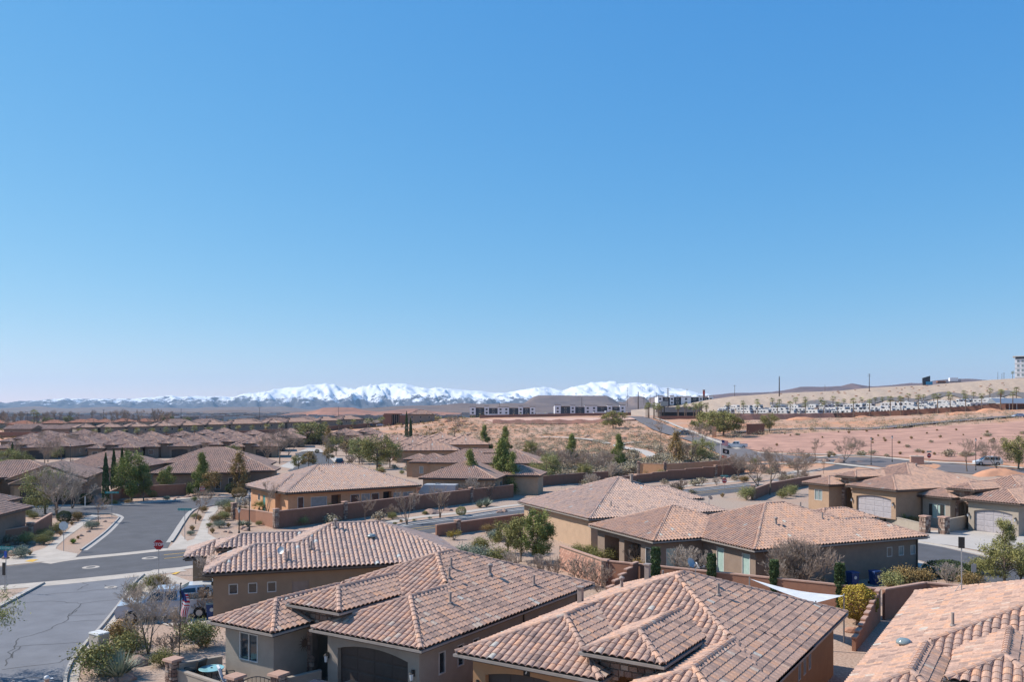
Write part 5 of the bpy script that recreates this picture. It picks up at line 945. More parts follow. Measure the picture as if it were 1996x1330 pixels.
# planting strip left of the side street
for i, (px, py, s, k) in enumerate([(8, 1060, 1.0, SAGE), (30, 1062, .8, SAGE), (50, 1060, .8, STRAW), (52, 1062, 1.0, SHRUB), (85, 1062, .95, SHRUB), (82, 1050, .9, SHRUB), (14, 1072, .9, STRAW), (40, 1088, 1.0, SHRUB), (58, 1083, .6, STRAW), (95, 1052, .8, SHRUB), (112, 1040, 1.0, SHRUB), (125, 1020, .9, BALL), (152, 1016, 1.0, SHRUB), (140, 1024, .7, STRAW), (178, 1032, .9, SHRUB), (190, 1026, .7, STRAW), (143, 1060, .55, YUCCA), (152, 1051, .5, STRAW), (118, 1044, .7, STRAW), (58, 1008, .8, SHRUB), (66, 1012, .7, SHRUB)]):
    k.at(G(px, py), s * 1.15, {SAGE: 'grey sage clump in the gravel bed along the left pavement', STRAW: 'straw-coloured grass clump in the gravel bed along the left pavement', SHRUB: 'low garden shrub in the gravel bed along the left pavement', BALL: 'yellowish rounded bush in the bed before the bare trees at left', YUCCA: 'dark green yucca in the strip between pavement and kerb at left'}[k], 'plants of the left pavement beds' if k in (SAGE, STRAW, SHRUB) else None)
for i, (px, py, s) in enumerate([(30, 1082, 1.6), (45, 1070, 1.0), (8, 1078, 1.0), (137, 1016, .9), (158, 1046, .6), (172, 1038, .6), (72, 1064, .5), (12, 1090, .8), (205, 1018, .5), (186, 1028, .4)]): rock(G(px, py), s, 'weathered brown rock among the plants of the left pavement beds', group='rocks of the left pavement beds')
each(BARE_PALE, [(110, 1008, 1.6, 'large pale bare tree at the left by the low garden wall', 0), (140, 992, 1.1, 'low pale leafless tree before the gabled garages', 0)]); each(OLIVE, [(88, 1003, 1.25, 'grey-green tree in front of the gabled garages', 0)])
each(BARE, [(166, 985, .9, 'bare vase-shaped tree right of the gabled garages', 1), (192, 1018, .65, 'young bare tree on the left pavement near the corner', 1), (381, 1022, .85, 'young bare tree on the right pavement of the side street', 1)])
# strip right of the side street
for (px, py, s, k) in [(375, 1035, 1.0, STRAW), (388, 1015, 1.0, STRAW), (395, 1000, .8, SHRUB), (372, 1044, .5, SHRUB), (378, 1012, .6, SHRUB), (432, 1012, .9, SHRUB), (420, 1022, 1.0, SHRUB), (428, 1030, .9, SHRUB), (445, 1028, .8, STRAW), (414, 1040, .8, STRAW), (440, 1015, .9, SHRUB), (408, 1028, .45, SHRUB), (446, 1005, 1.0, SHRUB), (436, 992, 1.3, SHRUB), (450, 996, 1.1, SHRUB), (505, 1025, .5, SHRUB), (520, 1023, .7, SHRUB)]: k.at(G(px, py), s * 1.1, 'straw-coloured grass clump in the corner bed right of the side street' if k is STRAW else 'garden shrub in the corner bed right of the side street', 'plants of the corner bed right of the side street')
for (px, py, s) in [(404, 1030, .4), (448, 1040, .7), (472, 1032, 1.1), (438, 1038, .5), (370, 1041, .7), (480, 1035, .8), (505, 1020, .7)]: rock(G(px, py), s, 'pale boulder in the corner bed right of the side street', group='boulders of the corner bed')
PAMPAS = Kind([lambda: tuft(68, 1.3, 320, .8, 'lf_straw', .02, 'pampas_grass', 'pampas grass', .5, 9)]); PAMPAS.at(G(468, 1006), 1.15, 'pampas grass with cream plumes by the stone pillar at the corner'); PAMPAS.at(G(478, 1004), 1.0, 'second pampas clump right of the plumed one at the corner'); PAMPAS.at(G(812, 985), .8, 'pampas grass beside the end of the peach house')
AGV = Kind([lambda: tuft(69, .9, 90, 1.5, 'lf_agave', .05, 'agave', 'agave', .05)]); AGV.at(G(470, 1028), 1.0, 'pale agave cluster under the dark lamp post'); AGV.at(G(484, 1027), .9, 'agave right of the dark lamp post foot')
SPALM.at((*G(505, 1000)[:2], -1.2), .8, 'fan palm with dark leaves beside the left end of the garden wall', v=0)
# garden of the stepped house and the corner across the crossroads
each(CYP, [(206, 985, 1.0, 'tall cypress nearest the gabled garage at left', 0), (222, 964, .98, 'second tall cypress behind the gabled garages', 1)]); CYP.at(G(238, 958), .98, 'cypress rising behind the big pine at left', v=0); CYP.at(G(24, 925), .9, 'cypress at the far left beside a dark round tree', v=1)
each(PINE_WIDE, [(256, 978, .95, 'broad yellow-green pine right of the tall cypresses', 0)]); each(PINE, [(392, 965, .77, 'upright pine in front of the stepped brown house', 1)]); each(PINE_OPEN, [(324, 966, .80, 'open pine before the brown garden wall across the crossroads', 0), (280, 978, .75, 'thin grey-green tree at the kerb across the crossroads', 1)])
each(GOLD, [(412, 970, .95, 'golden tree on a thin trunk across the crossroads', 0), (466, 960, 1.05, 'golden larch-like tree at the right of the stepped brown house', 1)])
each(BALL, [(450, 962, 1.15, 'dark green clipped ball bush in front of the stepped house', 0), (466, 972, 1.3, 'wide olive clipped bush in front of the golden tree', 1), (360, 964, .75, 'small round bush before the brown garden wall', 2), (230, 970, 1.2, 'brown rounded bush at the foot of the broad pine', 1), (298, 970, .8, 'pale rounded bush left of the brown garden wall', 2), (168, 985, 1.2, 'clump of dark shrub beside the white marker post', 0)])
for (px, py, s) in [(240, 978, .8), (258, 980, .7), (300, 974, .8), (345, 972, .9), (365, 970, 1.2), (375, 968, 1.3), (340, 975, .7), (222, 980, .7), (425, 968, 1.0), (465, 968, .9), (285, 975, .6)]: rock(G(px, py), s, 'boulder in the shaded corner bed below the pines', group='boulders below the pines', flat=.8)
for (px, py) in [(325, 976), (378, 978), (222, 985), (250, 983)]: SHRUB.at(G(px, py), .7, 'low dark shrub in the shaded corner bed below the pines', 'shrubs below the pines')
OLIVE.at(G(40, 928), 1.1, 'dark round tree beside the far left cypress', v=1); OLIVE.at(G(15, 930), 1.2, 'grey-green tree left of the far left cypress', v=0); BARE_BIG.at(G(88, 915), .9, 'large grey bare tree behind the gabled garages', v=0); BARE.at(G(120, 905), 1.3, 'bare dark tree behind the long striped roof at left')
# garden of the peach house: outside strip along the road
each(BARE, [(524, 1027, .95, 'bare tree at the left end of the garden wall', 0), (712, 1018, .62, 'small bare tree with pale trunk at the middle wall pillar', 1), (793, 1023, .8, 'spreading bare tree on the verge by the road bend', 2), (858, 1010, .8, 'bare tree beside the sandstone boulder', 2)])
each(SHRUB, [(590, 1025, 1.1, 'low straw-green bush at the foot of the garden wall', 0), (570, 1026, .8, 'low dark bush left in front of the garden wall', 1), (765, 1013, .9, 'dark low bush right of the middle wall pillar', 1), (828, 1004, .5, 'small dark green bush left of the sandstone boulder', 1)])
each(SAGE, [(648, 1022, 1.35, 'pale grey ball-shaped bush in front of the garden wall', 0), (740, 1015, 1.2, 'pale upright bush near the middle wall pillar', 1)])
TWIGGY.at(G(762, 1010), 1.1, 'reddish bare stems against the garden wall'); TWIGGY.at(G(925, 978), 2.2, 'big brown leafless bush by the patio house corner'); TWIGGY.at(G(950, 976), 1.8, 'second leafless bush by the patio house corner')
each(BALL, [(899, 1006, .85, 'round yellow-green bush on the verge by the road', 2)])
rock(G(842, 1002), 2.3, 'large flat sandstone boulder on the verge', flat=.75); rock(G(872, 996), 1.6, 'second pale boulder right of the sandstone boulder', flat=.7); rock(G(975, 1000), 1.2, 'pile of broken rock on the verge by the road', flat=.7); rock(G(983, 998), .9, 'small broken rock beside the rock pile on the verge')
for (px, py) in [(838, 1013), (808, 1018), (770, 1024), (782, 1019)]: SHRUB.at(G(px, py), .35, 'tiny shrub on the gravel verge by the road', 'tiny shrubs on the verge')
YUCCA.at(G(948, 988), 1.35, 'big grey spiky yucca against the garden wall', v=0); YUCCA.at(G(935, 990), 1.2, 'second grey yucca left of the big one', v=0); SPALM.at((*G(823, 985)[:2], -1.3), .6, 'small dark palm beside the white trailer', v=0); SPALM.at((*G(727, 998)[:2], -1.0), .55, 'small palm looking over the garden wall of the peach house', v=1); YUCCA.at((*G(641, 1003)[:2], .8), .9, 'green spiky plant peeping over the garden wall', v=1)
each(PINE, [(915, 968, .84, 'dark pine beside the white trailer', 1), (978, 962, 1.0, 'tallest pine right of the cream house', 0), (1000, 964, .78, 'shorter pine leaning right beside the tallest pine', 1), (945, 880, .95, 'pine behind the long house near the hill', 1), (985, 882, .9, 'pale pine at the foot of the desert hill', 0)]); OLIVE.at(G(1035, 893), 1.1, 'dark spreading tree at the foot of the desert hill', v=1); PINE.at(G(1115, 905), .85, 'small upright conifer at the foot of the hill', v=0); PINE.at(G(1205, 912), .9, 'conifer left of the orange sunlit wall', v=1)
# cul-de-sac trees
for (px, py, s, k, v, lab) in [(582, 915, .75, OLIVE, 1, 'young round tree in the mouth of the cul-de-sac'), (602, 918, 1.0, GOLD, 0, 'golden tree right of the young round tree in the cul-de-sac'), (610, 905, 1.3, SHRUB, 1, 'wide bush left behind the peach house roof'), (545, 905, 1.2, BARE_BIG, 0, 'big bare tree left of the cul-de-sac'), (520, 900, 1.0, BARE_BIG, 1, 'second big bare tree left of the cul-de-sac'), (562, 888, .9, BARE_BIG, 1, 'bare tree at the head of the cul-de-sac'), (700, 905, 1.4, OLIVE, 0, 'yellowish tree right of the cul-de-sac'), (680, 900, 1.3, GOLD, 0, 'golden tree right of the cul-de-sac pavement'), (735, 915, 1.8, OLIVE, 1, 'largest dark tree right of the cul-de-sac'), (760, 912, 1.3, OLIVE, 0, 'grey tree beside the largest dark tree'), (655, 888, 1.3, OLIVE, 1, 'tree at the far right of the cul-de-sac'), (640, 878, 1.2, GOLD, 1, 'yellowish conifer at the end of the cul-de-sac'), (720, 900, 1.2, GOLD, 0, 'brown-gold tree in front of the row houses'), (606, 866, 1.6, MESQ, 0, 'dense olive tree beyond the end of the cul-de-sac'), (783, 925, .8, SHRUB, 0, 'grey garden bush right of the peach house roof'), (618, 884, .9, BALL, 0, 'dark clipped bush by the round end of the cul-de-sac')]: k.at(G(px, py), s, lab, v=v)
TT = sorted([(rnd.uniform(868, 905), rnd.uniform(0, 700)) for _ in range(26)], reverse=True)
for i, (py, px) in enumerate(TT):
    (BARE_BIG if rnd.random() < .55 else OLIVE).at(G(px, py), rnd.uniform(.6, .95), '%s tree among the brown far-tract roofs as placed from near to far' % ORD[i], 'trees of the far tract')
# courtyard between the tan house and the corner house
each(PINE_WIDE, [(1048, 1098, .6, 'dark pine in the garden left of the sunlit tan house', 0)]); each(PINE_OPEN, [(1015, 1096, .68, 'open yellow-green pine left of the dark garden pine', 1)]); each(OLIVE, [(990, 1080, .7, 'yellow-green bushy tree in the garden before the tan house', 1)])
each(SHRUB, [(950, 1040, 1.0, 'dry brown shrub on the garden rise', 2), (935, 1075, 1.3, 'bright green shrub in the garden before the tan house', 1), (912, 1098, 1.7, 'silver-green wide shrub behind the corner house', 3), (940, 1100, 1.6, 'second silver-green shrub behind the corner house', 3), (970, 1102, 1.5, 'green broom-like shrub behind the corner house', 1), (965, 1055, 1.2, 'grey-green shrub on the garden rise', 3), (1128, 1088, 1.2, 'olive hedge shrub beside the block wall', 1), (1150, 1090, 1.2, 'leafy hedge shrub in front of the patio posts', 1), (1185, 1096, 1.4, 'bright green shrub in front of the covered patio', 1), (1165, 1092, 1.1, 'yellow-green shrub left of the covered patio', 0), (1245, 1122, 1.3, 'yellow-olive shrub behind the lot wall', 2), (1300, 1118, 1.2, 'yellow-brown shrub under the grey bare bush', 2), (1050, 1080, 1.0, 'dark shrub at the foot of the garden pine', 1)])
each(TWIGGY, [(1055, 1128, 1.2, 'dry pale shrub below the block wall', 0), (1132, 1145, 1.5, 'brown leafless shrub in front of the block wall', 1), (1165, 1155, 1.3, 'leafless shrub at the right end of the block wall', 1), (1240, 1112, 1.3, 'pale bare shrub in front of the patio window', 0), (1080, 1132, 1.2, 'leafless shrub right of the garden pine', 1), (1000, 1120, 1.2, 'pale twiggy shrub behind the corner house roof', 0)])
rock(G(975, 1052), 1.5, 'pale boulder on the garden rise before the tan house'); rock(G(930, 1062), 1.2, 'rounded boulder on the garden rise'); rock(G(1020, 1118), .8, 'small rock under the open pine')
BIGTWIG = Kind([lambda: bare_tree(81, 3.6, .06, stems=12, depth=5, spread=.6, minr=.009, tw='twig_pale', name='bare_shrub'), lambda: bare_tree(82, 3.6, .06, stems=16, depth=5, spread=.65, minr=.009, tw='twig', name='bare_shrub')])
BIGTWIG.at(G(1345, 1150), .8, 'rounded grey bare bush between the patio and the bedroom window', v=0); BIGTWIG.at(G(1565, 1166), 1.1, 'huge bare bush covering the side wall of the wide house', v=1); BIGTWIG.at(G(1530, 1164), .85, 'left part of the bare thicket beside the wide house', v=0)
COLCYP = Kind([lambda: cypress(43, 3.1, .3, True), lambda: cypress(44, 3.1, .3, True)])
for (px, py, s, lab) in [(1278, 1165, 1.05, 'clipped column cypress standing by the step in the lot wall'), (1387, 1172, .97, 'second clipped column cypress along the lot wall'), (1509, 1185, .95, 'third clipped column cypress along the lot wall'), (1637, 1200, 1.0, 'clipped column cypress beside the round golden bush')]: COLCYP.at(G(px, py), s, lab)
GOLDBALL = Kind([lambda: bush(83, (1.15, 1.15, 1.1), 6500, .085, 'lf_yellow', 'clipped_bush', ball=True, cz=1.35)]); GOLDBALL.at(G(1672, 1218), 1.0, 'round golden-leaved clipped bush in the lot corner')
for (px, py, s) in [(1660, 1232, 1.0), (1680, 1230, .9), (1690, 1224, .7)]: rock(G(px, py), s, 'rust-brown rock under the round golden bush', red=True, group='rocks under the golden bush')
each(SHRUB, [(1765, 1145, 1.6, 'brown-leaved shrub at the end of the wide house', 2), (1792, 1143, 1.4, 'second brown-leaved shrub by the street end', 2), (1895, 1150, 1.3, 'brown shrub under the small parking sign', 2), (1740, 1150, 1.3, 'dull olive shrub beside the blue bins', 0)])
HEDGE = Kind([lambda: bush(84, (1.9, .9, .75), 4200, .09, 'lf_dark', 'hedge', ball=True, cz=.68)]); HEDGE.at(G(1848, 1128), 1.0, 'dark clipped hedge beside the side street', rz=-.5); HEDGE.at(G(1872, 1135), .8, 'second dark clipped hedge right behind the first', rz=-.5); HEDGE.at(G(1651, 992), 1.0, 'low golden-green hedge before the tan house entry', rz=-1.1)
each(SHRUB, [(1905, 1120, 1.3, 'yellow-green shrub behind the parking sign', 1)])
each(OLIVE, [(1958, 1145, .8, 'yellow-olive tree in front of the side street at right', 1), (1990, 1140, .68, 'right half of the olive trees by the side street', 1)]); PINE_OPEN.at(G(1955, 1092), .62, 'rounded olive tree at the driveway edge of the sage house', v=1)
STRAW.at(G(1735, 1148), 1.3, 'straw grass beside the bins'); STRAW.at(G(1600, 1140), 1.0, 'dry grass behind the lot wall'); TWIGGY.at(G(1850, 1145), 1.1, 'pale dead agave stalks by the lot wall')
OLIVE.at(G(1677, 1005), .92, 'dark-trunked leafy tree in front of the tan house garage', v=0); YUCCA.at(G(1758, 1025), 1.6, 'bright green spiky plant at the courtyard pillars', v=1); BALL.at(G(1780, 1026), .9, 'gold-green bush under the shuttered window', v=1); STRAW.at(G(1690, 1003), 1.0, 'pale grass by the tree in front of the garage')
# verge and trees by the road on the right
for (px, py, s, k, v, lab) in [(1500, 965, 1.0, BARE_BIG, 0, 'tall white-limbed bare tree by the main road right of centre'), (1478, 950, .9, BARE_BIG, 1, 'bare tree left of the tall white-limbed tree'), (1560, 940, .8, BARE_BIG, 1, 'bare tree in front of the right-hand road'), (1645, 902, .8, BARE_BIG, 1, 'rounded brown bare tree beside the two lamp posts'), (1590, 900, .65, BARE_BIG, 0, 'bare tree left of the rounded brown one'), (1885, 920, .8, BARE_BIG, 0, 'dark leaning bare tree before the white car at right'), (1945, 918, .85, BARE_BIG, 1, 'wide bare tree at the right above the red mound'), (1985, 915, 1.4, OLIVE, 1, 'green desert tree at the right edge above the red mound'), (1450, 942, 1.3, SHRUB, 2, 'brown shrub at the bend of the main road'), (1432, 938, 1.2, SAGE, 1, 'pale shrub at the bend of the main road'), (1455, 975, 1.9, SHRUB, 0, 'large olive shrub left of the stone pillar by the tan house'), (1540, 968, 1.7, SHRUB, 0, 'green bush beside the wing window of the tan house'), (1525, 972, 1.3, SHRUB, 1, 'dark bush in front of the tan house wing'), (1408, 970, 1.0, STRAW, 0, 'agave-like clump on the roof edge side of the stop sign'), (1895, 1010, .6, SHRUB, 0, 'small plant by the sage house courtyard')]: k.at(G(px, py), s, lab, v=v)
for (px, py, s) in [(1555, 900, 2.2), (1635, 903, 2.6), (1610, 900, 1.6), (1402, 935, 1.3), (1412, 934, 1.1)]: rock(G(px, py), s, 'sandstone boulder beside the road on the right', group='boulders beside the right-hand road')
MESQ.at(G(1195, 835), 1.45, 'round mesquite on the hill left of the hill road'); MESQ.at(G(1385, 845), 1.5, 'left one of the two large mesquites below the palms'); MESQ.at(G(1410, 850), 1.55, 'right one of the two large mesquites below the palms'); OLIVE.at(G(1500, 843), 1.5, 'lone green desert tree on the red flat', v=1)
for (px, py, s, lab) in [(1288, 862, 1.0, 'bare tree left beside the hill road'), (1370, 868, 1.0, 'bare tree right of the hill road'), (1350, 872, .9, 'leaning bare tree before the hill road'), (1440, 845, .7, 'bare tree beside the long brown wall'), (885, 860, 1.4, 'large grey bare tree below the rocky knoll'), (1120, 925, .8, 'bare tree left of the orange sunlit wall')]: BARE_BIG.at(G(px, py), s, lab)
GOLD.at(G(1318, 912), 1.3, 'yellow-green tree in front of the orange sunlit wall', v=1); OLIVE.at(G(1370, 908), 1.3, 'olive-yellow tree right of the orange sunlit wall', v=0); BARE.at(G(1345, 910), 1.1, 'brown leafless tree between the two yellowish trees'); BARE.at(G(1408, 935), .9, 'small bare tree before the brown wall by the flagpole')
for (px, py) in [(1075, 925), (1095, 915), (1130, 918), (1160, 922), (1180, 920), (1190, 935), (1050, 910)]: TWIGGY.at(G(px, py), rnd.uniform(2.0, 3.0), 'grey-brown thicket shrub behind the sunlit tan house', 'thicket behind the tan house')
for (px, py) in [(1262, 930), (1288, 933), (1355, 932), (1325, 930), (1250, 905)]: SHRUB.at(G(px, py), rnd.uniform(1.2, 1.8), 'green shrub along the inner side of the brown stepped wall', 'shrubs along the stepped wall')
# desert scrub on the hill and the red flats
def in_poly(x, y, P):
    c = False; j = len(P) - 1
    for i in range(len(P)):
        if (P[i][1] > y) != (P[j][1] > y) and x < (P[j][0] - P[i][0]) * (y - P[i][1]) / (P[j][1] - P[i][1]) + P[i][0]: c = not c
        j = i
    return c
HILL = [(640, 850), (800, 845), (870, 815), (930, 820), (960, 826), (1160, 824), (1260, 824), (1300, 850), (1400, 885), (1440, 900), (1440, 912), (1400, 916), (1240, 922), (1190, 934), (1060, 936), (1045, 915), (1010, 880), (860, 858), (700, 866)]
FLAT = [(1400, 825), (1500, 822), (1700, 812), (1990, 800), (1990, 822), (1800, 834), (1640, 842), (1500, 848), (1420, 860)]
PATHS = [[Vector(G(*p)[:2]) for p in q] for q in ([(1245, 903), (1272, 893), (1250, 880), (1212, 873), (1205, 868)], [(1050, 852), (1085, 853), (1120, 855), (1160, 859)], [(1470, 900), (1440, 885), (1410, 873), (1375, 860), (1340, 850), (1310, 842), (1290, 835), (1275, 828)])]
def clear(x, y, m_=4.0):
    p = Vector((x, y))
    for P in PATHS:
        for a, b in zip(P[:-1], P[1:]):
            t = max(0, min(1, (p - a).dot(b - a) / max((b - a).length_squared, 1e-6))); w_ = 7.5 if P is PATHS[2] else 2.6
            if (p - (a + (b - a) * t)).length < w_: return False
    return True
SCR = []
for poly, n in ((HILL, 2600), (FLAT, 420)):
    xs = [p[0] for p in poly]; ysp = [p[1] for p in poly]; k = 0
    while k < n:
        px, py = rnd.uniform(min(xs), max(xs)), rnd.uniform(min(ysp), max(ysp))
        if not in_poly(px, py, poly): continue
        g = G(px, py); k += 1
        if clear(g[0], g[1]): SCR.append((g[1], g, rnd.uniform(.8, 1.9) * (1.15 if poly is HILL else 1.3)))
SCR.sort(key=lambda s: s[0] / s[2]); big = SCR[:290]; rest = SCR[290:]
for _, g, s in big: SAGE.at(g, s, 'grey desert scrub bush on the red hillside', 'scrub bushes on the desert hill', sz=s * rnd.uniform(.8, 1.1))
def scatter_stuff(name, items, leaf, n=64, size=.2, label=None, r=(.85, .85, .55)):
    rg = np.random.default_rng(9); P, T = [], []
    for _, g, s in items:
        q = rg.normal(0, .42, (n, 3)) * np.array(r) * s; q[:, 2] = np.abs(q[:, 2]) * 1.1 + .1; P.append(q + np.array([g[0], g[1], g[2] - .1])); T.append(np.clip(rg.normal(rg.uniform(.15, .85), .2, n), 0, 1))
    P = np.concatenate(P); o = mobj(name, leaf_mesh(name, P, size, M[leaf], rg, tint=np.concatenate(T))); tag(o, label, 'scrub', kind='stuff'); return o
h1, h2 = rest[::2], rest[1::2]
scatter_stuff('desert_scrub', h1, 'lf_sage', label='grey-brown scrub covering the desert hillside'); scatter_stuff('desert_scrub', h2, 'lf_grey', label='grey-green scrub covering the desert hillside')
fill = []
for i in range(1500):
    y = 380 + 900 * rnd.random() ** 1.3; x = rnd.uniform(-.62, -.05) * y; fill.append((y, (x, y, hz(x, y)), rnd.uniform(1.0, 2.4)))
scatter_stuff('plain_scrub', fill, 'lf_brown', 26, .55, 'brown brush and low trees of the plain beyond the town')
for (px, py, s) in [(872, 822, 6), (885, 818, 8), (900, 822, 6), (915, 828, 5), (860, 828, 4), (895, 830, 5), (925, 838, 3), (880, 836, 4)]: rock(G(px, py), s, 'orange sandstone outcrop on the rocky knoll', True, .5, 'outcrops of the rocky knoll')
for i in range(60):
    px, py = rnd.choice([(rnd.uniform(1140, 1280), rnd.uniform(842, 858)), (rnd.uniform(850, 960), rnd.uniform(838, 858)), (rnd.uniform(1010, 1200), rnd.uniform(862, 900)), (rnd.uniform(700, 830), rnd.uniform(846, 856))]); g = G(px, py)
    if clear(g[0], g[1]): rock(g, rnd.uniform(1.2, 3.2), 'sandstone rock on the desert hillside', rnd.random() < .6, .75, 'rocks on the desert hill')
# red mounds
def mound(name, px, py, r, h, label):
    g = G(px, py); n = 22; V = []; Q = []
    for i in range(7):
        for j in range(n): t = 2 * math.pi * j / n; q = i / 6; rr_ = r * q * (1 + .18 * math.sin(t * 3 + px) + .1 * math.sin(t * 7)); x, y = g[0] + rr_ * math.cos(t), g[1] + rr_ * .7 * math.sin(t); V.append((x, y, hz(x, y) - .25 + h * (1 - q * q) ** 1.3 * (1 + .3 * math.sin(7 * q + 5 * t + px) * q + .2 * math.sin(11 * t + i * 2) * q)))
    for i in range(6):
        for j in range(n): k = (j + 1) % n; Q.append((i * n + j, i * n + k, i * n + n + k, i * n + n + j))
    return tag(mobj(name, fast_mesh(name, V, Q, smooth=True, mats=[M['sand_red']])), label, 'mound', kind='structure')
for a in [(1945, 926, 5, 1.3), (1870, 808, 6, 1.4), (1815, 806, 6, 2.4), (1780, 807, 5, 1.6), (1640, 812, 6, 1.6), (1725, 811, 6, 1.3), (1560, 818, 8, 1.4), (1592, 814, 6, 2.2), (1925, 802, 7, 1.6), (1680, 814, 5, 1.0), (1450, 830, 7, 1.2)]: mound('dirt_mound', *a, None)

# loose garden planting between the houses
def sprinkle(region, n, kinds, lab, group, s0=.8, s1=1.6):
    (x0, x1, y0, y1) = region
    for i in range(n):
        g = G(rnd.uniform(x0, x1), rnd.uniform(y0, y1)); rnd.choice(kinds).at(g, rnd.uniform(s0, s1), lab, group)
for reg, n, kk, lab, grp in [((1020, 1400, 938, 968), 22, [SHRUB, SAGE, TWIGGY], 'shrub on the far verge of the main road', 'verge shrubs of the main road'), ((1440, 1600, 905, 950), 22, [SHRUB, SAGE, TWIGGY, TWIGGY], 'dry shrub beside the right-hand junction', 'shrubs of the right-hand junction'), ((1560, 1900, 882, 893), 20, [SAGE, STRAW], 'dry tuft along the edge of the dirt lot', 'tufts along the dirt lot'), ((560, 800, 905, 945), 14, [SHRUB, SAGE, TWIGGY], 'garden shrub behind the peach house', 'shrubs behind the peach house'), ((0, 520, 905, 955), 34, [SHRUB, SHRUB, TWIGGY, SAGE], 'yard shrub between the houses left of the crossroads', 'yard shrubs left of the crossroads'), ((640, 860, 885, 930), 16, [SHRUB, TWIGGY], 'front yard shrub along the cul-de-sac', 'yard shrubs of the cul-de-sac'), ((1500, 1996, 840, 876), 34, [SAGE, STRAW], 'small weed clump on the dirt lot', 'weeds on the dirt lot')]: sprinkle(reg, n, kk, lab, grp)
for (px, py, s, k, v, lab) in [(1555, 932, .75, BARE_BIG, 0, 'pale bare tree beside the junction, left of the boulders'), (1520, 925, .7, BARE_BIG, 1, 'bare tree between the white-limbed tree and the boulders'), (1440, 930, .7, BARE_BIG, 1, 'bare tree at the end of the brown stepped wall'), (1605, 925, .6, BARE, 0, 'small bare tree before the tan house roof'), (1090, 935, .8, BARE_BIG, 0, 'bare thicket tree behind the sunlit tan house'), (1170, 930, .75, BARE_BIG, 1, 'grey bare tree left of the sunlit orange wall'), (1065, 945, 1.2, OLIVE, 0, 'grey-green tree behind the tan house roof at left'), (1140, 940, .8, OLIVE, 1, 'low green tree behind the tan house roof'), (640, 905, .9, GOLD, 0, 'gold tree just behind the peach house ridge')]: k.at(G(px, py), s, lab, v=v)
# ---------------------------------------------------------------- garden and lot walls
def px2(p): return Vector(G(*p)[:2])
def gwall(label, pts, h=1.8, t=.2, material='st_dkwall', cap='cap', pillars=(), ph=None, step=None, name='garden_wall', blocks=False, z=None, pw=.55):
    """stucco wall along world points; pts: [(x,y)], h scalar or per point"""
    P = [Vector(p) for p in pts]; H = h if isinstance(h, (list, tuple)) else [h] * len(P); c = P[0]; z0 = min(hz(p.x, p.y) for p in P) if z is None else z; T = thing(name, label, 'wall', (c.x, c.y, z0))
    for i in range(len(P) - 1):
        a, b = P[i] - c, P[i + 1] - c; d = (b - a); L = d.length; d /= L; n = Vector((d.y, -d.x)) * t / 2; za, zb = hz(*P[i]) - z0, hz(*P[i + 1]) - z0; ns = max(1, round(L / step)) if step else 1
        for k in range(ns):
            p, q = a + d * (L * k / ns), a + d * (L * (k + 1) / ns); zz = za + (zb - za) * (k + .5) / ns if step else None
            h0 = (H[i] + (H[i + 1] - H[i]) * (k + .5) / ns) if step else H[i]; h1 = h0 if step else H[i + 1]; z00, z11 = (zz, zz) if step else (za, zb)
            mb = MB(); bt = -.6; v = [(p.x - n.x, p.y - n.y), (q.x - n.x, q.y - n.y), (q.x + n.x, q.y + n.y), (p.x + n.x, p.y + n.y)]
            zt = [z00 + h0, z11 + h1, z11 + h1, z00 + h0]; lo = [(x, y, z + bt) for (x, y), z in zip(v, (z00, z11, z11, z00))]; hi = [(x, y, z) for (x, y), z in zip(v, zt)]; k0 = len(mb.v); mb.v += lo + hi
            for f in ((0, 1, 5, 4), (1, 2, 6, 5), (2, 3, 7, 6), (3, 0, 4, 7), (4, 5, 6, 7)): mb.f.append(f); mb.m.append(0); mb.t.append(.5)
            if not blocks or i: mb.build('wall_panel', M[material], T)
            m2 = MB(); n2 = n * 1.35; v = [(p.x - n2.x, p.y - n2.y), (q.x - n2.x, q.y - n2.y), (q.x + n2.x, q.y + n2.y), (p.x + n2.x, p.y + n2.y)]; m2.v += [(x, y, z + .003) for (x, y), z in zip(v, zt)] + [(x, y, z + .09) for (x, y), z in zip(v, zt)]
            for f in ((0, 1, 5, 4), (1, 2, 6, 5), (2, 3, 7, 6), (3, 0, 4, 7), (4, 5, 6, 7), (3, 2, 1, 0)): m2.f.append(f); m2.m.append(0); m2.t.append(.5)
            m2.build('coping', M[cap], T)
    for i in pillars:
        p = P[i] - c; zb = hz(*P[i]) - z0; hh = (ph or H[i] + .25); d = (P[min(i + 1, len(P) - 1)] - P[max(i - 1, 0)]); an = math.atan2(d.y, d.x); s = pw / 2
        o = bpy.data.objects.new('pillar', None); link(o, T); o.location = (p.x, p.y, zb); o.rotation_euler = (0, 0, an)
        mb = MB(); mb.box(-s + .05, s - .05, -s + .05, s - .05, -.4, hh); mb.build('core', M['mortar'], o)
        for e in range(4):
            q = [(-s, -s), (s, -s), (s, s), (-s, s)]; stonework(o, (q[e][0] * .82, q[e][1] * .82), (q[(e + 1) % 4][0] * .82, q[(e + 1) % 4][1] * .82), 0, hh - .02, None, .26, .12, joined=True, seed=i * 4 + e)
        mb = MB(); mb.box(-s - .05, s + .05, -s - .05, s + .05, hh, hh + .1, (.03, .03)); mb.build('pillar_cap', M['cap'], o)
    return T
gwall('long brown garden wall with stone pillars in front of the peach house', [px2(p) for p in [(538, 1031), (605, 1023), (672, 1014), (805, 996), (918, 981), (1000, 970)]], 1.85, pillars=(0, 2, 3, 4))
gwall('short pinkish wall with stone pillar at the corner of the peach house', [px2(p) for p in [(534, 1030), (500, 1020), (456, 1013)]], [1.6, 1.4, 1.3], material='st_wall', pillars=(2,), ph=1.9)
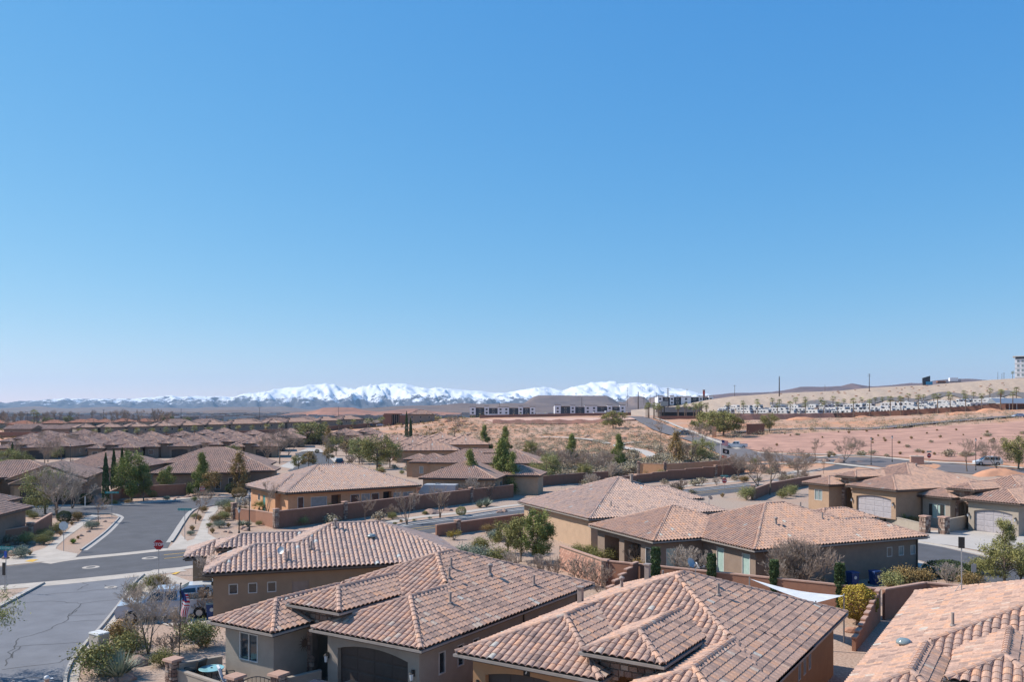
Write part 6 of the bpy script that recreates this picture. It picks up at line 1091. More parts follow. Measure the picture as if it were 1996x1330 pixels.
gwall('low stepped wall between the main road and the tan house garden', [px2(p) for p in [(850, 1047), (892, 1041), (960, 1031), (1024, 1022)]], 1.15, pillars=(1,), step=3.2, material='st_wall')
# sunlit block wall: every block its own piece
BW = gwall('sunlit pink concrete block wall facing the gravel slope', [(3.94, 69.6), (6.75, 62.75)], 1.9, blocks=True, material='st_wall')
a, b = Vector((0, 0)), Vector((2.81, -6.85)); L = (b - a).length; d = (b - a) / L; ang = math.atan2(d.y, d.x); bm_ = []
for tn in (.1, .35, .6, .85): mb = MB(); mb.tint = tn; mb.box(-.19, .19, -.095, .095, -.092, .092, (.006, .006)); bm_.append(mb.mesh('block', M['block']))
mb = MB(); mb.box(0, L, -.085, .085, -.5, 1.88); o = mb.build('core', M['mortar'], BW); o.rotation_euler = (0, 0, ang)
for r in range(10):
    s = .2 if r % 2 else 0.0
    while s < L:
        w_ = min(.39, L - s)
        if w_ > .12: o = mobj('block', rnd.choice(bm_), BW); p = d * (s + w_ / 2); o.location = (p.x, p.y, -.02 + .19 * r + .0); o.rotation_euler = (0, 0, ang); o.scale = (w_ / .39 * .985, 1.0, .97)
        s += .4
U_ = Vector((.537, .843)); Rv = Vector((.843, -.537))
c0 = Vector((6.85, 62.5)); c1 = Vector((22.7, 52.6))
gwall('long brown lot wall behind the house numbered seven', [c0, c0.lerp(c1, .5), c1], 1.9, material='st_wall', pillars=(0,), ph=1.95, pw=.5)
w5 = c0.lerp(c1, .14); gwall('short stepped stub wall running from the lot wall towards the roofs', [w5 - U_ * .2, w5 - U_ * 3.2, w5 - U_ * 6], [2.2, 1.5, .7], material='st_dkwall', step=.9)
gwall('stepped side wall between the golden bush and the lower right roof', [c1 - U_ * .2, c1 - U_ * 4.5, c1 - U_ * 8], [2.0, 1.2, .6], material='st_wall', step=.85)
gwall('brown wall continuing behind the lower right roof beside the hedge', [c1 + Vector((.3, .1)), Vector((26.6, 54.8)), Vector((31, 52.2))], 1.85, material='st_wall')
gwall('brown garden wall behind the pines across the crossroads', [px2(p) for p in [(210, 985), (236, 972), (300, 970), (362, 966)]], 1.7, material='st_wall')
gwall('low garden wall with pillar in front of the house at the left edge', [px2(p) for p in [(-30, 1066), (58, 1052), (100, 1028)]], [1.2, 1.3, 1.5], pillars=(1,), material='st_wall', ph=1.6)
gwall('orange sunlit wall with pillars below the desert footpath', [px2(p) for p in [(1245, 930), (1296, 932), (1330, 930), (1400, 925), (1430, 915)]], 2.6, material='st_peach', pillars=(0, 1), ph=2.9)
gwall('dark brown stepped wall along the far side of the main road', [px2(p) for p in [(1180, 948), (1240, 943), (1300, 937), (1370, 933), (1395, 932), (1450, 922)]], [1.2, 1.4, 1.7, 2.0, 2.1, 2.1], pillars=(4,), step=4.5)
gwall('brown wall behind the cream house and the pines', [px2(p) for p in [(1000, 955), (1060, 948), (1130, 942), (1185, 938)]], 1.7)
gwall('pinkish wall behind the white trailer', [px2(p) for p in [(812, 972), (862, 974), (910, 976)]], 1.6, material='st_wall')
gwall('long dark wall beside the bare tree on the red flat', [px2(p) for p in [(1455, 846), (1490, 845)]], 3.2); gwall('short lit wall beside the right mesquite', [px2(p) for p in [(1388, 853), (1396, 853)]], 3.4, material='st_red')
gwall('brown wall along the near side of the right-hand road', [px2(p) for p in [(1468, 975), (1500, 962), (1560, 950), (1600, 944)]], 1.5, pillars=(0,), ph=2.1)
PC1 = [px2(p) for p in [(1715, 1012), (1730, 1022), (1800, 1040)]]; gwall('low sage courtyard wall left of the entry pillars', PC1, .95, material='st_sage', cap='st_sage'); gwall('low sage courtyard wall right of the entry pillars', [px2((1842, 1040)), px2((1890, 1030))], 1.35, material='st_sage', cap='st_sage')
for lab, p in (('left stone pillar of the sage house courtyard', (1803, 1040)), ('right stone pillar of the sage house courtyard', (1840, 1042)), ('stone pillar by the green spiky plant before the sage house', (1722, 1020))):
    T = thing('stone_pillar', lab, 'pillar', G(*p), R_(-60)); mb = MB(); mb.box(-.36, .36, -.36, .36, 0, 1.75); mb.build('core', M['mortar'], T); mb = MB(); mb.box(-.47, .47, -.47, .47, 1.75, 1.86, (.02, .02)); mb.build('cap', M['cap'], T)
    for e in range(4): c4 = [(-.37, -.37), (.37, -.37), (.37, .37), (-.37, .37)]; stonework(T, c4[e], c4[(e + 1) % 4], 0, 1.74, None, .3, .12, joined=True, seed=e)
# ---------------------------------------------------------------- street furniture
def text_mesh(s, size, material, bold=0.0):
    cu = bpy.data.curves.new('t', 'FONT'); cu.body = s; cu.size = size; cu.align_x = 'CENTER'; cu.align_y = 'CENTER'; cu.extrude = .002; cu.offset = bold
    o = bpy.data.objects.new('t', cu); COL.objects.link(o); dg = bpy.context.evaluated_depsgraph_get(); me = bpy.data.meshes.new_from_object(o.evaluated_get(dg)); bpy.data.objects.remove(o); me.materials.clear(); me.materials.append(material); me.name = 'lettering'; return me
def lettering(parent, s, size, mat_, loc, bold=0.0, name='lettering', rz=0.0): o = mobj(name, text_mesh(s, size, mat_, bold), parent); o.location = loc; o.rotation_euler = (R_(90), 0, rz); return o
def sign(label, px, py, kind='stop', rz=0.0, post=2.6, w=.76, names=(), zoff=0):
    g = G(px, py); T = thing('stop_sign' if kind == 'stop' else 'street_sign', label, 'sign', (g[0], g[1], g[2]), rz); mb = MB(); mb.tube((0, .03, -.1), (0, .03, post), .03, .03, 6); mb.build('post', M['steel'], T)
    def octo(r, y, m, nm): q = MB(); q.prism([(r * math.cos(math.pi / 8 + i * math.pi / 4), r * math.sin(math.pi / 8 + i * math.pi / 4)) for i in range(8)], 'y', y, y + .006); o = q.build(nm, m, T); o.location = (0, 0, post - w / 2); return o
    if kind in ('stop', 'stopback'):
        R8 = w / 2 / math.cos(math.pi / 8); octo(R8, -.012, M['white'], 'border'); octo(R8 * .94, -.020 if kind == 'stop' else .0, M['red'] if kind == 'stop' else M['steel'], 'plate')
        if kind == 'stop': lettering(T, 'STOP', w * .40, M['white'], (0, -.0235, post - w / 2), .008)
        else: octo(R8, .008, M['steel'], 'back')
    for i, (txt, z, ln, rr_) in enumerate(names):
        q = MB(); q.box(-ln / 2, ln / 2, -.012, .0, -.12, .12); o = q.build('name_plate', M['sign_green'], T); o.location = (0, 0, z); o.rotation_euler = (0, 0, rr_); t = lettering(o, txt, .19, M['white'], (0, -.016, 0))
    return T
S_ = sign('red stop sign nearest the camera at the street corner', 309, 1120, 'stop', 0, 2.75, .82)
sign('red stop sign across the crossroads below the pines', 394, 991, 'stop', 0, 2.9, .76); sign('red stop sign with street names above it by the main road', 1412, 966, 'stop', -.25, 2.6, .76, [('REDSTONE RD', 2.95, 1.1, 0), ]); sign('pale distant stop sign at the junction beside the utility box', 1811, 911, 'stop', .2, 2.6, .9, [('E 1580 S', 2.9, 1.0, 0)])
sign('stop sign seen from behind on the left pavement', 124, 1076, 'stopback', .15, 2.75, .78)
NS = sign('teal street name sign with a blue plate at the left edge', 11, 1157, 'name', -.12, 3.35, names=[('RED STONE RD', 3.2, 1.25, 0)]); q = MB(); q.box(-.1, .1, -.03, -.02, -.22, .22); o = q.build('blue_plate', M['sign_blue'], NS); o.location = (0, 0, 2.75)
q = MB(); q.box(-.5, -.22, .3, .34, 1.2, 2.1); q.build('back_plate', M['dark_metal'], NS); q = MB(); q.tube((-.36, .36, 0), (-.36, .36, 1.4), .03, .03, 5); q.build('second_post', M['steel'], NS)
sign('teal street name sign on a tall post at the left side street', 218, 1009, 'name', .1, 3.1, names=[('REDSTONE CIR', 3.0, 1.6, 0)]); sign('teal street name sign on the right pavement of the side street', 360, 1053, 'name', -.1, 3.2, names=[('RED STONE RD', 3.05, 1.45, 0)])
PS = thing('street_sign', 'small grey parking sign behind the lower right roof', 'sign', G(1898, 1150), .3); q = MB(); q.tube((0, 0, 0), (0, 0, 1.9), .03, .03, 6); q.build('post', M['steel'], PS); q = MB(); q.box(-.22, .22, -.02, .0, 1.25, 1.85); q.build('plate', M['steel'], PS)
def lamp_post(label, px, py, h, s=1.0, group=None):
    g = G(px, py); T = thing('street_lamp', label, 'street lamp', g, rnd.random(), group); q = MB(); q.lathe([(.11, 0), (.11, .35), (.06, .45), (.05, h - .55)], 8); q.build('post', M['dark_metal'], T)
    q = MB(); q.lathe([(.08, h - .55), (.16, h - .2)], 6); q.build('lantern', M['lamp_clear'], T); q = MB(); q.lathe([(.2, h - .2), (.06, h - .02), (.02, h + .08)], 6); q.build('hood', M['dark_metal'], T); return T
lamp_post('tall black lamp post at the corner bed by the pampas grass', 486, 1036, 4.4); lamp_post('short brown lamp post left of the tall black one', 466, 1044, 2.9); lamp_post('left one of the two lamp posts by the bare round tree', 1698, 907, 5.4); lamp_post('right one of the two lamp posts by the bare round tree', 1739, 901, 5.2); lamp_post('lamp post at the right between the bare trees', 1902, 918, 5.8); lamp_post('lone lamp post among the far left roofs', 137, 915, 5.5)
UP = thing('utility_pillar', 'white two-part utility pillar at the kerb in the lower left', 'utility box', G(193, 1281), -.57); q = MB(); q.box(-.42, .42, -.3, .3, -.05, 1.22); q.build('body', M['concrete'], UP)
for s in (-1, 1): q = MB(); q.box(-.44, .44, min(0, s * .33) + .005, max(0, s * .33) - .005, 1.22, 1.30, (.02, .02)); q.build('lid', M['white'], UP)
q = MB(); q.box(-.07, .07, -.05, .05, 0, 1.25); q.box(-.07, .07, -.05, .05, 1.25, 1.27, (.03, .02)); tag(q.build('marker_post', M['white'], None, G(166, 987)), 'slim white marker post beside the driveway of the gabled garages', 'post')
UB = thing('utility_box', 'pink concrete utility box beside the distant junction', 'utility box', G(1787, 905), -.25); q = MB(); q.box(-1.15, 1.15, -.7, .7, 0, 1.45); q.build('cabinet', M['cap'], UB); q = MB(); q.box(-1.2, 1.2, -.75, .75, 1.45, 1.55, (.04, .04)); q.build('lid', M['concrete'], UB)
def bin_(label, px, py, rz, col='bin_blue', s=1.0):
    T = thing('wheelie_bin', label, 'bin', G(px, py), rz); q = MB(); q.prism([(-.26, 0), (.26, 0), (.33, .95), (-.33, .95)], 'y', -.3, .32); q.build('body', M[col], T); q = MB(); q.box(-.36, .36, -.36, .36, .95, 1.03, (.03, .03)); q.build('lid', M['glass_pale' if s < 1 else col], T)
    for k in (-1, 1): q = MB(); q.tube((k * .25, .34, .1), (k * .31, .34, .1), .1, .1, 10); q.build('wheel', M['tyre'], T)
    q = MB(); q.tube((-.22, .38, .98), (.22, .38, .98), .02, .02, 5); q.build('handle', M[col], T)
    q = MB(); q.prism([(.13 * math.cos(i * math.pi / 4), .62 + .13 * math.sin(i * math.pi / 4)) for i in range(8)], 'y', -.315, -.31); q.build('emblem', M['white'], T); return T
bin_('left blue wheelie bin with white emblem beside the wide house', 1662, 1142, .35); bin_('right darker blue wheelie bin beside the wide house', 1706, 1140, .35); bin_('blue bin with pale lid beside the tan corner house', 413, 1207, .3, s=.9)
# patio of the grey house (frame of that house)
def inA(a, b): return Vector((-3.79, 35.5)) + Rv * a + U_ * b
rzA = R_(-32.5)
q = MB(); q.box(-12.3, -7.75, -3.0, -.95, -.1, .3); o = tag(q.build('patio', M['concrete'], None, (-3.79, 35.5, 0), rzA), kind='structure')
gwall('low grey patio wall around the table in front of the near house', [inA(-11.45, -.9), inA(-12.2, -2.75), inA(-12.2, -2.76), inA(-8.2, -3.1)], [1.1, 1.1, .82, .82], t=.16, material='st_grey', cap='st_grey', pillars=())
gwall('short grey entry wall beside the dark garage of the near house', [inA(-6.6, -1.6), inA(-6.1, .3)], 1.0, t=.16, material='st_grey', cap='st_grey')
for lab, a_, b_ in (('stone pillar at the left corner of the patio wall', -12.45, -2.85), ('stone pillar left of the patio gate', -7.95, -3.0), ('stone pillar right of the patio gate', -6.6, -1.75)):
    T = thing('stone_pillar', lab, 'pillar', (*inA(a_, b_), 0), rzA); mb = MB(); mb.box(-.22, .22, -.22, .22, 0, 1.3); mb.build('core', M['mortar'], T); mb = MB(); mb.box(-.36, .36, -.36, .36, 1.3, 1.4, (.02, .02)); mb.build('cap', M['cap'], T)
    for e in range(4): c4 = [(-.23, -.23), (.23, -.23), (.23, .23), (-.23, .23)]; stonework(T, c4[e], c4[(e + 1) % 4], 0, 1.29, None, .24, .14, seed=e + int(a_ * 10))
GT = thing('garden_gate', 'arched black iron gate between the patio pillars', 'gate', (*inA(-7.3, -2.4), 0), rzA + R_(43)); 
for i in range(9): x = -.7 + i * .175; q = MB(); q.tube((x, 0, .05), (x, 0, 1.0 + .28 * math.cos(x * 2)), .012, .012, 5); q.build('bar', M['dark_metal'], GT)
q = MB()
for i in range(8): x0, x1 = -.7 + i * .175, -.7 + (i + 1) * .175; q.tube((x0, 0, 1.0 + .28 * math.cos(x0 * 2)), (x1, 0, 1.0 + .28 * math.cos(x1 * 2)), .022, .022, 5)
q.build('arched_rail', M['dark_metal'], GT)
PT = thing('patio_table', 'round teal glass patio table in front of the window', 'table', (*inA(-10.75, -2.05), .3), 0); q = MB(); q.lathe([(.56, .68), (.575, .70), (.56, .715)], 28); q.build('table_top', M['teal_glass'], PT); q = MB(); q.lathe([(.05, .712), (.05, .74)], 8); q.build('umbrella_hole', M['dark_metal'], PT)
for i in range(4): t = i * 1.571 + .4; q = MB(); q.tube((.42 * math.cos(t), .42 * math.sin(t), 0), (.2 * math.cos(t), .2 * math.sin(t), .35), .018, .018, 6); q.tube((.2 * math.cos(t), .2 * math.sin(t), .35), (.45 * math.cos(t), .45 * math.sin(t), .68), .018, .018, 6); q.build('leg', M['dark_metal'], PT)
def patio_chair(label, p, rz, cov='cloth_stripe', st='cloth_blue'):
    T = thing('patio_chair', label, 'chair', (*p, .3), rz)
    q = MB(); q.box(-.3, .3, -.3, .28, .36, .46, (.02, .02)); q.build('seat', M[cov], T)
    q = MB(); q.prism([(.22, .44), (.32, .44), (.50, 1.02), (.40, 1.04)], 'x', -.3, .3); bk = q.build('backrest', M[cov], T)
    for i in range(5):
        x = -.24 + i * .12; q = MB(); q.prism([(.21, .46), (.22, .46), (.40, 1.045), (.39, 1.045)], 'x', x - .025, x + .025); q.build('stripe', M[st], bk); q = MB(); q.box(x - .025, x + .025, -.305, .2, .461, .466); q.build('stripe', M[st], bk)
    for s in (-1, 1):
        q = MB(); q.tube((s * .33, -.3, .66), (s * .33, .3, .7), .02, .02, 6); q.tube((s * .33, -.3, .66), (s * .33, -.34, .45), .02, .02, 6); q.build('armrest', M['dark_metal'], T)
        for y in (-.28, .28): q = MB(); q.tube((s * .3, y, .36), (s * .33, y * 1.15, 0), .018, .018, 6); q.build('leg', M['dark_metal'], T)
    return T
patio_chair('patio chair with blue and white striped cover beside the teal table', inA(-9.55, -2.05), rzA + R_(150)); patio_chair('dark patio chair hidden behind the teal table', inA(-11.75, -2.2), rzA + R_(-80), 'dark_metal', 'black')
ST = thing('side_table', 'small square cream side table right of the striped chair', 'table', (*inA(-8.95, -2.2), .3), rzA); q = MB(); q.box(-.33, .33, -.28, .28, .5, .54); q.build('table_top', M['frame'], ST)
for sx in (-1, 1):
    for sy in (-1, 1): q = MB(); q.tube((sx * .28, sy * .22, .5), (sx * .33, sy * .27, 0), .016, .016, 5); q.build('leg', M['dark_metal'], ST)
SU = thing('wall_ornament', 'round rusty sun ornament on the shaded wing wall of the near house', 'ornament', (*inA(-7.78 + .08, .85), 1.95), rzA); q = MB(); q.tube((0, 0, 0), (.04, 0, 0), .2, .17, 14); q.build('disc', M['door_brown'], SU)
for i in range(14): t = i * 2 * math.pi / 14; q = MB(); q.tube((.02, .2 * math.cos(t), .2 * math.sin(t)), (.02, (.36 + .05 * (i % 2)) * math.cos(t), (.36 + .05 * (i % 2)) * math.sin(t)), .02, .008, 5); q.build('ray', M['door_brown'], SU)
# flags
def flag_cloth(parent, w, h, col_fn, mats, loc, rz, hang=.0, name='flag', nx=26, ny=26, seed=0):
    """waving cloth, stripes as material slots"""
    V, Q, Mi = [], [], []
    for j in range(ny + 1):
        for i in range(nx + 1):
            u, v = i / nx, j / ny; V.append((u * w * (1 - .25 * hang), .07 * w * math.sin(u * 7 + v * 3 + seed) * u, -v * h - hang * u * h * .75 + .02 * math.sin(u * 9)))
    for j in range(ny):
        for i in range(nx): k = j * (nx + 1) + i; Q.append((k, k + 1, k + nx + 2, k + nx + 1)); Mi.append(col_fn((i + .5) / nx, (j + .5) / ny))
    o = mobj(name, fast_mesh(name, V, Q, None, mats, Mi, smooth=True), parent); o.location = loc; o.rotation_euler = (0, 0, rz); return o
mat('flag_red', (0.55, 0.02, 0.03), .8); mat('flag_white', (0.8, 0.79, 0.78), .8); mat('flag_blue', (0.03, 0.05, 0.18), .8); mat('flag_black', (0.015, 0.02, 0.022), .8); mat('gold', (0.65, 0.45, 0.08), .7)
def usf(u, v): return 2 if (u < .42 and v < 7 / 13) else (0 if int(v * 13) % 2 == 0 else 1)
FL = [M['flag_red'], M['flag_white'], M['flag_blue']]
def stars(parent, w, h, rows=5, cols=6):
    mb = MB()
    for r in range(rows):
        for c in range(cols): x, z = w * .42 * (c + .5) / cols, -h * 7 / 13 * (r + .5) / rows; s = .018 * w; mb.face([(x + s * math.cos(i * .7854), -.012 - .07 * w * .2, z + s * math.sin(i * .7854)) for i in range(8)])
    tag(mb.build('stars', M['flag_white'], parent), kind='stuff')
g = G(349, 1289); FP = thing('flagpole', 'black flagpole in the gravel garden at the lower left', 'flagpole', g); q = MB(); q.tube((0, 0, -.1), (.09, 0, 3.95), .03, .022, 8); q.build('pole', M['black'], FP); q = MB(); q.lathe([(.02, 0), (.055, .04), (.055, .07), (.01, .11)], 8, (.09, 0, 3.95)); q.build('finial', M['black'], FP)
FA = thing('flag', 'hanging American flag on the black pole in the garden', 'flag', (g[0] + .1, g[1], 3.62)); 
def hang_flag(T, w, h):
    """limp flag hanging along the pole: canton on top, stripes running down"""
    nx, ny = 13 * 2, 22; V, Q, Mi = [], [], []
    for j in range(ny + 1):
        for i in range(nx + 1): u, v = i / nx, j / ny; wd = w * (.72 + .28 * math.sin(v * 2.6)) ; V.append((u * wd + .05 * math.sin(v * 5), .09 * math.sin(u * 9 + v * 2), -v * h - .12 * u * h * (1 - v * .3)))
    for j in range(ny):
        for i in range(nx): k = j * (nx + 1) + i; Q.append((k, k + 1, k + nx + 2, k + nx + 1)); u, v = (i + .5) / nx, (j + .5) / ny; Mi.append(2 if (v < .36 and u < .62) else (int((v - .36) / .06) % 2 if v < .6 and u < .9 else (int(u * 13) + 1) % 2))
    return mobj('cloth', fast_mesh('cloth', V, Q, None, [M['flag_red'], M['flag_white'], M['flag_blue']], Mi, smooth=True), T)
hang_flag(FA, .46, 1.3)
Yf = 176; g = W(1403.5, 916, Yf); zf = hz(g[0], Yf); FP2 = thing('flagpole', 'white flagpole with three flags behind the brown wall', 'flagpole', (g[0], Yf, zf)); ht = 13 - (856.5 - 800) / 1660 * Yf - zf; q = MB(); q.tube((0, 0, -.1), (.1, 0, ht), .07, .045, 8); q.build('pole', M['white'], FP2); q = MB(); q.lathe([(.03, 0), (.09, .07), (.01, .15)], 8, (.1, 0, ht)); q.build('finial', M['gold'], FP2)
F1_ = thing('flag', 'American flag at the top of the white flagpole', 'flag', (g[0] + .35, Yf, zf + ht - .15)); c1_ = flag_cloth(F1_, 1.5, 1.05, usf, FL, (0, 0, 0), 0, .35, 'cloth')
def powf(u, v): d_ = math.hypot((u - .5) * 1.3, v - .5); return 1 if d_ < .24 and not (abs(u - .5) < .09 and abs(v - .45) < .14) else 0
F2_ = thing('flag', 'black flag with white emblem in the middle of the white flagpole', 'flag', (g[0] + .55, Yf, zf + ht - 1.95)); flag_cloth(F2_, 1.5, .95, powf, [M['flag_black'], M['flag_white']], (0, 0, 0), 0, .45, 'cloth', seed=2)
def usm(u, v): d_ = math.hypot((u - .5) * 1.4, v - .5); return 1 if d_ < .22 else 0
F3_ = thing('flag', 'small red flag with gold emblem lowest on the white flagpole', 'flag', (g[0] + .5, Yf, zf + ht - 3.35)); flag_cloth(F3_, .95, .6, usm, [M['flag_red'], M['gold']], (0, 0, 0), 0, .45, 'cloth', seed=4)
# ---------------------------------------------------------------- roof fittings
def on(blocks_h, a, b): return blocks_h(a, b)
def rz_at(H, a, b, z0=3.0): return z0
def vA(H, a, b, s, kind=0): vent(H, a, b, 3.0 + PITCH * s + .08, kind)
for (a, b, s, k) in [(-1.9, 4.6, 1.9, 0), (-3.6, 6.8, 3.6, 0), (-4.3, 7.9, 4.3, 0), (-3.0, 9.6, 3.0, 1), (-1.3, 11.3, 1.3, 0)]: vA(HA, a, b, s, k)
for (a, b, s, k) in [(1.0, 9.0, 1.0, 2), (2.2, 11.2, 2.2, 1), (3.0, 12.6, 3.0, 2), (3.6, 13.2, 2.7, 0), (8.0, 9.0, 4.1, 0)]: vA(HB, a, b, s, k)
dish(HB, 5.9, 10.9, 5.1, R_(70)); dish(HB, 6.7, 9.6, 5.25, R_(120), True); dish(HE, -1.2, 4.6, 3.5, R_(60)); vent(HE, -2.0, 6.5, 3.9, 0); vent(HE, -4.6, 8.3, 4.9, 1); vent(HE, -3.2, 10.6, 4.3, 3, 'skylight'); vent(HE, -.9, 5.0, 3.45, 0)
for (a, b, s, k) in [(-10.6, 5.2, 1.3, 3), (-8.2, 17.0, 2.2, 3), (-9.0, 6.8, 2.9, 0)]: vent(HR, a, b, 3.0 + PITCH * s + .1, k, 'skylight' if k == 3 else 'vent_pipe')
vent(HF2, 4.5, 3.0, 4.2, 1); vent(HF2, 9.5, 3.4, 4.35, 0); vent(HF2, 9.0, 5.3, 5.0, 0); dish(HF2, 3.2, 9.6, 5.2, R_(100)); vent(HF1, 8.6, 6.6, 5.6, 2); vent(HF1, 3.5, 2.0, 3.8, 0); vent(HG, 6.6, 5.4, 5.1, 0); vent(HD2, -5.2, 9.4, 5.2, 1)
AN = bpy.data.objects.new('antenna', None); link(AN, HR); AN.location = (-9.4, 15.6, 3.95); q = MB(); q.tube((0, 0, 0), (0, 0, 2.6), .03, .03, 6); q.tube((-.3, 0, .02), (0, 0, .5), .015, .015, 5); q.build('mast', M['steel'], AN); q = MB(); q.box(-.3, .3, -.12, .12, 0, .03); q.build('foot', M['steel'], AN); q = MB(); q.box(-.14, .14, -.05, .05, 2.2, 2.75); q.build('panel', M['black'], AN)
lettering(HB, '7', .3, M['white'], (3.1, .475, 2.62), .01, 'house_number'); q = MB(); q.box(2.95, 3.25, .482, .497, 2.45, 2.8); q.build('number_plate', M['black'], HB)
SS = thing('shade_sail', 'white shade sail stretched behind the house numbered seven', 'shade sail', (0, 0, 0)); P3 = [W(1462, 1130, 50.5), W(1648, 1168, 44.5), W(1560, 1160, 48.5), W(1655, 1160, 47)]
def sail(A, B, C, n=10):
    A, B, C = Vector(A), Vector(B), Vector(C); V, Q = [], []; ctr = (A + B + C) / 3
    for i in range(n + 1):
        for j in range(n + 1): u, v = i / n, j / n; p = A.lerp(B.lerp(C, v), u); k = 4 * u * (1 - u); V.append(p.lerp(ctr, .18 * k * abs(2 * v - 1)) - Vector((0, 0, .15 * k)))
    for i in range(n):
        for j in range(n): k = i * (n + 1) + j; Q.append((k, k + 1, k + n + 2, k + n + 1))
    return fast_mesh('cloth', [tuple(v) for v in V], Q, None, [M['white']], smooth=True)
mobj('cloth', sail(W(1461, 1129, 52), W(1645, 1162, 47.5), W(1590, 1176, 46)), SS)
for p in (W(1461, 1129, 52), W(1645, 1162, 47.5), W(1590, 1176, 46)): q = MB(); q.tube((p[0], p[1], 0), (p[0], p[1], p[2] + .1), .05, .04, 8); q.build('post', M['steel'], SS)
ACU = thing('air_conditioner', 'grey air conditioner unit beside the house at the left edge', 'air conditioner', G(38, 1048), .1); q = MB(); q.box(-.4, .4, -.4, .4, 0, .8, (.01, .01)); q.build('cabinet', M['dark_metal'], ACU); q = MB(); q.lathe([(.33, .8), (.33, .84), (.05, .86)], 14); q.build('fan_grille', M['steel'], ACU)

q = MB(); q.box(4.9, 5.5, .44, .495, 1.35, 2.05); q.build('utility_panel', M['white'], HF2)
for k_, a_ in ((0, -10.2), (1, -8.85)): q = MB(); q.box(a_, a_ + .38, .085, .125, 1.0, 2.5); q.build('shutter', M['dark_metal'], HD1)
for H_, pts_ in ((HF2, [(17.13 - .7, .47)]), (HA, [(-.47, 14.6)]), (HA, [(-.47, 8.9)]), (HE, [(-.47, 15.9)])):
    for (a_, b_) in pts_: q = MB(); q.tube((a_, b_, .1), (a_, b_, 2.75), .045, .045, 6); q.build('downspout', M['fascia'], H_)
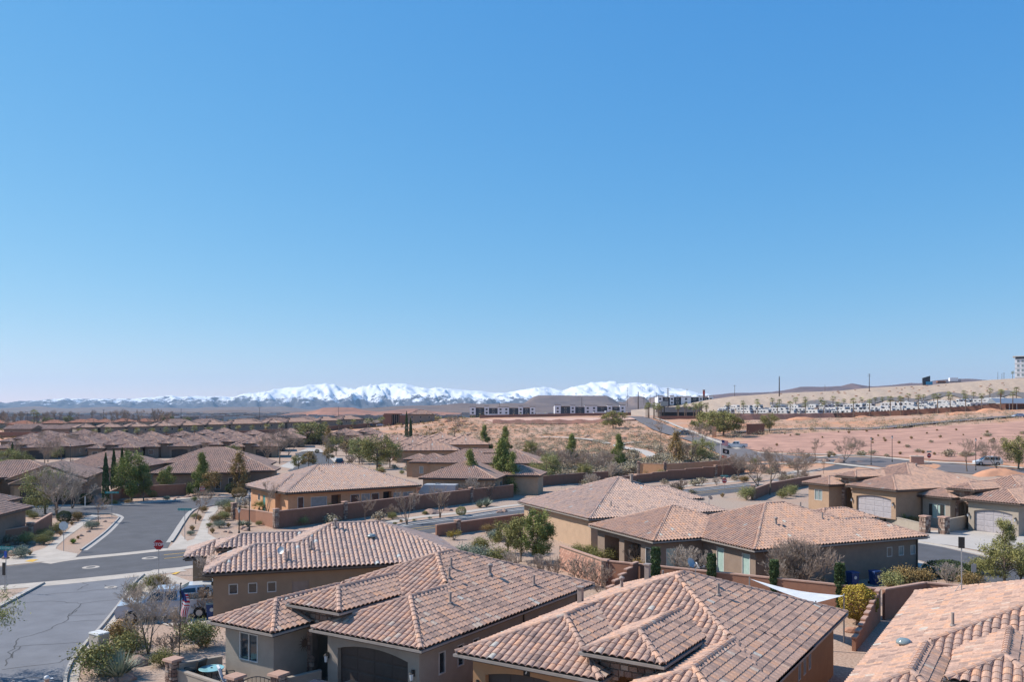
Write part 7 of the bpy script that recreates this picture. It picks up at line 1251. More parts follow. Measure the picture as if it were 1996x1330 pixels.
# ---------------------------------------------------------------- vehicles
def car(label, loc, rz, kind='suv', paint='car_silver', group=None, roofmat=None):
    """x forward; body lofted from cross-sections, glass set in, wheels with rims"""
    T = thing('parked_car' if kind != 'pickup' else 'pickup_truck', label, 'car' if kind != 'pickup' else 'truck', loc, rz, group)
    L, Wd, Ht = dict(suv=(4.8, 1.9, 1.75), sedan=(4.7, 1.85, 1.45), pickup=(5.8, 2.0, 1.9))[kind]; hl = L / 2; hw = Wd / 2; gc = .3
    if kind == 'suv': low = [(-hl, .75), (-hl + .1, 1.05), (hl - 1.15, 1.02), (hl - .15, .85), (hl, .62)]; cab = [(-hl + .12, 1.04), (-hl + .45, Ht - .08), (-hl + .9, Ht), (hl - 2.0, Ht), (hl - 1.1, 1.03)]
    elif kind == 'sedan': low = [(-hl, .8), (-hl + .15, .98), (hl - 1.2, .92), (hl - .15, .75), (hl, .55)]; cab = [(-hl + .55, .96), (-hl + 1.2, Ht - .03), (-hl + 1.7, Ht), (hl - 2.1, Ht), (hl - 1.15, .94)]
    else: low = [(-hl, .85), (-hl + .02, 1.2), (hl - 1.4, 1.2), (hl - .2, 1.08), (hl, .8)]; cab = [(-.9, 1.2), (-.75, Ht - .06), (-.5, Ht), (hl - 2.35, Ht), (hl - 1.5, 1.2)]
    mb = MB(); prof = [(-hl + .08, gc)] + low + [(hl - .1, gc)]
    n = len(prof); k = len(mb.v)
    for s, ins in ((-1, 0.06), (-1, 0.0), (1, 0.0), (1, 0.06)): mb.v += [(x, s * (hw - ins - (.05 if z < .5 else 0)), z if ins == 0 else (z - .04 if z > .5 else z)) for x, z in prof]
    for a_, b_ in ((1, 0), (2, 1), (3, 2)):
        for i in range(n): j = (i + 1) % n; mb.f.append((k + a_ * n + i, k + a_ * n + j, k + b_ * n + j, k + b_ * n + i)); mb.m.append(0); mb.t.append(.5)
    mb.f += [tuple(k + i for i in range(n)), tuple(k + 3 * n + i for i in reversed(range(n)))]; mb.m += [0, 0]; mb.t += [.5, .5]
    body = mb.build('body', M[paint], T, smooth=False)
    mb = MB(); m_ = len(cab); k = len(mb.v); tum = .2
    for s in (-1, 1): mb.v += [(x, s * (hw - .06 - (tum if z > Ht - .2 else 0)), z) for x, z in cab]
    for i in range(m_ - 1): mb.f.append((k + i, k + i + 1, k + m_ + i + 1, k + m_ + i)); mb.m.append(0 if (cab[i][1] > Ht - .15 and cab[i + 1][1] > Ht - .15) else 1); mb.t.append(.5)
    mb.f += [tuple(k + i for i in reversed(range(m_))), tuple(k + m_ + i for i in range(m_))]; mb.m += [0, 0]; mb.t += [.5, .5]
    cb = mb.build('cabin', [M[roofmat or paint], M['glass']], T)
    x0, x1 = cab[1][0] + .05, cab[3][0] - .0
    for s in (-1, 1):                                                          # side windows
        nw = 3 if kind == 'suv' else 2
        for w_ in range(nw):
            a_, b_ = x0 + (x1 + .35 - x0) * w_ / nw + .05, x0 + (x1 + .35 - x0) * (w_ + 1) / nw - .05; zb, zt = cab[0][1] + .06, Ht - .14; q = MB(); yb, yt = s * (hw - .045), s * (hw - .06 - tum * .78)
            q.face([(a_, yb, zb), (b_ + (.25 if w_ == nw - 1 else 0), yb, zb), (b_ - (.1 if w_ == nw - 1 else 0), yt, zt), (a_, yt, zt)]); q.build('side_window', M['glass'], cb)
        q = MB(); q.box(hl - .25, hl + .01, s * (hw - .42) - .16, s * (hw - .42) + .16, .66, .82); q.build('headlight', M['lamp_clear'], body); q = MB(); q.box(-hl - .01, -hl + .1, s * (hw - .2) - .12, s * (hw - .2) + .12, .8, 1.0); q.build('tail_light', M['lamp_red'], body)
        q = MB(); q.box(cab[4][0] - .25, cab[4][0] - .08, s * hw + (0 if s > 0 else -.18), s * hw + (.18 if s > 0 else 0), 1.0, 1.15); q.build('mirror', M[paint], body)
        for x in (-hl + .95, hl - .95):
            o = bpy.data.objects.new('wheel', None); link(o, T); o.location = (x, s * (hw - .1), .36); q = MB(); q.tube((0, -.12, 0), (0, .12, 0), .36, .36, 16); q.build('tyre', M['tyre'], o); q = MB(); q.tube((0, s * .10, 0), (0, s * .135, 0), .22, .2, 10); q.build('rim', M['rim'], o)
    if kind == 'pickup': q = MB(); q.box(-hl + .08, -.95, -hw + .12, hw - .12, 1.18, 1.215); q.build('bed', M['black'], T)
    return T
UE = R_(17.2)
car('silver pickup in the driveway behind the bare garden tree', (-21.6, 53.3, .03), UE + math.pi, 'pickup', 'car_silver'); car('white car behind the silver pickup in the driveway', (-21.2, 56.6, .03), UE + math.pi, 'sedan', 'car_white')
pa = inA(-2.7, -3.2); car('dark pickup parked at the near house garage, bed towards the door', (pa.x, pa.y, 0), R_(-32.5 - 90), 'pickup', 'car_dark'); pa = inA(.95, -2.3); car('white car between the two near garages, only its roof showing', (pa.x, pa.y, 0), R_(-32.5 - 90), 'suv', 'car_white')
car('white pickup driving on the hill road', G(1436, 874), R_(160), 'pickup', 'car_white'); car('silver car further up the hill road', G(1331, 849), R_(175), 'suv', 'car_grey'); car('dark blue car parked in the cul-de-sac', G(662, 908), R_(100), 'suv', 'car_dark'); car('white car parked by the bare trees at the right', G(1925, 908), R_(170), 'suv', 'car_white'); car('pale blue car on the desert track at the right edge', G(1986, 814), R_(185), 'sedan', 'car_blue')
car('dark pickup at the end of the grey townhouses', (*W(722, 832, 470)[:2], hz(*W(722, 832, 470)[:2])), R_(10), 'pickup', 'car_dark'); car('silver car beside the end townhouse', (*W(742, 831, 470)[:2], hz(*W(742, 831, 470)[:2])), R_(20), 'sedan', 'car_silver')
TR = thing('box_trailer', 'white box trailer beside the dark pine', 'trailer', (-10.3, 119.5, 0), R_(-8)); q = MB(); q.prism([(-2.6, .55), (2.6, .55), (2.6, 2.6), (-1.9, 2.6), (-2.6, 1.6)], 'y', -1.1, 1.1); q.build('body', M['white_paint'], TR); q = MB(); q.box(2.6, 2.63, -.95, .95, .7, 2.45); q.build('rear_door', M['steel'], TR); q = MB(); q.box(-.4, .2, -.25, .25, 2.6, 2.72); q.build('roof_vent', M['steel'], TR); q = MB(); q.tube((-2.6, 0, .6), (-3.6, 0, .5), .05, .05, 6); q.build('hitch', M['dark_metal'], TR)
for s in (-1, 1):
    for x in (-.2, .7): q = MB(); q.tube((x, s * 1.0 - .1, .36), (x, s * 1.0 + .1, .36), .36, .36, 14); q.build('wheel', M['tyre'], TR)
# ---------------------------------------------------------------- person at the bottom left
def person():
    T = thing('person', 'person in a white cap and teal shirt walking on the street at the bottom left', 'person', (-19.6, 35.7, 0), R_(35))
    J = dict(pel=(0, 0, .95), ch=(.03, 0, 1.28), nk=(.05, 0, 1.5), hd=(.07, 0, 1.62), sl=(.03, .19, 1.42), sr=(.03, -.19, 1.42), el=(-.08, .27, 1.15), er=(.14, -.26, 1.14), wl=(.05, .28, .92), wr=(.34, -.2, .98), hl=(.02, .1, .9), hr=(.0, -.1, .9), kl=(.16, .11, .5), kr=(-.06, -.11, .5), al=(.12, .11, .09), ar=(-.28, -.11, .13), tl=(.28, .12, .04), tr=(-.14, -.12, .04))
    E = [('pel', 'ch'), ('ch', 'nk'), ('nk', 'hd'), ('nk', 'sl'), ('nk', 'sr'), ('sl', 'el'), ('el', 'wl'), ('sr', 'er'), ('er', 'wr'), ('pel', 'hl'), ('pel', 'hr'), ('hl', 'kl'), ('kl', 'al'), ('al', 'tl'), ('hr', 'kr'), ('kr', 'ar'), ('ar', 'tr')]
    Rd = dict(pel=.15, ch=.17, nk=.065, hd=.07, sl=.075, sr=.075, el=.05, er=.05, wl=.035, wr=.035, hl=.1, hr=.1, kl=.07, kr=.07, al=.045, ar=.045, tl=.04, tr=.04)
    ks = list(J); me = bpy.data.meshes.new('body'); me.from_pydata([J[k] for k in ks], [(ks.index(a), ks.index(b)) for a, b in E], []); o = mobj('body', me, T); m = o.modifiers.new('s', 'SKIN'); 
    for i, k in enumerate(ks): me.skin_vertices[0].data[i].radius = (Rd[k], Rd[k] * (1.15 if k in ('ch', 'pel') else 1)); me.skin_vertices[0].data[i].use_root = (k == 'pel')
    o.modifiers.new('d', 'SUBSURF').levels = 2; o.modifiers['d'].render_levels = 2; dg = bpy.context.evaluated_depsgraph_get(); m2 = bpy.data.meshes.new_from_object(o.evaluated_get(dg)); o.modifiers.clear(); o.data = m2
    mat('skin', (.5, .3, .22), .6); mat('shirt', (.02, .28, .26), .85); mat('trouser', (.07, .08, .12), .9); m2.materials.clear()
    for k in ('shirt', 'trouser', 'skin', 'black'): m2.materials.append(M[k])
    for p in m2.polygons:
        c = p.center; p.material_index = 0 if (c.z > .98 and c.z < 1.5 and (abs(c.y) < .23 or c.z > 1.16)) else (2 if (c.z >= 1.5 or (abs(c.y) > .2 and c.z > .6)) else (3 if c.z < .1 else 1)); p.use_smooth = True
    mb = MB(); mb.lathe([(.01, -.13), (.06, -.12), (.085, -.05), (.1, .02), (.098, .08), (.07, .125), (.02, .14)], 14, (.09, 0, 1.67)); h = mb.build('head', M['skin'], T, smooth=True)
    for s in (-1, 1): mb = MB(); mb.lathe([(.005, -.03), (.018, 0), (.005, .03)], 6, (.075, s * .1, 1.67)); mb.build('ear', M['skin'], h); mb = MB(); mb.lathe([(.004, -.01), (.013, 0), (.004, .01)], 6, (.182, s * .035, 1.685)); mb.build('eye', M['black'], h)
    mb = MB(); mb.prism([(.17, 1.63), (.215, 1.635), (.18, 1.69)], 'y', -.015, .015); mb.build('nose', M['skin'], h); mb = MB(); mb.box(.16, .182, -.028, .028, 1.592, 1.602); mb.build('mouth', M['red'], h)
    mb = MB(); mb.lathe([(.11, .0), (.112, .06), (.085, .12), (.03, .145), (.005, .148)], 14, (.085, 0, 1.70)); cp = mb.build('cap', M['white'], T, smooth=True); mb = MB(); mb.box(.16, .32, -.075, .075, 1.69, 1.705, (.0, .02)); mb.build('brim', M['white'], cp)
    for s, w_ in ((1, J['wl']), (-1, J['wr'])):                              # hands with five fingers
        d = Vector((.12, 0, -1)).normalized() if s > 0 else Vector((.75, .1, -.65)).normalized(); side = Vector((1, 0, 0)) if s > 0 else Vector((.2, .9, 0)); mb = MB(); wv = Vector(w_); side = (side - d * side.dot(d)).normalized(); nn = d.cross(side)
        mb.tube(wv - d * .02, wv + d * .085, .032, .036, 8)
        for i, ln in enumerate((.07, .08, .075, .06)): b_ = wv + d * .08 + side * (.03 - i * .02); k1 = b_ + d * ln * .5 + nn * .008; mb.tube(b_, k1, .0095, .009, 6); mb.tube(k1, k1 + (d * .8 + nn * .6 * s).normalized() * ln * .5, .009, .007, 6)
        b_ = wv + d * .03 + side * .034; k1 = b_ + (d * .7 + side * .7) * .04; mb.tube(b_, k1, .011, .01, 6); mb.tube(k1, k1 + d * .03, .01, .008, 6); mb.build('hand', M['skin'], T, smooth=True)
    return T
person()
# ---------------------------------------------------------------- townhouses, apartments, holiday park and the far town
def townhouse(label, x, y, z, rz, w, d, hgt_, wall='st_far', group=None, tint_shift=-.02):
    H = thing('townhouse', label, 'house', (x, y, z), rz, group); B = Block(0, w, 0, d, hgt_ + .19); roof(H, [B], tmat='tile_far', exp=3, seed=int(x * 7) % 97, tint_shift=.06)
    ops = []; n = max(1, int(w / 5))
    for i in range(n):
        for zz in ((3.4, 4.6), (.8, 2.1)):
            s = (i + .35) * (w - 1) / n + .2; ops.append((3, s, s + 1.0, zz[0], zz[1], 'window'))
    rectwalls(H, B, 0, wall, ops, base=-1.5); return H
pts = [(148, 858, 378), (195, 856, 384), (248, 854, 392), (300, 852, 400), (352, 850, 408), (402, 848, 418), (450, 846, 428), (520, 842, 445), (560, 840, 452), (622, 836, 468), (668, 834, 478), (712, 832, 490)]
for i, (p, py, Y) in enumerate(pts[:-1]):
    a = Vector(W(p, py, Y)[:2]); b = Vector(W(pts[i + 1][0], py, pts[i + 1][2])[:2]); d = b - a; za = hz(a.x, a.y); townhouse('%s grey townhouse counted from the left end of the long row' % ('first second third fourth fifth sixth seventh eighth ninth tenth eleventh'.split()[i]), a.x, a.y, za - .2, math.atan2(d.y, d.x), d.length - .4, 11, 5.2, group='grey townhouses of the long row')
EB = W(793, 829, 480); townhouse('detached grey-brown building at the right end of the townhouse row', EB[0] , EB[1], hz(EB[0], EB[1]) - .3, .05, 15.5, 13, 5.4, 'st_far')
DB = W(750, 828, 500); BD = thing('entry_building', 'dark brown flat-roofed building between the townhouses and the detached block', 'building', (DB[0], DB[1], hz(DB[0], DB[1])), .05); q = MB(); q.box(-1, 4, 0, 8, -1, 6.5); q.box(8.5, 13, 0, 8, -1, 6.2); q.build('wall', M['st_dkwall'], BD); q = MB(); q.box(-.5, 9.4, -.6, 8, 6.6, 7.2); q.build('roof', M['st_dkwall'], BD); q = MB(); q.box(4, 8.5, 3, 3.2, -1, 6.6); q.build('back_wall', M['black'], BD)
for i in range(4): q = MB(); q.box(4.5 + i * 1.1, 4.75 + i * 1.1, -.2, .1, -1, 6.6); q.build('column', M['st_taupe'], BD)
gwall('dark red wall along the foot of the grey townhouses', [Vector(W(p, py + 6, Y - 14)[:2]) for p, py, Y in [(140, 860, 372), (300, 852, 396), (450, 846, 424), (600, 838, 460), (745, 832, 488)]], 2.0)
for i in range(22): t = i / 21; px = 155 + 590 * t; Y = 366 + 105 * t; x, y, _ = W(px, 850, Y); SPALM.at((x, y, hz(x, y)), rnd.uniform(1.2, 1.6), '%s short palm from the left in front of the grey townhouses' % ORD[i], 'palms along the townhouses')
for i, (px, Y, a) in enumerate([(300, 560, .05), (360, 575, .05), (440, 590, .05), (500, 600, .1), (560, 640, .05)]): x, y, _ = W(px, 830, Y); townhouse('%s low grey house from the left behind the townhouse row' % ORD[i], x, y, hz(x, y), a, 24, 14, 4.2, 'st_far', 'grey houses behind the townhouse row')
mat('tile_orange', (.5, .22, .12), .9, tint=[(0, (.42, .17, .10)), (1, (.60, .30, .18))], scale=.8)
for i, (px, Y) in enumerate([(10, 560), (75, 600), (128, 640), (150, 690), (175, 650), (215, 700), (255, 690), (290, 720), (-40, 600)]):
    x, y, _ = W(px, 830, Y); H = thing('house', '%s orange-roofed bungalow placed among the far left bare trees' % ORD[i], 'house', (x, y, hz(x, y)), rnd.uniform(-.3, .3), 'orange-roofed bungalows at the far left'); B = Block(0, 17, 0, 13, 3.6); roof(H, [B], tmat='tile_orange', exp=3, seed=i); rectwalls(H, B, 0, 'st_sand', [(3, 3, 4.5, .9, 2.2, 'window'), (3, 10, 11.5, .9, 2.2, 'window')])
for i, (px, Y) in enumerate([(5, 440), (45, 450), (80, 440), (110, 470), (20, 480)]):
    x, y, _ = W(px, 845, Y); H = thing('house', '%s grey-roofed bungalow behind the pinkish wall at the far left' % ORD[i], 'house', (x, y, hz(x, y)), rnd.uniform(-.2, .2), 'grey-roofed bungalows at the far left'); B = Block(0, 15, 0, 12, 3.2, .3, 'lr'); roof(H, [B], tmat='tile_far', exp=3, seed=i + 20); rectwalls(H, B, 0, 'st_taupe', [(3, 3, 4.5, .9, 2.2, 'window')])
gwall('long pinkish wall in front of the grey-roofed bungalows at the far left', [Vector(W(p, 856, Y)[:2]) for p, Y in ((-40, 408), (40, 410), (135, 405))], 2.4, material='st_wall')
for i, px in enumerate(sorted(rnd.uniform(-20, 340) for _ in range(46))): Y = rnd.uniform(520, 900); x, y, _ = W(px, 830, Y); BARE_FAR.at((x, y, hz(x, y)), rnd.uniform(.9, 1.5), '%s bare tree from the left in the far left tree belt' % ORD[i], 'bare trees of the far left belt')
for (px, Y, s, lab) in [(66, 560, 1.9, 'dark palm rising from the far left trees'), (72, 560, 1.6, 'second dark palm of the far left pair')]: x, y, _ = W(px, 830, Y); FPALM.at((x, y, 0), s, lab)
for (px, Y, s, lab) in [(93, 640, 1.9, 'dark evergreen in the far left tree belt'), (133, 700, 2.0, 'second dark evergreen in the far left tree belt'), (325, 640, 2.4, 'round dark evergreen behind the townhouse row'), (365, 700, 1.8, 'small dark evergreen behind the townhouse row')]: x, y, _ = W(px, 830, Y); OLIVE.at((x, y, 0), s, lab, v=1)
for i, (x, s) in enumerate([(770, 1.1), (800, .85), (806, .75)]): g = G(x * .25 + 600 if x > 1000 else 600 + x / 4, 857); CYP.at((g[0], g[1], g[2]), 1.5 * s, 'dark cypress of the trio standing on the desert edge', 'cypress trio on the desert edge')
# apartments
def apartment(label, px0, px1, py, Y, seed):
    a, b = W(px0, py, Y), W(px1, py, Y); w = b[0] - a[0]; T = thing('apartment_building', label, 'building', (a[0], Y, a[2] - 1), 0); rr = random.Random(seed); x = 0.0; k = 0
    for nm, m_, z0, z1, y0, y1, x0, x1 in (('wall', 'st_white', 0, 9.6, 1.2, 14, 0, w),): q = MB(); q.box(x0, x1, y0, y1, z0, z1); q.build(nm, M[m_], T)
    seq = ['w', 'd', 'w', 'd', 'W', 'd', 'w', 'd', 'w']; ws = [1.0, 1.5, .8, 1.5, 2.0, 1.6, .8, 1.2, .9]; sc = w / sum(ws)
    for c, f in zip(seq, ws):
        ww = f * sc; h = dict(w=10.6, d=9.2, W=10.0)[c] + rr.uniform(-.3, .3); y0 = dict(w=0, d=.7, W=.2)[c]; q = MB(); q.box(x + .02, x + ww - .02, y0, 3, 3.3 if c != 'd' else 0, h); bay = q.build('bay', M['st_white' if c != 'd' else 'st_char'], T)
        if c != 'd': q = MB(); q.box(x + .05, x + ww - .05, y0 + .15, 3, 0, 3.29); q.build('stone_base', M['st_taupe'], T)
        q = MB(); q.box(x - .2, x + ww + .2, y0 - .35, 3.2, h, h + .35); q.build('parapet', M['dark_metal' if c != 'd' else 'st_sand'], T)
        nw = max(1, int(ww / 4.5))
        for i in range(nw):
            for z in (.9, 4.2, 7.2):
                if z + 1.7 > h: continue
                xc = x + ww * (i + .5) / nw; q = MB(); q.box(xc - .9, xc + .9, y0 - .06, y0 + .1, z, z + 1.7); wn = q.build('window', M['st_char' if c != 'd' else 'frame'], T); q = MB()
                q.box(xc - .75, xc + .75, y0 - .075, y0 - .065, z + .12, z + 1.58); q.build('pane', M['glass'], wn)
        x += ww
    return T
stucco('st_white', (.74, .74, .76)); stucco('st_char', (.055, .06, .07))
apartment('left one of the two white and black apartment blocks', 916, 1043, 814, 760, 1); apartment('right one of the two white and black apartment blocks', 1081, 1219, 812, 740, 2); apartment('third white apartment block behind the palms and the billboard', 1282, 1390, 795, 700, 5)
for (p0, p1, py, Y, lab) in [(946, 978, 815.5, 720, 'left white carport in front of the apartments'), (1046, 1068, 814, 720, 'middle white carport between the apartments'), (1157, 1181, 811.5, 700, 'long white carport before the right apartments'), (1180, 1211, 809.5, 700, 'tall white carport before the right apartments')]:
    a, b = W(p0, py, Y), W(p1, py, Y); T = thing('carport', lab, 'carport', (a[0], Y, a[2])); w = b[0] - a[0]; q = MB(); q.box(0, w, 0, 5, 2.6, 3.4); q.build('roof', M['st_white'], T); q = MB(); q.box(0, w, 4.8, 5, -2, 2.6); q.build('back_wall', M['st_white'], T)
    for x in (.1, w / 2, w - .3): q = MB(); q.box(x, x + .2, .2, .4, -2, 2.6); q.build('post', M['dark_metal'], T)
gwall('dark red wall in front of the apartment blocks', [Vector(W(p, 815, 690)[:2]) for p in (935, 1080, 1160, 1245)], 2.2)
# red cut bank under the graded lot
q = MB(); pr = None
for i in range(118):
    px = 960 + i * 1.98; g = G(px, 825.5); top = (g[0], g[1] + 1.5, g[2] + 1.7 + rnd.uniform(-.1, .1) + .3 * math.sin(i * .31)); bot = (g[0], g[1] - 2.5 + .3 * math.sin(i * .5), g[2] - .3); bk = (g[0], g[1] + 14, g[2] + .2)
    if pr: q.face([pr[0], bot, top, pr[1]]); q.face([pr[1], top, bk, pr[2]])
    pr = (bot, top, bk)
tag(q.build('cut_bank', M['cut_bank'], smooth=True), kind='structure')
q = MB(); pr = None
for i in range(140):
    px = 1425 + i * 1.45; Y = 430 + 26 * i / 140; b_ = W(px, 826 - .08 * i, Y); zg = hz(b_[0], Y); bot = (b_[0], Y - 2, zg - .5); top = (b_[0], Y + 2, zg + 2.5 + rnd.uniform(-.1, .1) + .3 * math.sin(i * .23)); bk = (b_[0], Y + 18, zg + 2.3)
    if pr: q.face([pr[0], bot, top, pr[1]]); q.face([pr[1], top, bk, pr[2]])
    pr = (bot, top, bk)
tag(q.build('cut_bank', M['cut_bank'], smooth=True), kind='structure')
# holiday park
def rv(seed, kind):
    rr = random.Random(seed); T = thing('motorhome' if kind == 0 else 'caravan', 'x', 'camper'); L = (10., 9., 7.5, 11.)[kind]; h = 3.6; q = MB(); m_ = 'white_paint'
    if kind == 0: q.prism([(0, .6), (L, .6), (L + .1, 2.0), (L - .5, h), (0, h)], 'y', -1.25, 1.25)
    elif kind == 1: q.prism([(0, .7), (L - 2.2, .7), (L - 2.1, 1.5), (L, 1.6), (L - .2, h), (L - 2.6, h + .2), (0, h - .1)], 'y', -1.25, 1.25)
    elif kind == 2: q.prism([(0, .7), (L - .5, .7), (L, 1.6), (L - .4, h - .4), (0, h - .3)], 'y', -1.2, 1.2)
    else: q.prism([(0, .6), (L, .6), (L, 1.4), (L - .8, 2.1), (L - 1, h), (0, h)], 'y', -1.25, 1.25)
    b = q.build('body', M[m_], T); q = MB(); q.box(.3, L - .6, -1.262, -1.252, .95, 1.35); q.build('stripe', M['steel' if kind != 2 else 'garage_grey'], b)
    for s in (-1, 1):
        for i in range(3): x = 1.0 + i * (L - 2.5) / 3; q = MB(); q.box(x, x + 1.3, s * 1.26 - .012, s * 1.26 + .012, 2.0, 2.8); q.build('window', M['glass'], b)
        for x in (1.6, L * .45): q = MB(); q.tube((x, s * 1.1 - .12, .42), (x, s * 1.1 + .12, .42), .42, .42, 10); q.build('wheel', M['tyre'], T)
    for x in (-.012, L + (.0 if kind else -.0)):
        q = MB(); q.box(x - .02, x + .02, -.85, .85, 1.9, 2.9); q.build('end_window', M['glass'], b)
    q = MB(); q.box(L * .3, L * .3 + 1, -.45, .45, h - .1, h + .28); q.build('roof_unit', M['frame'], b); return T
RV = Kind([lambda: rv(1, 0), lambda: rv(2, 1), lambda: rv(3, 2), lambda: rv(4, 3)])
for row, (dY, n) in enumerate(((0, 34), (22, 34), (44, 30))):
    for i in range(n):
        px = 1398 + i * (545 / n) + rnd.uniform(-3, 3) + row * 6; Y = 505 - 70 * (px - 1400) / 600 + dY; x, y, _ = W(px, 800, Y); zz = max(hz(x, y), hz(x, y)) + .3 + 0.9 * row + 1.3 * (1 - (px - 1400) / 600)
        RV.at((x, y, zz), rnd.uniform(.85, 1.0), '%s camper from the left in the %s rank of the holiday park' % (ORD[i], ('front', 'middle', 'back')[row]), 'campers of the holiday park', rz=rnd.choice([-1.2, -1.0, 1.7, -.9, .15]), cat='camper')
for (px, lab, rz_) in ((1888, 'large white motorhome nearest the park office', .1), (1930, 'second large motorhome beside the park office', .12)): Y = 440; x, y, _ = W(px, 795, Y); RV.at((x, y, hz(x, y) + .2), 1.15, lab, rz=rz_, v=0)
for (p0, p1, py0, py1) in ((1365, 1600, 817, 806.5), (1600, 1800, 806.5, 798), (1800, 1960, 798, 790)):
    P = []
    for k in range(7): t = k / 6; px = p0 + (p1 - p0) * t; Y = 488 - 70 * (px - 1400) / 600; P.append(Vector(W(px, 800, Y)[:2]))
    gwall({1365: 'left stretch of the dark red wall below the holiday park', 1600: 'middle stretch of the dark red wall below the holiday park', 1800: 'right stretch of the dark red wall below the holiday park'}[p0], P, 2.6)
for i in range(19): px = 1420 + i * 31 + rnd.uniform(-6, 6); Y = 486 - 70 * (px - 1400) / 600; x, y, _ = W(px, 800, Y); FPALM.at((x, y, hz(x, y)), rnd.uniform(1.15, 1.5), '%s tall palm from the left along the holiday park wall' % ORD[i], 'palms along the holiday park wall')
for i in range(22): px = 1450 + i * 25 + rnd.uniform(-6, 6); Y = 552 - 60 * (px - 1400) / 600; x, y, _ = W(px, 800, Y); FPALM.at((x, y, hz(x, y) + 1), rnd.uniform(1.15, 1.45), '%s palm from the left behind the campers' % ORD[i], 'palms at the foot of the bank')
for i, px in enumerate(sorted(rnd.choice([rnd.uniform(1246, 1290), rnd.uniform(1290, 1380), rnd.uniform(1255, 1370)]) for _ in range(34))): Y = 470 + rnd.uniform(-15, 40); x, y, _ = W(px, 815, Y); FPALM.at((x, y, hz(x, y)), rnd.uniform(.8, 1.35), '%s palm from the left in the cluster at the park entrance' % ORD[i], 'palms around the park entrance')
OF = thing('park_office', 'low park office with grey pitched roof at the right edge', 'building', (*W(1945, 795, 430)[:2], hz(*W(1945, 795, 430)[:2])), -.1); q = MB(); q.box(0, 22, 0, 10, -1, 3.2); q.build('wall', M['st_dkwall'], OF); q = MB(); q.prism([(-1.5, 3.2), (11.5, 3.2), (5, 5.8)], 'x', -1, 24); rf_ = q.build('roof', M['steel'], OF); q = MB(); q.box(-1, 12, -4.5, 0, 3.0, 3.3); q.build('canopy', M['frame'], OF)
for x in (0, 3.5, 7, 11): q = MB(); q.box(x, x + .3, -4.2, -3.9, -1, 3.0); q.build('post', M['frame'], OF)
PB_ = thing('park_building', 'dark low park entrance building among the palms', 'building', (*W(1288, 812, 505)[:2], hz(*W(1288, 812, 505)[:2]))); q = MB(); q.box(0, 24, 0, 12, -1, 3.0); q.build('wall', M['black'], PB_); q = MB(); q.prism([(-1.5, 3), (13.5, 3), (6, 6.2)], 'x', -1, 25); q.build('roof', M['garage_dark'], PB_); gwall('low brown wall with planters at the park entrance', [Vector(W(p, 820, 462)[:2]) for p in (1286, 1310, 1375)], 1.5, material='st_wall')
BB = thing('billboard', 'pale blank billboard on a dark post among the palms', 'billboard', (*W(1295, 820, 468)[:2], hz(*W(1295, 820, 468)[:2])), .05); q = MB(); q.tube((0, 0, -1), (0, 0, 7), .25, .25, 8); q.build('post', M['black'], BB); q = MB(); q.box(-2.1, 2.1, -.2, .2, 7, 9.7); q.build('frame', M['garage_grey'], BB); q = MB(); q.box(-1.95, 1.95, -.22, -.21, 7.12, 9.58); q.build('panel', M['glass_pale'], BB)
# signs, hotel and poles on the skyline
SG = thing('pylon_sign', 'slanted dark pylon sign with a blue screen on the bank crest', 'sign', (*W(1806, 752, 668)[:2], W(1806, 752, 668)[2] - 1)); q = MB(); q.prism([(-3.4, 0), (2.6, 0), (3.6, 7.8), (-3.6, 6.0)] if False else [(-2.6, 0), (2.9, 0), (2.9, 8.6), (-3.0, 6.9)], 'y', 0, 1.2); q.build('slab', M['st_char'], SG); q = MB(); q.box(-.6, 4.6, -.4, -.02, 1.4, 4.2); q.build('screen', M['sign_screen'] if 'sign_screen' in M else mat('sign_screen', (.06, .32, .5), .3), SG); q = MB(); q.box(-.8, 4.8, -.3, .6, 0, 1.3); q.build('base', M['black'], SG)
HT = thing('hotel', 'white hotel block with rows of windows at the right edge', 'building', (*W(1978, 742, 690)[:2], W(1978, 742, 690)[2] - 1), -.55); q = MB(); q.box(0, 40, 0, 18, -4, 18.5); q.build('wall', M['st_white'], HT); q = MB(); q.box(-1.5, 42, -1.5, 19, 20.2, 20.8); q.build('roof', M['white'], HT); q = MB(); q.box(.4, 39, .4, 17, 18.5, 20.2); q.build('top_storey', M['st_char'], HT)
for fl in range(5):
    q = MB(); q.box(-.05, 40.05, -.12, -.02, 3.2 + fl * 3.7, 3.7 + fl * 3.7); q.build('band', M['frame'], HT)
    for i in range(6): x = 1.5 + i * 3.1; q = MB(); q.box(x, x + 1.7, -.14, -.02, .9 + fl * 3.7, 2.7 + fl * 3.7); wn = q.build('window', M['frame'], HT); q = MB(); q.box(x + .12, x + 1.58, -.16, -.15, 1.0 + fl * 3.7, 2.6 + fl * 3.7); q.build('pane', M['glass_pale'], wn)
FPALM.at((*W(1974, 741, 680)[:2], W(1974, 741, 680)[2] - 1), 1.15, 'palm on the skyline left of the hotel')
def pole(label, px, top, base, Y, arms=2, group=None, r=.2):
    b = W(px, base, Y); h = (base - top) / FPX * Y; T = thing('utility_pole', label, 'utility pole', b, rnd.uniform(-.5, .5), group); q = MB(); q.tube((0, 0, -2), (0, 0, h), r, r * .7, 7); q.build('mast', M['bark_dark'], T)
    for k in range(arms): z = h - .6 - 1.4 * k; q = MB(); q.box(-1.4, 1.4, -.08, .08, z, z + .16); q.build('crossarm', M['bark_dark'], T)
    return T
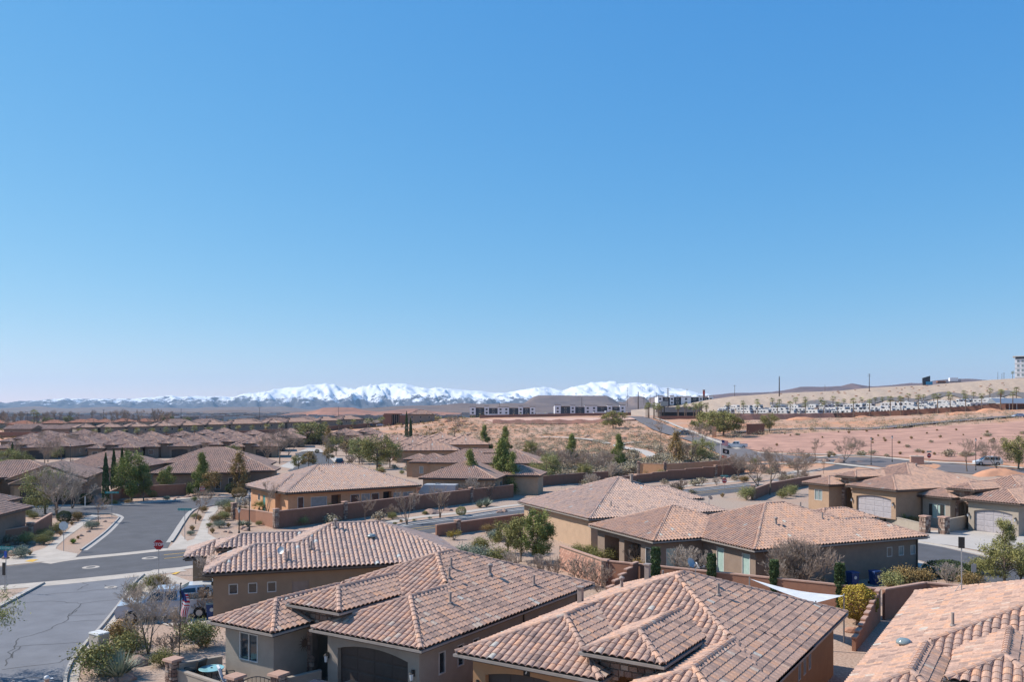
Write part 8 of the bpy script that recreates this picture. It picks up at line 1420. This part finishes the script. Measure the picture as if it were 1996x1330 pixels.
for (px, t, b, Y, ar, r, lab) in [(1519, 734, 768, 640, 0, .45, 'thick dark pole on the bank left of centre'), (1694.5, 729, 757, 650, 2, .3, 'dark pole with crossarms on the bank crest'), (1302, 757, 792, 560, 3, .4, 'tall dark pole beside the billboard'), (1244, 764, 792, 560, 0, .35, 'dark pole left of the park entrance'), (1432, 751, 775, 700, 1, .2, 'thin pole at the left end of the bank'), (202, 799, 820, 800, 1, .22, 'utility pole over the far left trees'), (353, 797, 818, 800, 0, .25, 'utility pole behind the townhouse row'), (53, 803, 818, 800, 2, .2, 'lattice-like pole at the far left'), (506, 795, 812, 800, 1, .2, 'pole beyond the middle of the townhouse row'), (660, 793, 810, 800, 0, .2, 'pole in front of the red cliffs'), (974, 785, 794, 900, 0, .25, 'pole behind the left apartment block'), (1134, 775, 790, 850, 0, .25, 'pole behind the right apartment block'), (1223, 756, 790, 900, 3, .18, 'lattice mast right of the apartments'), (1339, 759, 775, 800, 1, .2, 'pole over the third apartment block'), (1255, 769, 785, 800, 1, .15, 'thin pole behind the park palms'), (1268, 770, 786, 800, 1, .15, 'second thin pole behind the park palms'), (1279, 766, 784, 800, 1, .2, 'third thin pole behind the park palms'), (1608, 750, 762, 900, 0, .15, 'faint thin pole beyond the bank'), (1945, 725, 741, 800, 0, .18, 'thin mast on the skyline near the hotel'), (1953, 728, 741, 800, 0, .18, 'second thin mast near the hotel'), (1957, 727, 741, 800, 1, .22, 'darker mast near the hotel')]: pole(lab, px, t, b, Y, ar, None, r)
TW_ = thing('sign_tower', 'brown sign tower with a red panel behind the third apartment block', 'sign', W(1372, 778, 760)); q = MB(); q.box(-.9, .9, -.6, .6, -4, 8.2); q.build('tower', M['st_dkwall'], TW_); q = MB(); q.box(-.7, .7, -.65, -.62, 4, 6.6); q.build('panel', M['red'], TW_)
for (px, py, c, lab) in [(1834, 747, 'st_dkwall', 'dark goods wagon on the highway bank'), (1858, 744.5, 'st_white', 'white lorry on the highway bank')]: p = W(px, py, 672); T = thing('lorry', lab, 'lorry', (p[0], p[1], p[2] - .5)); q = MB(); q.box(-3.2, 3.2, -1.2, 1.2, .8, 3.6 if c == 'st_white' else 2.2); q.build('box', M[c], T); q = MB(); q.box(3.3, 5.6, -1.1, 1.1, .6, 2.4, (.2, .1)); q.build('cab', M['garage_grey'], T); q = MB(); q.box(-3.2, 5.6, -1.0, 1.0, .3, .8); q.build('chassis', M['black'], T)
for i in range(90):
    p = rnd.uniform(1490, 2000); v = rnd.uniform(.12, .95); q_ = bankpt(p, v); rock((q_[0], q_[1], q_[2] + .2), rnd.uniform(1.2, 2.6), 'reddish boulder lying on the tan highway bank', True, .6, 'boulders on the highway bank')
# distant town, scattered as a mass
rg = np.random.default_rng(31); V, Q, T_ = [], [], []
for i in range(900):
    y = rg.uniform(950, 2700); px = rg.uniform(420, 1300) if rg.random() < .7 else rg.uniform(-50, 420); x = (px - CXP) / FPX * y; z = hz(x, y); w, d_, h = rg.uniform(8, 22), rg.uniform(8, 14), rg.uniform(3, 6); k = len(V)
    V += [(x, y, z - 1), (x + w, y, z - 1), (x + w, y + d_, z - 1), (x, y + d_, z - 1), (x, y, z + h), (x + w, y, z + h), (x + w, y + d_, z + h), (x, y + d_, z + h)]; t = rg.random()
    for f in ((0, 1, 5, 4), (1, 2, 6, 5), (3, 0, 4, 7), (2, 3, 7, 6), (4, 5, 6, 7)): Q.append(tuple(k + j for j in f)); T_.append(t if f != (4, 5, 6, 7) else t * .6)
mat('town', (.4, .3, .25), .9, tint=[(0, (.30, .19, .15)), (.5, (.42, .31, .26)), (1, (.62, .58, .54))], scale=.01); tag(mobj('distant_town', fast_mesh('distant_town', V, Q, T_, [M['town']])), 'low distant town spread below the snow mountains', 'town', kind='stuff')
far = []
for i in range(1700): y = 700 + 1900 * rnd.random(); px = rnd.uniform(-60, 1420); x = (px - CXP) / FPX * y; far.append((y, (x, y, hz(x, y)), rnd.uniform(1.8, 4)))
scatter_stuff('distant_trees', far[::2], 'lf_mesq', 22, 1.1, 'dark trees scattered through the distant town', (.9, .9, .9)); scatter_stuff('distant_trees', far[1::2], 'lf_brown', 22, 1.1, 'brown bare trees scattered through the distant town', (.9, .9, .9))
# ---------------------------------------------------------------- air
def haze():
    mb = MB(); mb.box(-15000, 15000, -300, 12500, -60, 480); m = bpy.data.materials.new('haze'); m.use_nodes = True; t = m.node_tree; t.nodes.remove(t.nodes['Principled BSDF'])
    v = t.nodes.new('ShaderNodeVolumePrincipled'); v.inputs['Color'].default_value = (0.50, 0.73, 1.0, 1); v.inputs['Density'].default_value = 5.2e-5; v.inputs['Anisotropy'].default_value = 0.25
    t.links.new(v.outputs[0], t.nodes['Material Output'].inputs['Volume']); tag(mb.build('haze', m), kind='stuff')
haze()
